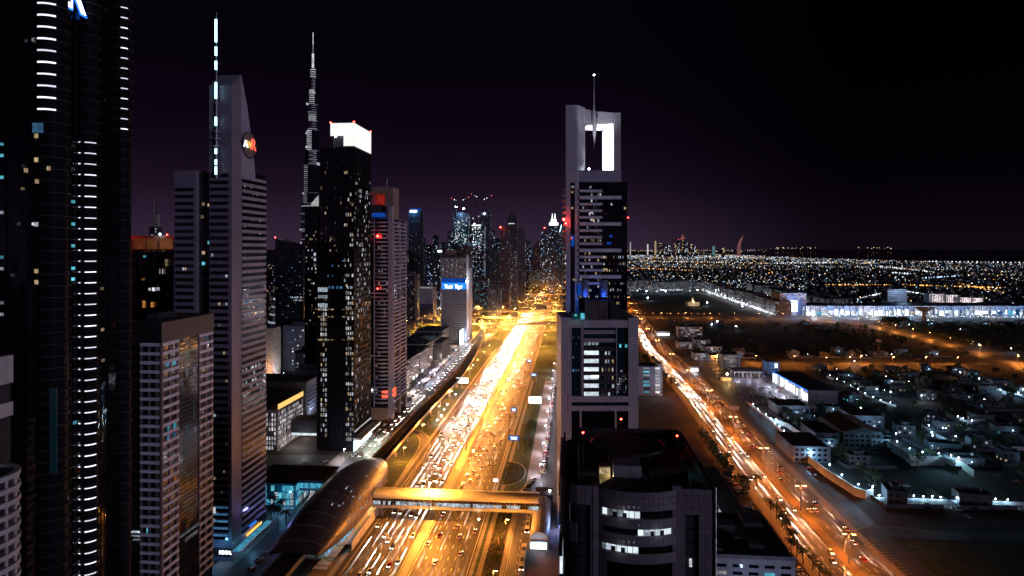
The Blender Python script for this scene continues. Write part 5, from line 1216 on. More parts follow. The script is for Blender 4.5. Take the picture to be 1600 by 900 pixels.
MB().bb(fx(925)+.2, fx(932)+.4, -.3, 1, 0, RT).obj('bay_jamb', 'panel_stone', t10.root); MB().bb(fx(1062)-1.6, fx(1062)+.4, -.2, 1, 0, Zb(760)).obj('bay_jamb', 'panel_stone', t10.root)
t10.win('F', 'win_white', 1077, 1081, 873, 885, d=.25)
for i in range(5): t10.fp('F', 'slot_transom', 'metal_dark', fx(907), fx(925), Z(810+20*i), Z(809+20*i), -.2, .0); t10.fp('F', 'slot_transom', 'metal_dark', fx(1069), fx(1089), Z(820+20*i), Z(819+20*i), -.2, .0)
for i, y in enumerate((.6, 1.6)): cube('edge_light', 'win_cool', t10.root, (W+.12, 1.0+i*.3, (RT+Z(905))/2), (.05, .08, RT-Z(905)))
# roof clutter
roof = RT-3.4
bx_ = lambda px, Yd: ((px-CX)/F*Yd-t10.o.x)   # rough roof coordinate
def roofbox(name, mat, x0, x1, y0, y1, h0, h1): return MB().bb(x0, x1, y0, y1, roof+h0, roof+h1).obj(name, mat, t10.root)
roofbox('parapet', 'render_dark', .5, 1, 6, D-6, 0, 3.3); roofbox('parapet', 'render_dark', W-1, W-.5, 2, D-1, 0, 3.3); roofbox('parapet', 'render_dark', 5, W-1, D-1, D-.5, 0, 3.3)
roofbox('lift_room', 'render_grey', 12.2, 18.6, 7.0, 13, 0, 5.6); roofbox('stair_room', 'render_cream', 9.0, 11.6, 9.0, 12, 0, 4.6); roofbox('stair_door', 'win_warm', 9.2, 9.9, 8.88, 9.0, .2, 1.6); roofbox('stair_wall_lit', 'win_warm', 9.1, 11.5, 8.86, 8.98, 3.0, 4.3)
light('POINT', (1, .78, .35), 160, t10.root, (11.9, 7.6, roof+3.0), .15)
roofbox('service_box', 'render_dark', 4.0, 8.4, 8, 12, 0, 3.4); roofbox('service_box', 'render_dark', 21, 30, 12, 16, 0, 3.0); roofbox('service_box', 'roof_grey', 14, 19, 2.5, 5.5, 0, 1.8)
for i in range(6): cube('roof_lamp', 'win_cool', t10.root, (13.2+.75*i+(i > 2)*.7, 6.4, roof+1.5), (.22, .1, .2))
MB().tube([(cxb+9.5*math.cos(t*.3927), 26+9.5*math.sin(t*.3927), roof+5.0) for t in range(17)], .28, 5).obj('helipad_rim', 'metal_dark', t10.root)
MB().cyl((cxb, 26), 9.3, 9.3, roof+4.4, roof+4.8, 32).obj('helipad', 'roof_dark', t10.root)
for k in range(8): MB().bb(cxb+7*math.cos(k*.785)-.2, cxb+7*math.cos(k*.785)+.2, 26+7*math.sin(k*.785)-.2, 26+7*math.sin(k*.785)+.2, roof, roof+4.4).obj('helipad_leg', 'metal_dark', t10.root)
MB().tube([(cxb+1.4, 5, roof+5), (cxb+4.5, 6, roof)], .1, 4).obj('ladder', 'metal_grey', t10.root)
for i in range(3): roofbox('skylight', 'glass_teal', 31-.4*i, 33.2-.4*i, 12+6*i, 17+6*i, 0, .6)
cube('skylight_lamp', 'win_cyan', t10.root, (29.4, 14.8, roof+1.8), (.5, .3, 2.0)); light('POINT', (.5, .85, .9), 45, t10.root, (30.5, 17, roof+2.6), .3)
MB().tube([(4.2, 6.5, roof), (4.2, 6.5, roof+11)], .12, 5).obj('mast', 'metal_dark', t10.root)
for k in range(14): MB().octa((R.uniform(3, 31), R.uniform(7, 40), roof+.5), .5).obj('vent_cap', 'metal_dark', t10.root)
beacon(911, 676, 147.5, 'red warning light on the left mast of the near dark roof', r=.28, mastlen=8, power=30); beacon(970.5, 655, 180, 'red warning light on the rear middle of the near dark roof', r=.34, mastlen=5, power=40); beacon(1058, 681, 170, 'red warning light on the right rear of the near dark roof', r=.32, mastlen=4, power=40)

# --- low buildings right of it
b = Bld('low_white_building', 'low white building with small window slots at the foot of the round cornered tower', 1110, 1243, 268, corner='L'); W = b.W
MB().bb(0, W, 0, 46, 0, 28).obj('wall', 'render_white', b.root); MB().bb(.5, W-.5, .5, 45.5, 28, 28.3).obj('roof', 'roof_dark', b.root); MB().bb(-.3, W+.3, -.3, .5, 27.6, 29.2).obj('parapet', 'render_grey', b.root)
for j in range(5):
    for i in range(5):
        s = 2.6+i*6.5; lit = 'win_cyan' if (i, j) == (3, 1) else 'win_white' if (i, j) == (0, 1) else 'glass_black'
        b.fp('F', 'window', lit, s, s+4.0, 25.2-3.1*j-1.3, 25.2-3.1*j, -.2, .06)
for (x0, x1, y0, y1, h_) in ((8, 16, 24, 30, 3), (18, 24, 8, 14, 1.8), (3, 6, 4, 40, 1.5), (13, 17, 14, 20, 2.2), (22, 30, 30, 42, 2)): MB().bb(x0, x1, y0, y1, 28.3, 28.3+h_).obj('roof_unit', 'roof_grey', b.root)
light('POINT', (.35, .5, 1), 2200, b.root, (18, -18, 16), 1.0)
b = Bld('terrace_roof_building', 'low tan building with lit strips of pergola on its long roof', 1121, 1187, 318, corner='L'); W = b.W
MB().bb(0, W, 0, 95, 0, 17).obj('wall', 'clad_tan', b.root); MB().bb(-5, .2, -2, 9, 0, 30).obj('stair_tower', 'clad_pale', b.root); MB().bb(1, W-1, 1, 94, 17, 17.3).obj('roof', 'roof_dark', b.root)
for i in range(10): MB().bb(-1.5, 5.5, 9+6.5*i, 13.5+6.5*i, 19.6, 19.9).obj('pergola_slat', 'win_cyan' if i == 0 else 'band_white', b.root)
for i in range(10): MB().bb(-1.6, -1.3, 9+6.5*i, 9.4+6.5*i, 17, 19.6).bb(5.3, 5.6, 9+6.5*i, 9.4+6.5*i, 17, 19.6).obj('pergola_post', 'metal_grey', b.root)
light('POINT', (.75, .9, 1), 500, b.root, (3, 16, 24), .4); light('POINT', (.75, .9, 1), 420, b.root, (3, 42, 24), .4); MB().bb(6, 14, 4, 9, 17.3, 18.2).obj('pool', 'panel_cyan', b.root); light('POINT', (1, .7, .4), 160, b.root, (10, 10, 20), .2)
b = Bld('white_office_slab', 'white office slab with a column of lit windows beside the portal tower', 985, 1034, 684, corner='L'); W = b.W; fx = lambda px: b.pt('F', px, 600)[0]
MB().bb(0, W, 0, 26, 0, 31).obj('wall', 'render_grey', b.root); MB().bb(fx(1028), W+.6, -1, 26, 0, 33.5).obj('stair_tower', 'render_white', b.root)
for j in range(8): 
    b.fp('F', 'window', 'win_white', fx(1024), fx(1031), 3+3.6*j, 5.2+3.6*j, 0, 1.2); 
    b.fp('F', 'window', R.choice(('win_cool', 'win_cyan', 'win_dim')), fx(1005), fx(1015), 3+3.6*j, 4.6+3.6*j, 0, .15); b.fp('F', 'window', 'glass_black', fx(1034)-1.5, fx(1034), 3+3.6*j, 4.2+3.6*j, 0, 1.15)
light('POINT', (.4, .6, 1), 3500, b.root, (W-4, -16, 18), 1.0)

# ============================================================ NEEDLE SKYSCRAPER AND THE SKYLINE
YB = 1985.0
bk = empty('needle_skyscraper', ((488-CX)/F*YB, YB, 0), 0, 'immensely tall stepped skyscraper tapering to a lit needle behind the glowing crown tower', 'skyscraper')
zk = lambda y: H-(y-CY)/F*YB
wpx = YB/F
tiers = [(-18, -4, 565, 0), (-17, 4, 360, 0)]
def tier(xa, xb, y0, y1, mat, name='tier', yo=0.0):
    cx_ = ((xa+xb)/2-488)*wpx; r_ = (xb-xa)/2*wpx
    o = MB().cyl((cx_, yo), r_, r_*0.97, zk(y1), zk(y0), 12).obj(name, mat, bk); return o, cx_, r_
spec = [(471, 504, 388, 560, 0), (472, 503, 360, 388, 0), (471, 501, 318, 360, 0), (475, 500, 302, 318, 1), (476, 500, 258, 302, 2), (476.5, 499, 236, 258, 3), (480, 498, 204, 236, 4),
        (481, 497, 190, 204, 0), (482.5, 495, 178, 190, 5), (481, 497, 164, 178, 0), (483.5, 492, 140, 164, 5), (484, 494.5, 122, 140, 3), (485, 494, 108, 122, 5)]
for i, (xa, xb, y0, y1, st) in enumerate(spec):  # floodlighting of tiers and spire put in as glowing bands
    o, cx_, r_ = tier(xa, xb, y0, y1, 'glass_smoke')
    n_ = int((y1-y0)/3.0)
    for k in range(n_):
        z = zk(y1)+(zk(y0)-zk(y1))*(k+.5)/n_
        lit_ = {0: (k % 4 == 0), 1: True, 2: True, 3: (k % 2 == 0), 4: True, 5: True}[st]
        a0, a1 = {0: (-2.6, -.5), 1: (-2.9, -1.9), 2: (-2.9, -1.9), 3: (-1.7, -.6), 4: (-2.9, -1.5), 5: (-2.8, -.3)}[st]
        MB().arc(cx_, 0, r_*.98, r_*1.03, a0, a1, z-1.1, z+1.1, 5).obj('lit_ledge' if lit_ and st else 'ledge', 'glow_bright' if (st in (4, 5) and lit_) else 'glow_lilac' if lit_ else 'steel_light', bk)
    MB().cyl((cx_, 0), r_*1.02, r_*1.02, zk(y0)-1, zk(y0)+1, 12).obj('setback_rim', 'steel_light', bk)
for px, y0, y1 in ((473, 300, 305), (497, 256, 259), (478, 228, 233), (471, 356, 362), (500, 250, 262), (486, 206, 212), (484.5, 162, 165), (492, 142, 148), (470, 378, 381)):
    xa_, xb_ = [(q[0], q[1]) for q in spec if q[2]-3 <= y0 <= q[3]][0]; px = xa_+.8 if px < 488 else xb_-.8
    MB().bb((px-488-1.3)*wpx, (px-488+1.3)*wpx, -14, 2, zk((y0+y1)/2+1.2), zk((y0+y1)/2-1.2)).obj('setback_glow', 'glow_bright', bk)  # floodlit setbacks put in as glowing blocks
for xa, xb, y0, y1, m_ in ((487.3, 490.7, 84, 108, 'glow_bright'), (488.1, 490.2, 70, 84, 'glow_lilac'), (488.6, 489.8, 51, 70, 'glow_bright')): tier(xa, xb, y0, y1, m_, 'spire')
def lot(name, label, pa, pb, ytop, Y, dens=0.25, mats=('win_dim', 'win_cool', 'win_warm'), wall='tower_blue', D=None, pitch=3.9, cell=2.6, group='towers beyond the interchange', seed=0, crown=None, face_r=True, w=.55, h=.45, cat='tower'):
    b = Bld(name, label, pa, pb, Y, cat, group); D = D or b.W*.9; b.D = D; z = H-(ytop-CY)*Y/F; b.z = z
    MB().bb(0, b.W, 0, D, 0, z).obj('shaft', wall, b.root)
    nf = int((z-10)/pitch)*int(b.W/cell); zb_ = max(4, H-(460-CY)*Y/F) if Y > 1300 else 6
    b.lit('F', int(nf*dens), .5, b.W-.5, 6, z-3, pitch, cell, list(mats), w, h, seed, joined=True, d=.4)
    if face_r and (pb < 800): b.lit('R', int(nf*dens*.7), .5, D-.5, 6, z-3, pitch, cell, list(mats), w, h, seed+1, joined=True, d=.4)
    for x in (0, b.W*.5, b.W): b.fp('F', 'pier', 'tower_grey', x-.7, x+.7, 0, z, 0, .9)
    n = 3
    for k in range(n): b.fp('F', 'belt_course', 'tower_grey', 0, b.W, z*(k+1)/(n+.2)-1, z*(k+1)/(n+.2)+.6, 0, 1.1)
    MB().bb(b.W*.2, b.W*.8, D*.2, D*.7, z, z+4).obj('roof_plant', wall, b.root)
    return b
MC = ('far_cool', 'far_white', 'win_dim', 'far_blue')
b = lot('blue_crowned_tower', 'slim tower with a glowing cyan blue lamp band at its top', 639, 656, 330, 1800, .10, ('win_dim', 'win_cool'), seed=101)
b.fp('F', 'lamp_band', 'sign_white', 3, 23, b.z-3, b.z+3, 0, 1.5); MB().bb(b.W*.1, b.W*.95, 0, 20, b.z, b.z+8).obj('crown', 'sign_blue_dim', b.root); light('POINT', (.1, .5, 1), 40000, b.root, (12, -10, b.z+2), 2); MB().bb(b.W, b.W+7, 4, 26, 0, b.z).obj('side_shaft', 'render_dark', b.root)
b = lot('crane_topped_tower', 'unfinished tower with bluish work lights on its roof, left of the pair', 708, 731, 334, 1900, .2, MC, seed=103)
b.lit('F', 150, 3, b.W-3, b.z-92, b.z-14, 4.4, 3.2, ['far_cool', 'sign_white', 'win_cyan'], .5, .5, 104, joined=True, d=.6)
for x, y in ((713, 323), (725, 326)): MB().octa(((x-708)*1.9, -2, H-(y-CY)*1.9), 3.2).obj('work_light', 'lamp_white', b.root)
light('POINT', COOL, 60000, b.root, (20, -20, b.z+4), 2)
b = lot('crane_topped_tower', 'broader unfinished tower with a lit upper middle and cranes on its roof', 734, 756, 352, 1750, .3, MC, seed=105); b.lit('F', 130, 6, b.W-6, b.z-62, b.z-4, 3.9, 2.8, ['win_cool', 'win_cyan', 'sign_white'], .5, .7, 106, joined=True, d=.6); b.fp('F', 'light_strip', 'sign_white', 6, b.W-8, b.z-1.5, b.z+1, 0, 1)
b = lot('crane_topped_tower', 'tallest unfinished tower of the cluster with red crane lights above', 750, 766, 331, 2000, .14, ('win_dim', 'win_cool'), seed=107)
for x, y, m_ in ((757, 334, 'lamp_white'), (748, 338, 'dot_white'), (739, 341, 'dot_white'), (741, 350, 'lamp_white')): MB().octa(((x-750)*2, -3, H-(y-CY)*2.0), 2.4).obj('work_light', m_, b.root)
def crane(px, ytip, Y, jib, label):
    e = empty('tower_crane', ((px-CX)/F*Y, Y-4, 0), 0, label, 'crane', 'cranes over the unfinished towers'); z = H-(ytip-CY)*Y/F
    MB().bb(-1, 1, -1, 1, 0, z).obj('mast', 'metal_dark', e); MB().tube([(-12, 0, z-6), (0, 0, z), (jib, 0, z+abs(jib)*.5)], 1.0, 4).obj('jib', 'metal_dark', e)
    for k in (.35, 1.0): MB().octa((jib*k, -2, z+abs(jib)*.5*k+1), 1.5).obj('jib_lamp', 'dot_white' if k < 1 else 'dot_red', e)
    MB().octa((0, -2, z+1), 1.4).obj('mast_lamp', 'dot_white', e)
crane(713, 314, 1900, -14, 'crane over the left unfinished tower'); crane(724, 313, 1905, 16, 'second crane over the left unfinished tower, jib to the right'); crane(745, 308, 2000, -16, 'tallest crane with a steep jib above the cluster'); crane(757, 312, 2010, 22, 'crane with a right pointing jib above the cluster')
lot('slim_brown_tower', 'plum brown twin strip tower with a red lamp on its corner', 782, 796, 356, 1500, .12, ('win_dim', 'win_warm', 'win_cool'), 'tower_plum', seed=111)
beacon(782, 355, 1495, 'orange red lamp on the corner of the plum brown tower', r=2.2, mastlen=2, power=4000)
b = lot('horned_tower', 'dark tower with two pointed horns on the skyline', 792, 808, 345, 1640, .1, ('win_dim', 'win_cool', 'win_warm'), seed=113)
MB().prism([(2, 0), (b.W*.45, 0), (b.W*.45, 20), (2, 20)], b.z, [b.z+6, b.z+34, b.z+34, b.z+6]).obj('horn', 'tower_blue', b.root); MB().prism([(b.W*.55, 0), (b.W-1, 0), (b.W-1, 20), (b.W*.55, 20)], b.z, [b.z+26, b.z+4, b.z+4, b.z+26]).obj('horn', 'tower_blue', b.root); b.fp('F', 'light_strip', 'win_white', 4, 20, b.z-8, b.z-6, 0, 1.2)
b = lot('lit_strip_tower', 'slim tower with a bright vertical line of windows below the horned tower', 798, 808, 390, 1450, .5, ('win_white', 'win_cool', 'win_warm'), seed=115)
lot('grey_tower', 'pale grey blank sided tower right of the horned tower', 808, 820, 358, 1700, .06, ('win_dim', 'win_cool'), 'tower_grey', seed=117)
lot('gabled_tower', 'small tower with a pointed top near the highway bend', 821, 829, 378, 2600, .3, MC, seed=119, pitch=5, cell=4); lot('plum_tower', 'low plum coloured tower left of the dense pair', 833, 843, 384, 2600, .08, ('win_dim', 'win_warm'), 'tower_plum', seed=121, pitch=5, cell=4)
lot('dense_tower', 'tower speckled with many lit windows and a red lamp, left of the crowned one', 845, 858, 360, 2300, .42, MC, seed=123, pitch=5, cell=4); beacon(851, 356, 2290, 'pair of red lamps on the speckled tower', r=2.6, mastlen=2, power=0)
b = lot('white_crowned_tower', 'tower with a brilliant white stepped crown beside the portal tower', 858, 872, 352, 2200, .30, MC, seed=125, pitch=5, cell=4)
MB().bb(0, b.W, -1, 20, b.z, b.z+9).obj('crown_band', 'sign_white', b.root); MB().bb(b.W*.2, b.W*.8, 0, 16, b.z+12, b.z+20).obj('crown_top', 'sign_white', b.root)
for s_ in (.35, .65): MB().cyl((b.W*s_, 6), 2.2, .3, b.z+20, b.z+42, 6).obj('spike', 'sign_white', b.root)
b = lot('cyan_lined_tower', 'tower outlined in cyan light just behind the portal tower', 873, 882, 352, 2350, .55, ('win_cyan', 'win_cool', 'win_white'), seed=127, pitch=5, cell=4); MB().tube([(3, -1.5, b.z-25), (9, -1.5, b.z-5), (10, -1.5, b.z+2)], 1.2, 4).obj('light_line', 'neon_cyan', b.root)
lot('round_low_tower', 'low wide building with blue windows at the foot of the far towers', 826, 850, 420, 2450, .5, ('win_blue', 'win_cyan', 'win_cool'), seed=129, pitch=5, cell=4)
b = lot('red_framed_block', 'dark block with a maroon frame and blue sign left of the blue sign tower', 628, 651, 429, 1250, .2, ('win_dim', 'win_cool', 'win_warm'), seed=131); MB().bb(b.W-4, b.W, -2, 8, 0, b.z+1).obj('frame', 'render_brown', b.root); MB().bb(0, b.W, -2, 2, b.z-2, b.z+1).obj('frame', 'render_brown', b.root); b.fp('F', 'sign_panel', 'sign_blue', 4, 9, b.z-9, b.z-5, 0, 1); b.fp('F', 'sign_panel', 'sign_white', 8, 10, b.z-8.5, b.z-6, 0, 1.4)
b = lot('white_ribbed_block', 'block with pale vertical ribs under a lit cornice', 651, 676, 449, 1330, .1, ('win_dim',), 'tower_grey', seed=133, D=40); 
for i in range(15): b.fp('F', 'rib', 'band_white', i*b.W/14-.5, i*b.W/14+.5, b.z-34, b.z-3, 0, 1.5)
b.fp('F', 'cornice', 'win_white', -1, b.W+1, b.z-2, b.z+1, 0, 2.5)
b = lot('notched_tower', 'stepped dark tower between the blue crowned tower and the grid tower', 667, 688, 398, 1500, .25, MC, seed=135); lot('lit_top_block', 'pale block with a white lit roof edge behind the grid tower', 684, 697, 392, 1700, .35, MC, 'tower_grey', seed=137).fp('F', 'light_strip', 'sign_white', 0, 20, H-(394-CY)*1.7, H-(391-CY)*1.7, 0, 2)
lot('far_block', 'dim block under the crane topped towers', 766, 781, 392, 1900, .2, seed=139); lot('far_block', 'bluish low block at the foot of the crane topped towers', 737, 762, 436, 1500, .5, ('win_cyan', 'win_blue', 'win_cool'), seed=141); lot('violet_block', 'low violet lit block in front of the plum brown tower', 763, 782, 448, 1450, .6, ('win_cool', 'glow_lilac', 'win_white'), 'tower_grey', seed=143)
for i, (pa, w_, yt, Y) in enumerate(((655, 9, 372, 2300), (664, 10, 384, 2500), (676, 8, 369, 2700), (688, 9, 380, 2600), (699, 9, 362, 2400), (716, 8, 357, 2300), (729, 10, 345, 2500), (741, 9, 366, 2350), (764, 9, 361, 2450), (773, 9, 374, 2600), (781, 8, 381, 2800), (814, 8, 371, 2500), (829, 7, 388, 3000), (837, 7, 379, 2900), (867, 9, 366, 2700), (641, 8, 391, 2500), (620, 10, 377, 2600), (752, 8, 349, 2600))):
    mx_ = i % 3
    lot('far_tower', f"far {('bluish', 'white', 'mixed')[mx_]} lit tower in the hazy cluster, {nth(i)} of the overlapping ones", pa, pa+w_, yt, Y, .3+.1*mx_, (('win_cyan', 'far_cool', 'far_blue'), ('far_white', 'far_cool', 'win_dim'), MC)[mx_], ('tower_blue', 'tower_grey', 'tower_blue')[mx_], seed=600+i, pitch=5, cell=4, group='overlapping far towers', face_r=False)
for x, Y in ((690, 1500), (745, 1600), (775, 1550), (815, 1900), (835, 2500), (660, 1500)):  # unseen cool fill lights added near the far tower bases
    g = Vector(((x-CX)/F*Y, Y, 14)); light('POINT', (.45, .7, 1), 42000, None, g, 2, name='tower_base_fill')
# mid-rise blocks between the towers, left of the highway
nblk = 0
for i in range(120):
    Y = R.uniform(640, 3000); px = R.uniform(418, 835) if i > 30 else R.uniform(418, 500)
    X = (px-CX)/F*Y; a = X-.09*Y
    if a > -235 or (1080 < Y < 1760 and a > -480): continue
    if i > 30 and Y < 1000 and a > -300: continue
    hh = R.choice((R.uniform(10, 30), R.uniform(25, 60), R.uniform(40, 110) if Y > 1300 else 22)); wd = R.uniform(22, 55)
    ytop = CY+(H-hh)*F/Y
    pxb = px+wd*F/Y
    tone = R.choice(('dark', 'grey', 'brown')); mx_ = R.randrange(4); nblk += 1
    lot('city_block', f"{tone} mid-rise with {('mixed white', 'dim warm', 'cyan blue', 'orange')[mx_]} windows, {nth(nblk-1)} of the scattered blocks behind the frontage", px, pxb, ytop, Y, R.choice((.1, .25, .45)), (MC, ('win_dim', 'win_warm', 'win_white'), ('win_cyan', 'win_cool', 'win_blue'), ('win_warm', 'win_orange', 'win_dim'))[mx_], {'dark': 'tower_blue', 'grey': 'tower_grey', 'brown': 'tower_plum'}[tone], D=R.uniform(20, 45), group='mid-rise blocks left of the highway', seed=200+i, cell=3.2)
for i in range(16):
    px, Y = R.uniform(420, 480), R.uniform(650, 1100); g = Vector(((px-CX)/F*Y, Y, 0)); wl(g, R.uniform(0, 6), f'white street lamp in the alleys behind the spire tower, {nth(i)} of sixteen', 'alley lamps')
# curved bright stadium-like building
b = Bld('curved_lit_roof', 'curved building with glowing white stripes behind the low dark roofs', 418, 445, 1150); W = b.W
for k in range(4): MB().arc(W/2, 40, 30-3*k, 31.5-3*k, -2.9, -.3, 20+14*k, 23+14*k, 12).obj('lit_ring', 'win_cool', b.root)
MB().cyl((W/2, 40), 26, 20, 0, 70, 20).obj('drum', 'render_grey', b.root)
b = Bld('orange_lit_block', 'small block lit orange from the street beside the spire tower', 412, 427, 760); MB().bb(0, b.W, 0, 20, 0, 62).obj('wall', 'render_cream', b.root); b.lit('F', 14, 1, b.W-1, 5, 40, 3.6, 2.4, ['win_warm'], .5, .4, 5); light('POINT', (1, .4, .12), 9000, b.root, (b.W/2, -10, 12), 1)
# ============================================================ SEA SIDE: apartment row, mall, villas
row = empty('apartment_row_ground', (0, 0, 0)); bpy.data.objects.remove(row)
RL = ['nearest', 'second', 'third', 'fourth', 'fifth', 'sixth', 'seventh', 'eighth', 'ninth']
def slabblock(name, label, group, p, rz, w, d, h, floors, cols, litp, shop=True, power=9000, mats=('win_cool', 'win_white', 'win_dim')):
    e = empty(name, p, rz, label, 'apartment block', group)
    MB().bb(0, w, 0, d, 0, h).obj('wall', 'villa_cream', e); MB().bb(1, w-1, 1, d-1, h, h+.4).obj('roof', 'roof_dark', e); MB().bb(w*.3, w*.55, d*.3, d*.6, h, h+3.5).obj('stair_head', 'villa_cream', e)
    mw = MB(); md = MB()
    for (ox_, oy_, dx_, dy_, n_) in ((0, 0, 1, 0, int(w/4)), (0, d, 0, -1, int(d/4)),):
        for i in range(n_):
            for j in range(floors):
                x = ox_+dx_*(i+.5)*4; y = oy_+dy_*(i+.5)*4; z = 5.5+j*(h-7)/floors
                (mw if R.random() < litp else md).box((x-.05*abs(dy_), y-.05*abs(dx_), z+.9), (2.2 if dx_ else .3, .3 if dx_ else 2.2, 1.7))
    tag(md.obj('windows', 'glass_black', e), kind='stuff'); tag(mw.obj('lit_windows', mats[0], e), kind='stuff') if mw.v else None
    if shop:
        for i in range(int(d/7)): cube('shop_front', R.choice(('sign_white', 'win_white', 'win_cool')), e, (-.25, 3.5+7*i, 2.0), (.4, 5.6, 3.2))
        light('POINT', (.9, .92, 1), power, e, (-8, d*.25, 6), 1.0); light('POINT', (.9, .92, 1), power, e, (-8, d*.75, 6), 1.0)
    return e
# the long row runs back beside X = 607..684
for k in range(8):
    Y = 1490+96*k; x = 613+ (Y-1481)*.1
    slabblock('row_block', f'{RL[k]} block of the long white lit apartment row across the dark field', 'long apartment row beyond the dark field', (x, Y, 0), -.1, 36, 84, 34+R.uniform(-3, 4), 7, 15, .25, power=12000)
for k in range(7):
    Y = 1560+110*k; slabblock('row_block', f'{RL[k]} block of the second apartment row, parallel behind the first', 'second apartment row', (760+.1*(Y-1481), Y, 0), -.1, 60, 90, 30+R.uniform(-3, 6), 6, 15, .4, shop=(k % 2 == 0), power=6000)
for k in range(7):
    X = 430+78*k if k < 2 else 300+66*k; slabblock('far_row_block', f'{RL[k]} pale block of the low row behind the dark field', 'low row behind the dark field', (330+64*k, 2290+20*(k % 3), 0), 0, 56, 40, 34+R.uniform(-6, 8), 7, 12, .5, power=4500)
    light('POINT', (.5, .75, 1), 9000, None, (350+64*k, 2260, 8), 1.0, name='street_light')
b = empty('blue_lit_block', (G(1242, 497).x, 1500, 0), 0, 'block washed in bright blue light around a white screen', 'building'); MB().bb(-6, 56, 6, 60, 0, 52).obj('wall', 'render_grey', b)
MB().bb(10, 34, 4.5, 5.5, 8, 34).obj('screen', 'sign_white', b); light('POINT', (.08, .35, 1), 60000, b, (22, -14, 26), 2); mbx = MB()
for i in range(60): mbx.box((R.uniform(-5, 55), 5.8, R.uniform(4, 50)), (2, .5, 1.4))
tag(mbx.obj('lit_windows', 'win_blue', b), kind='stuff')
# the mall: glazed bays below a flat canopy
mall = empty('shopping_mall', (G(1272, 497).x, 1495, 0), 0, 'long low mall front with glaring white and blue shop bays along the far road', 'shopping mall')
Wm = G(1640, 497).x-G(1272, 497).x
MB().bb(0, Wm, 3, 80, 0, 22).obj('wall', 'tower_grey', mall); MB().bb(-6, Wm+6, -8, 84, 22, 23.2).obj('canopy_roof', 'tower_grey', mall)
x = 0; i = 0
while x < Wm-8:
    w_ = R.uniform(3, 13); br_ = (Wm*.24 < x < Wm*.42) or R.random() < .55
    cube('shop_bay', ('sign_white' if R.random() < .45 else 'mall_white') if br_ else R.choice(('panel_cyan', 'win_cool', 'glass_blue', 'win_warm')), mall, (x+w_/2, 2.6, R.uniform(4, 9)), (w_-.6, .8, R.uniform(5, 16)))
    cube('bay_post', 'render_grey', mall, (x, 1.5, 11), (.9, 2, 22)); x += w_+R.uniform(0, 3); i += 1
for i in range(12): light('POINT', (.35, .6, 1) if i % 3 else WHITE, 100000 if i < 5 else 60000, mall, (20+Wm*i/12, -22, 12), 2.0)
bl = Bld('glass_cube_block', 'pale blue lit box standing above the mall roof', 1387, 1417, 1760, corner='L'); MB().bb(0, bl.W, 0, 40, 0, H-(453-CY)*1.76).obj('wall', 'render_grey', bl.root); light('POINT', (.4, .65, 1), 60000, bl.root, (bl.W/2, -30, 50), 3)
for i in range(7): bl.fp('F', 'floor_line', 'band_white', 0, bl.W, 8+6*i, 9+6*i, 0, 1)
for k, (pa, pb, yt, Y) in enumerate(((1452, 1476, 459, 1750), (1478, 1497, 461, 1760), (1500, 1518, 465, 1700), (1519, 1536, 466, 1705), (1540, 1575, 473, 1650), (1577, 1604, 476, 1640))):
    b = Bld('mall_side_block', f'{RL[k]} block of the row above the right part of the mall', pa, pb, Y, 'apartment block', 'blocks above the mall', corner='L'); z = H-(yt-CY)*Y/F
    MB().bb(0, b.W, 0, 30, 0, z).obj('wall', 'render_grey', b.root)
    for i in range(6): b.fp('F', 'pier', 'band_white', b.W*i/6, b.W*i/6+1.6, 0, z, 0, 1)
    b.fp('F', 'cornice', 'band_white', 0, b.W, z-2, z, 0, 1.2); b.lit('F', 26, 1, b.W-1, 18, z-3, 4.5, 4, ['win_warm', 'win_cool', 'win_white'], .5, .5, 400+k, joined=True, d=.5)
    light('POINT', (1, .85, .8), 16000, b.root, (b.W/2, -14, z*.6), 2)
wt = empty('water_tower', G(1444, 508), 0, 'mushroom shaped water tower in front of the mall', 'water tower')
MB().cyl((0, 0), 4, 3.6, 0, 27, 14).obj('stem', 'concrete', wt); MB().cyl((0, 0), 4, 15.5, 27, 34, 20).obj('bowl', 'concrete', wt); MB().cyl((0, 0), 16, 16, 34, 36.5, 20).obj('rim', 'concrete', wt)
fs = empty('floodlight_mast', G(1373, 562), 0, 'dark unlit floodlight mast in the black field', 'floodlight mast'); MB().cyl((0, 0), .5, .3, 0, 26, 6).obj('pole', 'concrete_dark', fs); MB().bb(-4, 4, -.4, .4, 25, 28.5).obj('lamp_frame', 'concrete_dark', fs)
# white glare lamps of the boulevards: rows of posts, small at this distance
pp = MB(); ll = MB()
def lrow(p0, p1, n, r_=.9, jit=2, z=9, m=None):
    for i in range(n):
        t = i/(n-1) if n > 1 else 0; x = p0[0]+(p1[0]-p0[0])*t+R.uniform(-jit, jit); y = p0[1]+(p1[1]-p0[1])*t+R.uniform(-jit, jit)
        (m or ll).octa((x, y, z), r_*R.uniform(.7, 1.2))
A_, B_ = (598, 1475), (676, 2230)
lrow(A_, B_, 60, 1.9); lrow((590, 1478), (668, 2230), 40, 1.6); lrow(G(1345, 470), G(1400, 457), 24, 2.6); lrow(G(1415, 459), G(1450, 465), 26, 2.6)
lrow(G(1105, 446), G(985, 458), 34, 1.6); lrow(G(1030, 457), G(1065, 457), 16, 2.4); lrow(G(1270, 497), G(1600, 502), 70, 1.5)
tag(ll.obj('boulevard_lamps', 'dot_white'), 'rows of small white lamps along the boulevards of the sea side', 'street lamps', kind='stuff')
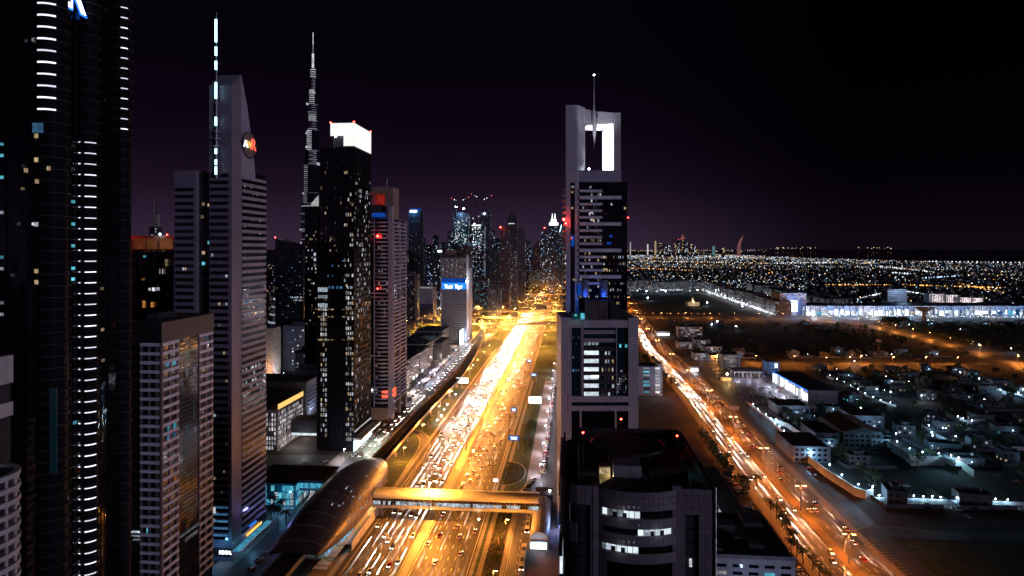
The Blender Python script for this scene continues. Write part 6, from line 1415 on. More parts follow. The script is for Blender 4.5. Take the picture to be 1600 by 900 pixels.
# --- far city: low houses and lamps without number, their glow covering lit surroundings too
hb, dots = MB(), {'dot_white': MB(), 'dot_blue': MB(), 'dot_warm': MB(), 'dot_orange': MB(), 'dot_red': MB()}
def seaok(x, y):
    # photograph row of the shoreline at this column
    px = CX+F*x/y; py = CY+F*H/y
    pts = [(985, 391.2), (1060, 393.5), (1130, 397), (1210, 401), (1300, 404.5), (1400, 407.5), (1500, 409.5), (1610, 411), (2600, 418)]
    for (a, b), (c, d) in zip(pts, pts[1:]):
        if px <= c: return py > b+(d-b)*(px-a)/(c-a)+.4
    return False
rg = random.Random(5)
quarters = [(rg.uniform(-200, 5200), rg.uniform(1900, 14000), rg.uniform(150, 600), rg.uniform(.15, 1), rg.uniform(-.5, .5)) for _ in range(430)]
for cx_, cy_, rad, dens, rot in quarters:
    rad *= .6+cy_/7000; n = int(dens*46)
    c_, s_ = math.cos(rot), math.sin(rot); col = rg.choices(('dot_white', 'dot_blue', 'dot_warm', 'dot_orange'), (5, 3.4, 2.6, 1.8))[0]
    for k in range(n):
        # lamps lie along the streets of the quarter
        if rg.random() < .75:
            u_ = round(rg.uniform(-1, 1)*3)/3*rad+rg.gauss(0, 4); v_ = rg.uniform(-rad, rad)
            if rg.random() < .5: u_, v_ = v_, u_
        else: u_, v_ = rg.uniform(-rad, rad), rg.uniform(-rad, rad)
        x = cx_+u_*c_-v_*s_; y = cy_+u_*s_+v_*c_
        if y < 1560 or x < -100 or not seaok(x, y) or (300 < x < 900 and y < 2350): continue
        m_ = col if rg.random() < .7 else rg.choice(('dot_white', 'dot_blue', 'dot_warm'))
        dots[m_].octa((x, y, rg.uniform(4, 12)), rg.choice((.45, .65, .85, 1.2, 2.2))*(.7+y/6000))
for k in range(4200):
    y = 1600*(8.5 ** rg.random()); x = rg.uniform(-.05, 1.1)*y
    if not seaok(x, y) or (250 < x < 900 and y < 2400): continue
    dots[rg.choices(('dot_white', 'dot_blue', 'dot_warm', 'dot_orange', 'dot_red'), (5, 4, 3, 1, .25))[0]].octa((x, y, rg.uniform(3, 14)), rg.choice((.35, .5, .7, 1.5))*(.7+y/6000))
    if y < 5000: hb.bb(x-rg.uniform(5, 12), x+rg.uniform(5, 12), y+2, y+rg.uniform(14, 26), 0, rg.uniform(6, 13))
for k in range(900):   # left of the highway and the far end of the valley
    y = rg.uniform(1100, 6000); x = rg.uniform(-.55, .12)*y
    if -150 < x-.09*y-bend(y) < -30 or (y < 1760 and x-.09*y > -480 and y > 1080): continue
    dots[rg.choices(('dot_white', 'dot_blue', 'dot_warm', 'dot_orange', 'dot_red'), (5, 4, 3, 2, .3))[0]].octa((x, y, rg.uniform(3, 25)), rg.choice((.6, .9, 1.3, 2.0))*(.6+y/5000))
for k in range(900):   # bright haze of lamps on the horizon left of the highway
    y = rg.uniform(5000, 16000); x = rg.uniform(-.2, .1)*y; dots[rg.choice(('dot_warm', 'dot_warm', 'dot_white'))].octa((x, y, rg.uniform(5, 60)), rg.uniform(2, 6))
# long lit avenues of the sea side
def avenue(pa, pb, n, m_, r_): lrow(G(*pa), G(*pb), n, r_, 6, 11, dots[m_])
for pa, pb, n, m_, r_ in (((985, 388.0+2.2), (1075, 389.6), 60, 'dot_warm', 9), ((1030, 391.5), (1110, 397.2), 60, 'dot_warm', 7), ((1110, 397.2), (1185, 404.5), 46, 'dot_warm', 6), ((1000, 409), (1200, 413), 70, 'dot_warm', 4.5), ((1200, 413), (1300, 412), 36, 'dot_white', 5),
        ((985, 421), (1080, 425), 30, 'dot_orange', 3.5), ((1440, 409.7), (1600, 411.8), 26, 'dot_white', 8), ((1290, 449), (1390, 449.5), 30, 'dot_orange', 3), ((1410, 449), (1560, 454), 34, 'dot_orange', 3), ((1500, 447), (1565, 462), 20, 'dot_orange', 3), ((1375, 418), (1460, 428), 34, 'dot_white', 4), ((1395, 429), (1430, 431), 12, 'dot_white', 6), ((1440, 438), (1500, 434), 18, 'dot_blue', 4), ((1350, 413), (1365, 411), 6, 'dot_warm', 9), ((1000, 497), (1130, 498), 14, 'dot_orange', 1.1)): avenue(pa, pb, n, m_, r_)
for k in range(520):   # glittering garden and car park in front of the mall and the block row
    x0 = rg.uniform(1262, 1350) if k % 2 else rg.uniform(1350, 1600); y0 = rg.triangular(470, 499, 492) if k % 2 else rg.triangular(478, 500, 495)
    g = G(x0, y0); dots[rg.choice(('dot_white', 'dot_white', 'dot_blue'))].octa((g.x, g.y, rg.uniform(2, 12)), rg.uniform(.5, 1.9))
for k in range(420):
    g = G(rg.uniform(985, 1260), rg.triangular(430, 463, 452)); dots[rg.choice(('dot_white', 'dot_blue', 'dot_warm'))].octa((g.x, g.y, rg.uniform(3, 20)), rg.uniform(.8, 2.2))
for k in range(260):  # warm horizon haze put in as large glowing bits
    g = G(rg.uniform(980, 1200), rg.uniform(389.8, 394)); dots[rg.choice(('dot_warm', 'dot_orange', 'dot_white'))].octa((g.x, g.y, rg.uniform(3, 60)), rg.uniform(7, 16))
for n_, m_ in dots.items(): tag(m_.obj('city_lamps', n_), f"countless small {dict(dot_white='white', dot_blue='bluish', dot_warm='warm yellow', dot_orange='orange', dot_red='red')[n_]} lamps of the far low city", 'city lights', kind='stuff')
tag(hb.obj('far_houses', 'villa_grey'), 'mass of low flat roofed houses of the far district', 'houses', kind='stuff')
# islands and headland lamps on the sea
isd = MB()
for a, b_, n in ((1200, 1290, 24), (1340, 1398, 12), (1355, 1375, 8)):
    for _ in range(n): y = rg.uniform(26000, 32000); isd.octa(((rg.uniform(a, b_)-CX)/F*y, y, H+rg.uniform(-1, 2)*y/F*.9), rg.uniform(9, 20))
tag(isd.obj('island_lamps', 'dot_warm'), 'faint row of lamps on islands out at sea', 'island lights', kind='stuff')
# far hotel and towers on the horizon
sail = empty('sail_hotel', ((1157-CX)/F*9000, 9000, 0), 0, 'far pinkish sail shaped hotel tower standing alone on the coast', 'hotel tower'); s_ = 9.0; m = MB(); vs = []
for y, xl_, xr_ in ((400, -4, 1), (392, -4, 0), (384, -3.2, .2), (378, -1.5, 1.5), (374, .5, 3.2), (371, 2.6, 4.0)): vs += [(xl_*s_, 0, H-(y-CY)*s_), (xr_*s_, 0, H-(y-CY)*s_), (xr_*s_, 40, H-(y-CY)*s_), (xl_*s_, 40, H-(y-CY)*s_)]
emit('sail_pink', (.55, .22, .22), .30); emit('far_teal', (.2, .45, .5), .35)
m.add(vs, [(4*i+j, 4*i+(j+1) % 4, 4*i+4+(j+1) % 4, 4*i+4+j) for i in range(5) for j in range(4)]+[(20, 21, 22, 23)]); m.obj('sail', 'sail_pink', sail); MB().cyl((3.6*s_, 10), 3, 1, H-(371-CY)*s_, H-(366-CY)*s_, 6).obj('mast', 'sail_pink', sail)
for i, (px, yt, m_, w_) in enumerate(((985, 378, 'win_white', 1.6), (1012, 381, 'win_white', 2.2), (1024, 376, 'win_warm', 3), (1032, 380, 'win_dim', 4), (1046, 381, 'win_dim', 5), (1055, 379, 'win_dim', 3), (1060, 375, 'win_dim', 3), (1067, 369, 'win_dim', 3), (1072, 377, 'win_dim', 4), (1079, 381, 'win_dim', 4), (1040, 382, 'win_orange', 5), (1115, 384, 'far_teal', 5), (1085, 384, 'win_dim', 3), (1130, 385.5, 'win_dim', 4))):
    Y = 11000; e = empty('horizon_tower', ((px-CX)/F*Y, Y, 0), 0, f'tiny far tower on the horizon, {nth(i)} from the portal tower', 'tower', 'tiny towers on the horizon'); z = H-(yt-CY)*Y/F; w = w_*Y/F
    MB().bb(-w/2, w/2, 0, w, 0, z).obj('shaft', 'render_dark', e); mm = MB()
    if m_ in ('win_white', 'win_warm', 'far_teal'): MB().bb(-w*.45, w*.45, -4, 0, 40, z-5).obj('lit_face', m_, e)
    else:
        for _ in range(14): mm.octa((rg.uniform(-w/2, w/2), -6, rg.uniform(60, z)), 5)
        tag(mm.obj('lit_windows', 'dot_warm' if i % 2 else 'dot_white', e), kind='stuff')
for x, yy, w_ in ((1067, 368, 'the highest'), (1064, 373, 'just left of the highest'), (1069, 372, 'just right of the highest'), (1060, 374, 'the lowest')): beacon(x, yy, 10950, 'faint red lamp above the tiny far towers, '+w_, 'dot_red', 9, 5, 0)

# ============================================================ VILLAS, WALLS AND LAMPS OF THE NEAR DISTRICT
TANK = MB().cyl((0, 0), .8, .8, 0, 1.7, 10).mesh('water_tank', 'render_white')
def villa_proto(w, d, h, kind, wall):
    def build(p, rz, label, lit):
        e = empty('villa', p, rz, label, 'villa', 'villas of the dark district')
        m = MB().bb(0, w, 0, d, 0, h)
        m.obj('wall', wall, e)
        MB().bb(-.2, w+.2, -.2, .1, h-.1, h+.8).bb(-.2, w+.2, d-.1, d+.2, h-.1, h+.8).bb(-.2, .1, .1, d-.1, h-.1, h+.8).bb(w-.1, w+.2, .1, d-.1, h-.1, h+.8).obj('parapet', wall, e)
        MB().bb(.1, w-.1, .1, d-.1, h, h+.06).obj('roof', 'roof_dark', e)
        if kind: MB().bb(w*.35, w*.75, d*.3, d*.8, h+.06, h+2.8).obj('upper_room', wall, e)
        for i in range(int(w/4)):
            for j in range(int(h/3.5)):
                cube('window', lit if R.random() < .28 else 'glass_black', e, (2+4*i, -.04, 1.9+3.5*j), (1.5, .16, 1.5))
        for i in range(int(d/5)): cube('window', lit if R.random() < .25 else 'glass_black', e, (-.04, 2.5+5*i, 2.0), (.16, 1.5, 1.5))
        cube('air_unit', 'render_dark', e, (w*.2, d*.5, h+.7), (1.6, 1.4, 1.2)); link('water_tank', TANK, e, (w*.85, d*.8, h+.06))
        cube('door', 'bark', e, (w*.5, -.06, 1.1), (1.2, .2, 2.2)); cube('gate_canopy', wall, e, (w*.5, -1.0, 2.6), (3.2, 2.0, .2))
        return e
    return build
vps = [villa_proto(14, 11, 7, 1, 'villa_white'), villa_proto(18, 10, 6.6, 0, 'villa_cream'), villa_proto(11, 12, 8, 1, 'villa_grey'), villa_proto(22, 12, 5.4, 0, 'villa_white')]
wallp = mast_proto(5, .5, (.25, .62, 1.0), 520, double=False, glow='lamp_white', hs=.45, pole_r=.1)
def near_road(x, y):
    r = R2(0, y)
    if x < r.x+42: return True
    if abs(y-872) < 26: return True
    for p in diag:
        if abs(p.x-x) < 34 and abs(p.y-y) < 60: return True
    for p in side_bend+loop:
        if math.hypot(p.x-x, p.y-y) < 26: return True
    return False
vn = 0; colw = ['white', 'cream', 'grey', 'broad white']
bounds = MB()
for gy in range(26):
    for gx_ in range(24):
        Y = 352+38*gy+R.uniform(-7, 7); X = 232+40*gx_+.09*(Y-350)+R.uniform(-6, 6)
        if near_road(X, Y) or near_road(X+24, Y+12): continue
        px = CX+F*X/Y; py = CY+F*H/Y
        if px > 1640 or px < 1000 or (py > 790 and px > 1240) or (955 < Y < 1290 and R.random() < .85) or (px < 1235 and 560 < py < 640) or (1200 < px < 1270 and 570 < py < 640): continue
        if (1130 < px < 1250 and 1000 < Y) or R.random() < .22: continue
        k = R.randrange(4); vn += 1
        vps[k]((X, Y, 0), -TH+R.choice((0, .25, -.2))+R.uniform(-.12, .12), f'{colw[k]} flat roofed villa, {nth(gx_)} from the narrower road in the {nth(gy)} villa row', R.choice(('win_cool', 'win_cyan', 'win_white', 'win_warm')))
        bounds.bb(X-5, X+30, Y-7, Y-6.6, 0, 2.4); bounds.bb(X-5.4, X-5, Y-7, Y+26, 0, 2.4)
        if R.random() < .42:
            wallp((X+R.uniform(-3, 26), Y-R.uniform(3.5, 6), 0), R.uniform(0, 6), f'small bluish garden lamp by villa {nth(gx_)} from the narrower road, {nth(gy)} villa row', 'garden lamps of the villas', name='garden_lamp')
tag(bounds.obj('boundary_wall', 'villa_grey'), kind='structure')
# individually lit compounds seen in the photograph
def wash(px, py, col, pw, z=5): 
    g = G(px, py); light('POINT', col, pw, None, (g.x, g.y, z), .5, name='compound_light'); return g
def compound(label, pts, h, th=.5, mat='render_white', lamps=(), col=(.38, .70, 1.0), pw=900, cat='wall'):
    p0 = G(*pts[0]); e = empty('compound_wall', p0, 0, label, cat)
    q = [G(*p)-p0 for p in pts]
    for a, b_ in zip(q, q[1:]):
        mid = (a+b_)/2; v = b_-a; cube('wall_segment', mat, e, (mid.x, mid.y, h/2), (v.length, th, h), math.atan2(v.y, v.x))
    for px, py in lamps:
        g = G(px, py)-p0; MB().cyl((g.x, g.y-1.2), .08, .08, 0, h+1, 5).obj('lamp_post', 'metal_grey', e); MB().octa((g.x, g.y-1.2, h+1.4), .42).obj('lamp_glass', 'lamp_white', e); light('POINT', col, pw*1.7, e, (g.x-.5, g.y-2.6, h+1.4), .3)
    return e
compound('brightly lit white boundary wall curving along the parking road', [(1240, 712), (1262, 722), (1290, 745), (1318, 763), (1336, 775), (1352, 780), (1364, 778)], 5.5, lamps=[(1266, 722), (1295, 740), (1314, 757), (1340, 772), (1362, 776)], pw=2600)
compound('low pale wall dotted with small lamps beside the parking road', [(1170, 632), (1200, 655), (1225, 680), (1242, 700)], 2.2, lamps=[(1176, 637), (1184, 644), (1196, 653), (1203, 659), (1210, 665), (1217, 672), (1224, 679), (1232, 688), (1240, 698)], pw=420)
compound('row of garden lamps on a low wall south of the bright compound', [(1366, 782), (1400, 783), (1440, 784), (1480, 786), (1520, 787), (1560, 788), (1600, 790)], 2.0, lamps=[(1372, 781), (1393, 780), (1408, 781), (1426, 782), (1441, 783), (1455, 783), (1468, 784), (1493, 785), (1505, 784), (1530, 786), (1553, 787), (1572, 788)], pw=650)
compound('tall cyan lit court wall with slender posts', [(1388, 702), (1414, 718), (1424, 728), (1470, 727), (1490, 732)], 6.5, lamps=[(1400, 705), (1420, 716), (1440, 722), (1465, 724), (1484, 728)], col=(.3, .72, 1), pw=3200)
compound('curved garden wall lit white behind the cyan court', [(1440, 668), (1462, 682), (1490, 698), (1540, 702), (1600, 704)], 3.0, lamps=[(1450, 672), (1456, 688), (1472, 676), (1492, 689)], pw=900)
compound('pinkish wall running back from the court', [(1492, 728), (1508, 736), (1522, 746)], 5, mat='render_cream', lamps=[(1496, 728)], col=(1, .85, .8), pw=900)
compound('lamp dotted lane wall running diagonally through the villas', [(1292, 590), (1330, 606), (1364, 626), (1400, 636)], 2.2, lamps=[(1296, 591), (1307, 596), (1318, 601), (1329, 606), (1340, 612), (1351, 619), (1363, 625), (1375, 630), (1390, 634)], pw=300)
compound('white lit wall below the right villas', [(1478, 650), (1505, 664), (1540, 661)], 4, lamps=[(1495, 659), (1503, 662), (1517, 666)], pw=900); compound('short bright wall at the right picture edge', [(1548, 610), (1575, 618), (1600, 622)], 4, lamps=[(1550, 611), (1562, 616), (1574, 619), (1590, 621), (1597, 616)], pw=1100)
compound('bright white forecourt wall beside the fuel canopy road', [(1205, 660), (1230, 668), (1262, 690)], 4, lamps=[(1212, 664), (1250, 690)], col=(.3, .7, 1), pw=1600)
YF = 0
for px, py, col, pw in ((1276, 692, (.2, .6, 1), 2600), (1300, 686, (.2, .6, 1), 1500), (1362, 690, (.1, .6, .9), 1200), (1345, 648, (.3, .7, 1), 900), (1440, 628, (.8, .9, 1), 1500), (1392, 622, COOL, 1200), (1370, 617, COOL, 900), (1420, 605, (1, .9, .7), 600), (1500, 590, (1, .9, .8), 700), (1530, 600, COOL, 700), (1335, 572, COOL, 900), (1530, 545, COOL, 1500), (1520, 540, (.6, .9, .5), 900), (1580, 551, COOL, 1500), (1450, 505, COOL, 2500), (1420, 512, COOL, 2500), (1500, 520, COOL, 1800), (1400, 690, COOL, 900), (1456, 688, COOL, 1500)): 
    YF += 1; g = G(px, py); e = empty('yard_floodlight', g, 0, f'bluish yard floodlight shining over villa roofs, {nth(YF-1)} of these', 'floodlight', 'yard floodlights of the villas'); MB().cyl((0, 0), .12, .1, 0, 6, 5).obj('post', 'metal_grey', e); MB().octa((0, 0, 6.5), .5).obj('lamp_glass', 'lamp_white', e); light('POINT', col, pw*2.0, e, (0, -1.4, 6.6), .4)
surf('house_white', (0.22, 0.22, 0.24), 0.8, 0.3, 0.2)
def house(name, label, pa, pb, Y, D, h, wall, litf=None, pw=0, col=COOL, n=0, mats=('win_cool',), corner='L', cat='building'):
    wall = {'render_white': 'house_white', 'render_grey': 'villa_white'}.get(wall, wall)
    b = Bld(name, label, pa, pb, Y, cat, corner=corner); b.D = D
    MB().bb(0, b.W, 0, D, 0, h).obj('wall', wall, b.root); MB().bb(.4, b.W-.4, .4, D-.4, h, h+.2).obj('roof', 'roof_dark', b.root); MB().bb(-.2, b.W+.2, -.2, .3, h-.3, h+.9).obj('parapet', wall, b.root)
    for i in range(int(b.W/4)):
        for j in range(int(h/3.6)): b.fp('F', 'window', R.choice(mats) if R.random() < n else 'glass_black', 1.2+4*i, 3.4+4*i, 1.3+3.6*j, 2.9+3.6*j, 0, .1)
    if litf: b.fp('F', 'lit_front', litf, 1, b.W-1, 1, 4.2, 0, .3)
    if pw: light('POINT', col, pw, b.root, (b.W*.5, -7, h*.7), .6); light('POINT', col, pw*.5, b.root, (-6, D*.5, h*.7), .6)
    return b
house('hall', 'pale hall with a pointed cyan lit end beside the parking road', 1240, 1298, 470, 40, 11, 'render_grey', pw=1800, col=(.15, .55, 1)); house('office', 'white two storey office with a bright bluish wall right of the villas', 1332, 1382, 560, 30, 10, 'render_white', pw=1500, n=.4)
b = house('workshop', 'dark workshop with a glowing cyan strip window', 1275, 1312, 508, 34, 10, 'render_dark', None, 300, (.2, .6, 1)); b.fp('F', 'strip_window', 'sign_white', 1, b.W-3, 5.2, 7.0, 0, .3)
b = house('gabled_warehouse', 'dark warehouse with a shallow gabled roof behind the court', 1318, 1378, 505, 50, 12, 'render_dark', None, 500, (.1, .5, .8)); MB().prism([(0, 0), (b.W/2, 0), (b.W/2, 50), (0, 50)], 12.3, [12.4, 16, 16, 12.4]).obj('roof_slope', 'roof_dark', b.root); MB().prism([(b.W/2, 0), (b.W, 0), (b.W, 50), (b.W/2, 50)], 12.3, [16, 12.4, 12.4, 16]).obj('roof_slope', 'roof_dark', b.root)
b = house('curved_white_school', 'white angular two storey building beside the cross road', 1130, 1157, 838, 30, 17, 'render_white', pw=1400, col=(1, .9, .85), n=.4, mats=('win_warm', 'win_white'))
for i, (pa, pb, Y, h) in enumerate(((1060, 1082, 1000, 10), (1086, 1110, 1010, 12), (1100, 1128, 940, 12), (1085, 1105, 900, 9), (1110, 1133, 880, 9), (1060, 1098, 1130, 18))):
    house('white_low_building', f'small pale building north of the cross road beside the narrower road, {nth(i)} of its cluster', pa, pb, Y, 26, h, 'render_white' if i < 5 else 'render_brown', None, 900, (.8, .88, 1), .5, ('win_white', 'win_cool'))
b = house('white_canopy_station', 'canopy with glowing white front near the highway junction', 1026, 1047, 1150, 20, 7, 'render_white', 'sign_white', 3500, WHITE); b = house('lit_kiosk', 'small glaring white kiosk at the far end of the bright junction', 1078, 1092, 812, 10, 6, 'render_white', 'sign_white', 3000, WHITE)
cn = Bld('fuel_canopy', 'violet white lit canopy over a forecourt full of parked cars', 1146, 1190, 770, corner='L'); MB().bb(0, cn.W, 0, 26, 8, 9.4).obj('roof', 'render_white', cn.root)
for i in range(8): cube('post', 'metal_grey', cn.root, (2+(cn.W-4)*(i % 4)/3, 3+18*(i//4), 4), (.6, .6, 8))
for i in range(9): cube('soffit_lamp', 'sign_white', cn.root, (2+i*3.7, .6, 7.8), (2.2, 1.2, .3))
for i in range(3): light('POINT', (.72, .68, 1), 5200, cn.root, (5+12*i, -2, 5.5), .6)
MB().bb(0, cn.W, -.2, 0, 7.8, 9.6).obj('fascia', 'glow_lilac', cn.root)
st = empty('lit_showroom', G(1262, 630), 0, 'long showroom with a glaring white and violet front facing the car park', 'showroom')
qa, qb = G(1262, 630)*0, G(1208, 598)-G(1262, 630); L_ = qb.length; an = math.atan2(qb.y, qb.x)
def onst(name, mat, s0, s1, d0, d1, z0, z1):
    m = MB().bb(s0, s1, d0, d1, z0, z1); return m.obj(name, mat, st, rz=an)
onst('wall', 'render_grey', 0, L_, -30, 0, 0, 13); onst('roof', 'roof_dark', 0, L_, -30, 0, 13, 13.3)
for i in range(24): onst('showroom_bay', R.choice(('sign_white', 'mall_white', 'sign_white', 'glow_bright')), i*L_/24+.2, (i+1)*L_/24-.2, .05, .35, 1+R.uniform(0, 2), 9+R.uniform(0, 3))
onst('fascia', 'sign_blue', 0, L_, .1, .5, 12.2, 13)
for i in range(4): light('POINT', (.72, .74, 1), 9000, st, (qb.x*(i+.5)/4-10, qb.y*(i+.5)/4, 6), 1.0)
b = house('blue_lit_shop', 'shop behind the showroom washed in saturated blue light', 1200, 1218, 800, 24, 14, 'render_white', None, 2600, (.1, .4, 1)); b.fp('F', 'round_sign', 'sign_white', b.W*.6, b.W*.8, 8, 13, 0, .4)
b = house('long_garage', 'long low garage with lit grey side between showroom and hall', 1216, 1266, 600, 30, 9, 'render_white', None, 1500, (.4, .7, 1))
g = G(1136, 596); e = empty('bright_kiosk', g, 0, 'small kiosk glowing intense yellow beside the forecourt', 'kiosk'); MB().bb(-6, 6, 0, 5, 0, 4).obj('wall', 'render_cream', e); MB().bb(-5, 5, -.3, 0, .6, 3.4).obj('front', 'sign_yellow', e); MB().octa((0, -1, 9), 1.3).obj('lamp_glass', 'lamp_warm', e); MB().cyl((0, -1), .15, .12, 0, 8, 5).obj('pole', 'metal_grey', e); light('POINT', (1, .6, .18), 9000, e, (0, -5, 8), .6)
g = G(1080, 500); e = empty('domed_house', G(1084, 478), 0, 'warmly floodlit domed house alone in the dark field', 'domed house'); MB().bb(-16, 16, 0, 24, 0, 10).obj('wall', 'render_cream', e); MB().cyl((0, 12), 7, 1.5, 10, 22, 14).obj('dome', 'render_cream', e); light('POINT', (1, .8, .5), 12000, e, (0, -16, 10), 1); light('POINT', (1, .7, .4), 6000, e, (0, 2, 14), 1)
for i, (px, py, pw) in enumerate(((1012, 470, 9000), (1105, 478, 5000), (1090, 457, 6000), (1040, 459, 16000), (1010, 459, 12000), (1160, 484, 2500), (1150, 517, 1200), (1121, 509, 900), (1112, 514, 700))):
    g = G(px, py); e = empty('yard_floodlight', g, 0, f'floodlight far out in the dark field before the apartment row, {nth(i)} of its kind', 'floodlight', 'floodlights of the dark field'); MB().octa((0, 0, 9), 1.8 if i < 5 else 1.2).obj('lamp_glass', 'lamp_white', e); MB().cyl((0, 0), .2, .15, 0, 8, 5).obj('post', 'metal_grey', e); light('POINT', COOL, pw, e, (0, -3, 9), 1)

# ============================================================ VEHICLES
def car_mesh(body, state, suv=False):
    """one car pointing to +y. material slots: body, glass, lamp front, lamp rear, tyre"""
    h = 1.0 if suv else .82; t = 1.75 if suv else 1.42
    m = MB(); m.cur = 0
    pr = [(-2.2, .32), (2.2, .32), (2.25, .62), (2.0, .78), (1.0, h), (-2.0, h), (-2.25, .8)]
    vs = [(-.88, y, z) for y, z in pr]+[(.88, y, z) for y, z in pr]; n = len(pr)
    m.add(vs, [tuple(range(n))[::-1], tuple(range(n, 2*n))]+[(i, (i+1) % n, (i+1) % n+n, i+n) for i in range(n)])
    r0, r1 = (1.0, .35) ; rb, rt = (-2.0, -1.6) if suv else (-1.7, -1.0)
    m.cur = 1; m.add([(-.8, r0, h), (.8, r0, h), (.8, rb, h), (-.8, rb, h), (-.66, r1, t-.05), (.66, r1, t-.05), (.66, rt, t-.05), (-.66, rt, t-.05)], [(0, 1, 5, 4), (1, 2, 6, 5), (2, 3, 7, 6), (3, 0, 4, 7)])
    m.cur = 0; m.add([(-.68, r1, t-.05), (.68, r1, t-.05), (.68, rt, t-.05), (-.68, rt, t-.05), (-.62, r1-.05, t), (.62, r1-.05, t), (.62, rt+.05, t), (-.62, rt+.05, t)], CF)
    m.cur = 4
    for sx_ in (-.8, .8):
        for y in (-1.35, 1.4):
            vv = [(sx_+dx, y+.33*math.cos(k*math.pi/4), .33+.33*math.sin(k*math.pi/4)) for dx in (-.11, .11) for k in range(8)]
            m.add(vv, [tuple(range(8))[::-1], tuple(range(8, 16))]+[(k, (k+1) % 8, (k+1) % 8+8, k+8) for k in range(8)])
    m.cur = 2
    for s in (-.62, .62): m.bb(s-.22, s+.22, 2.16, 2.30, .55, .75)
    m.cur = 3
    for s in (-.65, .65): m.bb(s-.2, s+.2, -2.30, -2.2, .62, .82)
    on = state == 'on'
    return m.mesh('car_body', [body, 'car_glass', 'headlight' if on else 'steel_light', 'taillight' if on else 'car_red', 'tyre'])
COLS = [('car_white', 'white'), ('car_silver', 'silver'), ('car_black', 'black'), ('car_white', 'white'), ('car_sand', 'sand coloured'), ('car_red', 'dark red'), ('car_white', 'white')]
CM = {}
def cmesh(i, on, suv):
    k = (i, on, suv)
    if k not in CM: CM[k] = car_mesh(COLS[i][0], 'on' if on else 'off', suv)
    return CM[k]
PITCH = 90-2.2
beam_l = bpy.data.lights.new('headlight_beam', 'SPOT'); beam_l.energy = 2900000; beam_l.spot_size = math.radians(3.8); beam_l.spot_blend = .9; beam_l.shadow_soft_size = .15; beam_l.color = (1, .90, .80)
tail_l = bpy.data.lights.new('taillight_glow', 'POINT'); tail_l.energy = 25; tail_l.color = (1, .05, .03); tail_l.shadow_soft_size = .3
bm_a = bpy.data.lights.new('headlight_beam', 'SPOT'); bm_a.energy = 4400000; bm_a.spot_size = math.radians(3.8); bm_a.spot_blend = .9; bm_a.shadow_soft_size = .15; bm_a.color = (1, .66, .52)
SC = MB(); SCM = ['car_white', 'car_silver', 'car_black', 'car_sand', 'car_red', 'car_glass', 'headlight', 'taillight', 'tyre', 'steel_light']
NCAR = 0
def stuff_car(p, rz, on, i):
    ca, sa = math.cos(rz), math.sin(rz)
    def q(x, y, z): return (p[0]+x*ca-y*sa, p[1]+x*sa+y*ca, p[2]+z)
    def hex8(x, y0, y1, z0, z1, x2, y2, y3):
        SC.add([q(-x, y0, z0), q(x, y0, z0), q(x, y1, z0), q(-x, y1, z0), q(-x2, y2, z1), q(x2, y2, z1), q(x2, y3, z1), q(-x2, y3, z1)], CF)
    SC.cur = SCM.index(COLS[i][0]); hex8(.88, -2.2, 2.2, .3, .85, .85, -2.15, 2.0)
    SC.cur = 5; hex8(.8, -1.8, .9, .85, 1.35, .66, -1.2, .3); SC.cur = SCM.index(COLS[i][0]); hex8(.66, -1.2, .3, 1.35, 1.4, .62, -1.15, .25)
    SC.cur = 8
    for sx_ in (-.8, .8):
        for y in (-1.35, 1.4): SC.add([q(sx_-.1, y-.3, .02), q(sx_+.1, y-.3, .02), q(sx_+.1, y+.3, .02), q(sx_-.1, y+.3, .02), q(sx_-.1, y-.3, .62), q(sx_+.1, y-.3, .62), q(sx_+.1, y+.3, .62), q(sx_-.1, y+.3, .62)], CF)
    for s_ in (-.62, .62):
        for m_, y in (((6, 2.24), (7, -2.24)) if on else ((9, 2.24), (4, -2.24))):
            SC.cur = m_; SC.add([q(s_+dx*.24, y+dy*.07, .65+dz*.1) for dx, dy, dz in ((-1, -1, -1), (1, -1, -1), (1, 1, -1), (-1, 1, -1), (-1, -1, 1), (1, -1, 1), (1, 1, 1), (-1, 1, 1))], CF)
def car(p, rz, on, label, group, beam=None, tail=False, single=True):
    global NCAR
    i = R.randrange(7); suv = R.random() < .35
    if not single or NCAR >= 318:
        stuff_car(p, rz, on, i)
        if beam is not None:
            l = bpy.data.objects.new('headlight_beam', beam); COL.link(l); l.location = (p[0]-2.6*math.sin(rz), p[1]+2.6*math.cos(rz), p[2]+.75); l.rotation_euler = (math.radians(PITCH), 0, rz)
        return None
    NCAR += 1
    o = link('car', cmesh(i, on, suv), None, p, rz); tag(o, label.replace('COL', COLS[i][1]+(' off-roader' if suv else ' car')), 'car', group)
    if beam is not None:
        l = bpy.data.objects.new('headlight_beam', beam); COL.link(l); l.parent = o; l.location = (0, 2.5, .75); l.rotation_euler = (math.radians(PITCH), 0, 0)
    if tail:
        l = bpy.data.objects.new('taillight_glow', tail_l); COL.link(l); l.parent = o; l.location = (0, -3.2, .8)
    return o
lane_name = ['first', 'second', 'third', 'fourth', 'fifth', 'sixth', 'seventh']
stuffm = {}
def masts(Y):
    k = int((Y-365)//131)
    return 'before the first mast' if k < 0 else f'past the {nth(k)} mast'
flow = []
for side, lanes, rz in ((0, LL, -TH+math.pi), (1, LR, -TH)):
    for li, a in enumerate(lanes):
        y = 262+R.uniform(0, 20)
        while y < 3300:
            flow.append((y, a+R.uniform(-.3, .3), side, li, rz))
            base = (34, 26, 24, 27, 36, 46, 80)[li] if side == 0 else (44, 34, 32, 36, 44, 60, 90)[li]
            y += base*R.choice((.5, .7, 1, 1.3))*(1.7 if y < 385 else 1)
flow.sort(); n_ind = 0
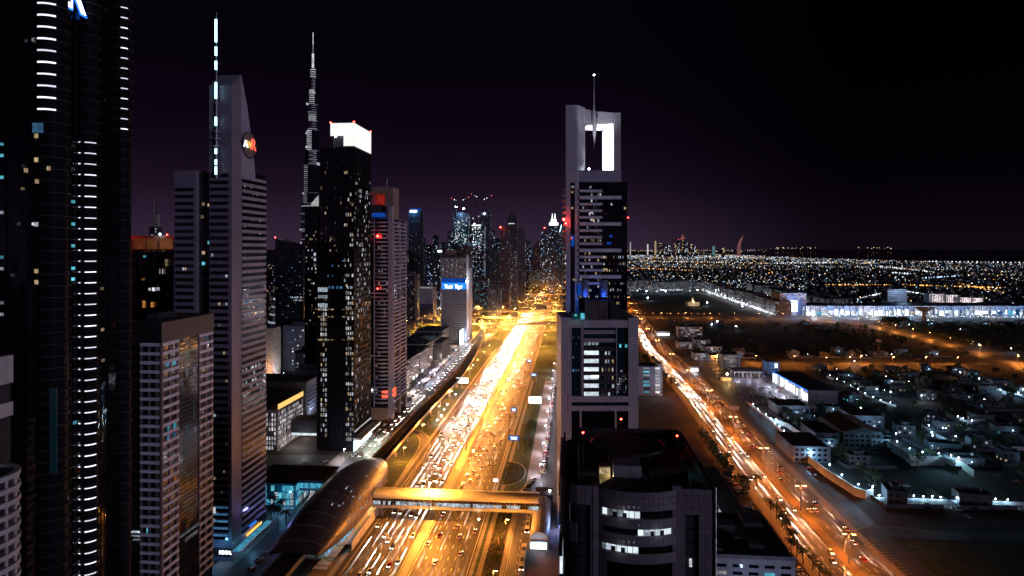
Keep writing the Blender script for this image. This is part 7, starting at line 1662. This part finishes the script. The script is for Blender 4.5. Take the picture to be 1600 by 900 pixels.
for y, a, side, li, rz in flow:
    p = HP(a, y, .1)
    single = y < 700; use = y < 1700
    if side == 0: car(p, rz, True, f'oncoming COL in {lane_name[li]} lane left of the median, {masts(y)}', 'oncoming traffic on the highway', beam_l if use else None, single=single)
    else: car(p, rz, True, f'departing COL in {lane_name[li]} lane right of the median, {masts(y)}', 'departing traffic on the highway', bm_a if use else None, y < 500, single)
# traffic on the narrower road
LY2 = [250, 318, 383, 455, 540, 640, 745, 860, 990, 1130, 1290, 1460, 1650, 1860]
for o_, rz0, side in ((-15.5, math.pi, 0), (-11.5, math.pi, 0), (-7.2, math.pi, 0), (-4.2, math.pi, 0), (5.0, 0, 1), (8.7, 0, 1), (12.4, 0, 1), (15.6, 0, 1)):
    y = 285+R.uniform(0, 40)
    while y < 1500:
        p = R2(o_, y); t = R2(o_, y+5)-p; rz = math.atan2(t.y, t.x)-math.pi/2+rz0
        dense = 26 if 600 < y < 740 else 50
        car(p+Vector((0, 0, .08)), rz, True, ('oncoming COL, ' if side == 0 else 'departing COL, ')+f"narrower road, by its {nth(min(range(14), key=lambda q: abs(LY2[q]-y)))} median lamp", 'traffic on the second road', beam_l if side == 0 else bm_a, side == 1 and y < 560, y < 760)
        y += R.uniform(.7, 1.9)*dense
# cars on flyovers
for e_, y_, n_, z_ in ((ov[0], 0, 9, ZB), (ov[2], 0, 12, ZB), (ov[1], 0, 7, ZB), (ov[3], 0, 7, ZB)):
    for k in range(n_):
        px = R.uniform(640, 874); py = {0: 511.5, 1: 500.6, 2: 490.6, 3: 481}[ov.index(e_)]; g = G(px, py, ZB)
        car((g.x, g.y+R.uniform(-2, 2), ZB+.02), math.pi/2*R.choice((1, -1)), True, 'COL with its lamps on crossing the interchange flyovers', 'cars on the flyovers', bm_a if k % 2 else None, single=False)
# slow traffic of the frontage street
for k, a in enumerate((-158, -154, -148, -143)):
    y = 420+R.uniform(0, 30)
    while y < 1050:
        car(RD(a, y, .08), -TH+(math.pi if k < 2 else 0), True, f"{'oncoming' if k < 2 else 'departing'} COL in frontage street lane {k+1}, {int(y-400)} metres past the station", 'traffic of the frontage street', bm_a if k % 2 else None, False, y < 560); y += R.uniform(11, 34)
# parked cars
def parked(label, group, pts, rzf, pitch, on=False, single=True):
    for (a, b_) in zip(pts, pts[1:]):
        L_ = (b_-a).length; n = int(L_/pitch)
        for i in range(n):
            if R.random() < .12: continue
            p = a+(b_-a)*(i+.5)/n; car((p.x, p.y, .07), rzf+R.uniform(-.05, .05)+R.choice((0, math.pi)), on, label+f', {nth(i)} along it' if i < 90 else label, group, single=single and p.y < 620)
parked('parked COL in the angled row by the pale promenade', 'cars parked along the promenade', [RD(-18.2, 442), RD(-17.0, 740)], -TH+.9, 3.2)
parked('parked COL in the row behind the planted island', 'cars parked behind the planted island', [RD(-33.5, 398), RD(-24, 436)], -TH+1.2, 3.0)
parked('parked COL at the service road kerb by the portal tower', 'cars parked near the portal tower', [RD(-4, 420), RD(-4, 640)], -TH, 6)
parked('parked COL on the frontage street below the low-rises', 'cars parked along the frontage street', [RD(-164, 480), RD(-170, 1000)], -TH+.6, 5.5); parked('parked COL on the viaduct side of the frontage street', 'cars parked beside the viaduct', [RD(-139, 560), RD(-139, 980)], -TH, 7)
parked('parked COL at the dirt lot edge of the narrower road', 'cars parked at the dirt lot', [R2(-22, 470), R2(-22, 560)], -TH+.4, 5)
for i, (px, py, r_) in enumerate(((405, 876, -.6), (412, 866, -.6), (393, 890, -.5), (479, 722, 1.5), (510, 723, 1.45), (449, 748, 1.4), (1235, 692, 1.3), (1241, 688, 1.2), (1265, 733, 1.25), (1277, 744, 1.2), (1221, 697, 1.35))):
    g = G(px, py); car((g.x, g.y, .08), r_, False, f'COL parked alone, {"by the viaduct" if i < 3 else "on the dark car park" if i < 6 else "in the parking road by the lit wall"}, {nth(i)} of such', 'single parked cars')
for j in range(9):
    for i in range(15):
        Y = 652+22*j+R.uniform(-1, 1); X = 240+5.2*i+.09*(Y-652)+R.uniform(-.4, .4)
        if X < R2(23, Y).x or (730 < Y < 780 and 265 < X < 312) or R.random() < .16: continue
        car((X, Y, .08), -TH+R.choice((0, math.pi)), False, f'parked COL in the {nth(j)} row of the crowded forecourt', 'cars in the crowded forecourt', single=False)
for i in range(26):
    p = R2(-27-R.uniform(0, 3), 300+6.2*i); car((p.x, p.y, .05), 1.1, False, f'parked COL under the palms of the narrower road, {nth(i)} along', 'cars parked under the palms')
for k in range(150):   # cars standing in the villa lanes
    Y = R.uniform(370, 1200); X = R.uniform(235, .84*Y)
    if not near_road(X, Y): car((X, Y, .03), R.choice((0, 1.57))+R.uniform(-.1, .1), False, '', '', single=False)
tag(SC.obj('packed_cars', SCM), 'mass of small far cars on the roads and forecourts', 'cars', kind='stuff')
# articulated buses
for lb, a, y0 in (('cream articulated bus waiting beside the entrance pavilion, the one nearer the footbridge', -23.5, 352), ('cream articulated bus waiting beside the entrance pavilion, the one farther from the footbridge', -23.5, 311)):
    e = empty('articulated_bus', RD(a, y0, .07), -TH+0.0, lb, 'bus', 'buses at the entrance pavilion')
    for s, (b0, b1) in enumerate(((0, 10.5), (11.5, 23))):
        MB().bb(-1.28, 1.28, b0, b1, .4, 3.05).obj('body', 'bus_cream', e); MB().bb(-1.31, 1.31, b0+.5, b1-.5, 1.5, 2.5).obj('window_band', 'car_glass', e); MB().bb(-.8, .8, b0+4, b0+7.2, 3.05, 3.4).obj('roof_unit', 'metal_dark', e)
        for yy in (b0+2.4, b1-2.4):
            for sx_ in (-1.2, 1.2): MB().box((sx_, yy, .48), (.3, .95, .95)).obj('wheel', 'tyre', e)
    MB().bb(-1.15, 1.15, 10.5, 11.5, .6, 2.9).obj('bellows', 'tyre', e); MB().bb(-1.1, 1.1, -.08, 0, 1.2, 2.7).obj('windscreen', 'car_glass', e)
    for s in (-.9, .9): MB().bb(s-.18, s+.18, -.1, 0, .6, .85).obj('headlight', 'headlight', e)
# curved sign gantry over the second road
e = empty('sign_gantry', R2(0, 585), 0, 'curved steel arm carrying a dark road sign over the narrower road', 'road sign'); MB().tube([(0, 0, 0), (0, 0, 7), (1.5, 0, 10), (5, 0, 11.5), (10, 0, 11.8)], .35, 6).obj('arm', 'metal_grey', e); MB().bb(7, 16, -.4, 0, 9.5, 13).obj('panel', 'render_grey', e)

# ============================================================ TREES
def crown_mesh(seed, n=150, r=3.2, h=2.6):
    r_ = random.Random(seed); m = MB(); lobes = [(r_.uniform(-.5, .5)*r, r_.uniform(-.5, .5)*r, r_.uniform(-.4, .6)*h, r_.uniform(.45, .75)*r) for _ in range(6)]
    for i in range(n):
        lx, ly, lz, lr = r_.choice(lobes); v = Vector((r_.gauss(0, 1), r_.gauss(0, 1), r_.gauss(0, .8))).normalized()*lr*r_.uniform(.75, 1.05)
        c = Vector((lx, ly, lz))+v; a = Vector((r_.gauss(0, 1), r_.gauss(0, 1), r_.gauss(0, 1))).normalized(); b_ = a.orthogonal().normalized(); s = r_.uniform(.35, .8)
        m.add([c+a*s, c+b_*s*.7, c-a*s, c-b_*s*.7], [(0, 1, 2, 3)])
    return m.mesh('crown', 'foliage')
crowns = [crown_mesh(s) for s in (1, 2, 3)]
trunk = MB().tube([(0, 0, 0), (.1, 0, 1.6), (.0, .1, 3.4)], [.28, .2, .12], 6).tube([(.05, 0, 1.8), (.9, .3, 3.2), (1.4, .5, 4.2)], [.13, .09, .05], 5).tube([(.05, 0, 2.1), (-.8, -.4, 3.4), (-1.2, -.7, 4.3)], [.12, .08, .04], 5).mesh('trunk', 'bark')
def tree(p, s, label, group):
    e = empty('leafy_tree', p, R.uniform(0, 6), label, 'tree', group); e.scale = (s, s, s*R.uniform(.85, 1.15)); link('trunk', trunk, e); link('crown', R.choice(crowns), e, (0, 0, 4.8)); return e
def palm_mesh():
    m = MB(); r_ = random.Random(3)
    for i in range(22):
        a = i*2*math.pi/22*1.0+r_.uniform(-.1, .1); up = r_.choice((.9, .45, .0)); L_ = r_.uniform(2.6, 3.4); prev = Vector((0, 0, 0)); pts = []
        for k in range(6):
            t = k/5; pts.append(Vector((math.cos(a)*L_*t, math.sin(a)*L_*t, up*L_*t-1.5*t*t*L_*.5)))
        sd = Vector((-math.sin(a), math.cos(a), 0))
        for k in range(5):
            w0, w1 = .42*math.sin(math.pi*(k/5*.8+.12)), .42*math.sin(math.pi*((k+1)/5*.8+.12)) if k < 4 else .03
            d0 = Vector((0, 0, -.18)); m.add([pts[k]-sd*w0+d0, pts[k], pts[k+1], pts[k+1]-sd*w1+d0], [(0, 1, 2, 3)]); m.add([pts[k], pts[k]+sd*w0+d0, pts[k+1]+sd*w1+d0, pts[k+1]], [(0, 1, 2, 3)])
    return m.mesh('crown', 'foliage')
palm_c = palm_mesh(); palm_t = MB().tube([(0, 0, 0), (.1, 0, 3), (0, .1, 7)], [.32, .22, .2], 7).mesh('trunk', 'bark')
def palm(p, s, label, group):
    e = empty('palm_tree', p, R.uniform(0, 6), label, 'palm tree', group); e.scale = (s, s, s); link('trunk', palm_t, e); link('crown', palm_c, e, (0, .1, 7)); return e
for i, (px, py) in enumerate(((1222, 815), (1229, 826), (1233, 838), (1240, 845), (1236, 856), (1245, 862), (1270, 884), (1280, 897), (1290, 905), (1183, 755), (1204, 790), (1213, 803), (1255, 874))):
    g = G(px, py+8); palm((g.x, g.y, 0), R.uniform(.9, 1.2), f'palm in the strip between parked cars and the narrower road, {nth(i)} in the line', 'palms beside the narrower road')
for i, (px, py) in enumerate(((424, 806), (433, 810), (438, 800), (447, 815), (428, 792))):
    g = G(px, py+6); palm((g.x, g.y, 0), R.uniform(1.0, 1.3), f'palm in front of the cyan lit pavilion, {nth(i)} of the group', 'palms before the cyan pavilion')
for i in range(16):
    p = R2(-24-R.uniform(0, 8), 395+9*i); tree((p.x, p.y, 0), R.uniform(.8, 1.3), f'leafy dark tree in the strip left of the narrower road, {nth(i)} from its near end', 'trees left of the narrower road')
for i in range(24):
    Y = R.uniform(700, 900); X = R.uniform(150, R2(-24, Y).x); tree((X, Y, 0), R.uniform(1.1, 1.9), f'dark tree behind the white office slab, {nth(i)} of the thicket', 'trees behind the office slab')
for i in range(7): tree(RD(-178+R.uniform(-3, 3), 500+R.uniform(-8, 30)), R.uniform(.7, 1), f'small courtyard tree under the link block, {nth(i)} of seven', 'trees under the link block')
cnt = 0; TK = set()
for i in range(1600):
    Y = R.uniform(355, 1290); X = R.uniform(232, 1.0*Y*.86)
    px = CX+F*X/Y; py = CY+F*H/Y
    if px > 1620 or near_road(X, Y) or (py > 785) or (px < 1270 and 560 < py < 650): continue
    key_ = (int((X-212-.09*(Y-350))//40), int((Y-352)//38))
    if key_ in TK: continue
    TK.add(key_); cnt += 1
    if cnt > 200: break
    tree((X, Y, 0), R.uniform(.8, 1.7), f'dark garden tree beside villa {nth(int((X-212-.09*(Y-350))//40))} from the narrower road, {nth(max(0, int((Y-352)//38)))} villa row', 'garden trees of the villas')
fm = MB(); rf = random.Random(8)
for _ in range(5200):   # dark wooded belts: in front of the mall, around the field
    t = rf.random(); px = rf.uniform(1380, 1420) if t < .25 else rf.uniform(1290, 1640); Y = rf.uniform(1330, 1400) if t < .25 else rf.uniform(1050, 1330)
    x = (px-CX)/F*Y+rf.gauss(0, 3)
    if near_road(x, Y): continue
    c = Vector((x, Y, rf.uniform(1, 8))); s = rf.uniform(.8, 2.0); a = Vector((rf.gauss(0, 1), rf.gauss(0, 1), rf.gauss(0, 1))).normalized(); b_ = a.orthogonal()
    fm.add([c+a*s, c+b_*s, c-a*s, c-b_*s], [(0, 1, 2, 3)])
tag(fm.obj('woods', 'foliage'), 'dark scrub and tree belts between villas and mall', 'trees', kind='stuff')
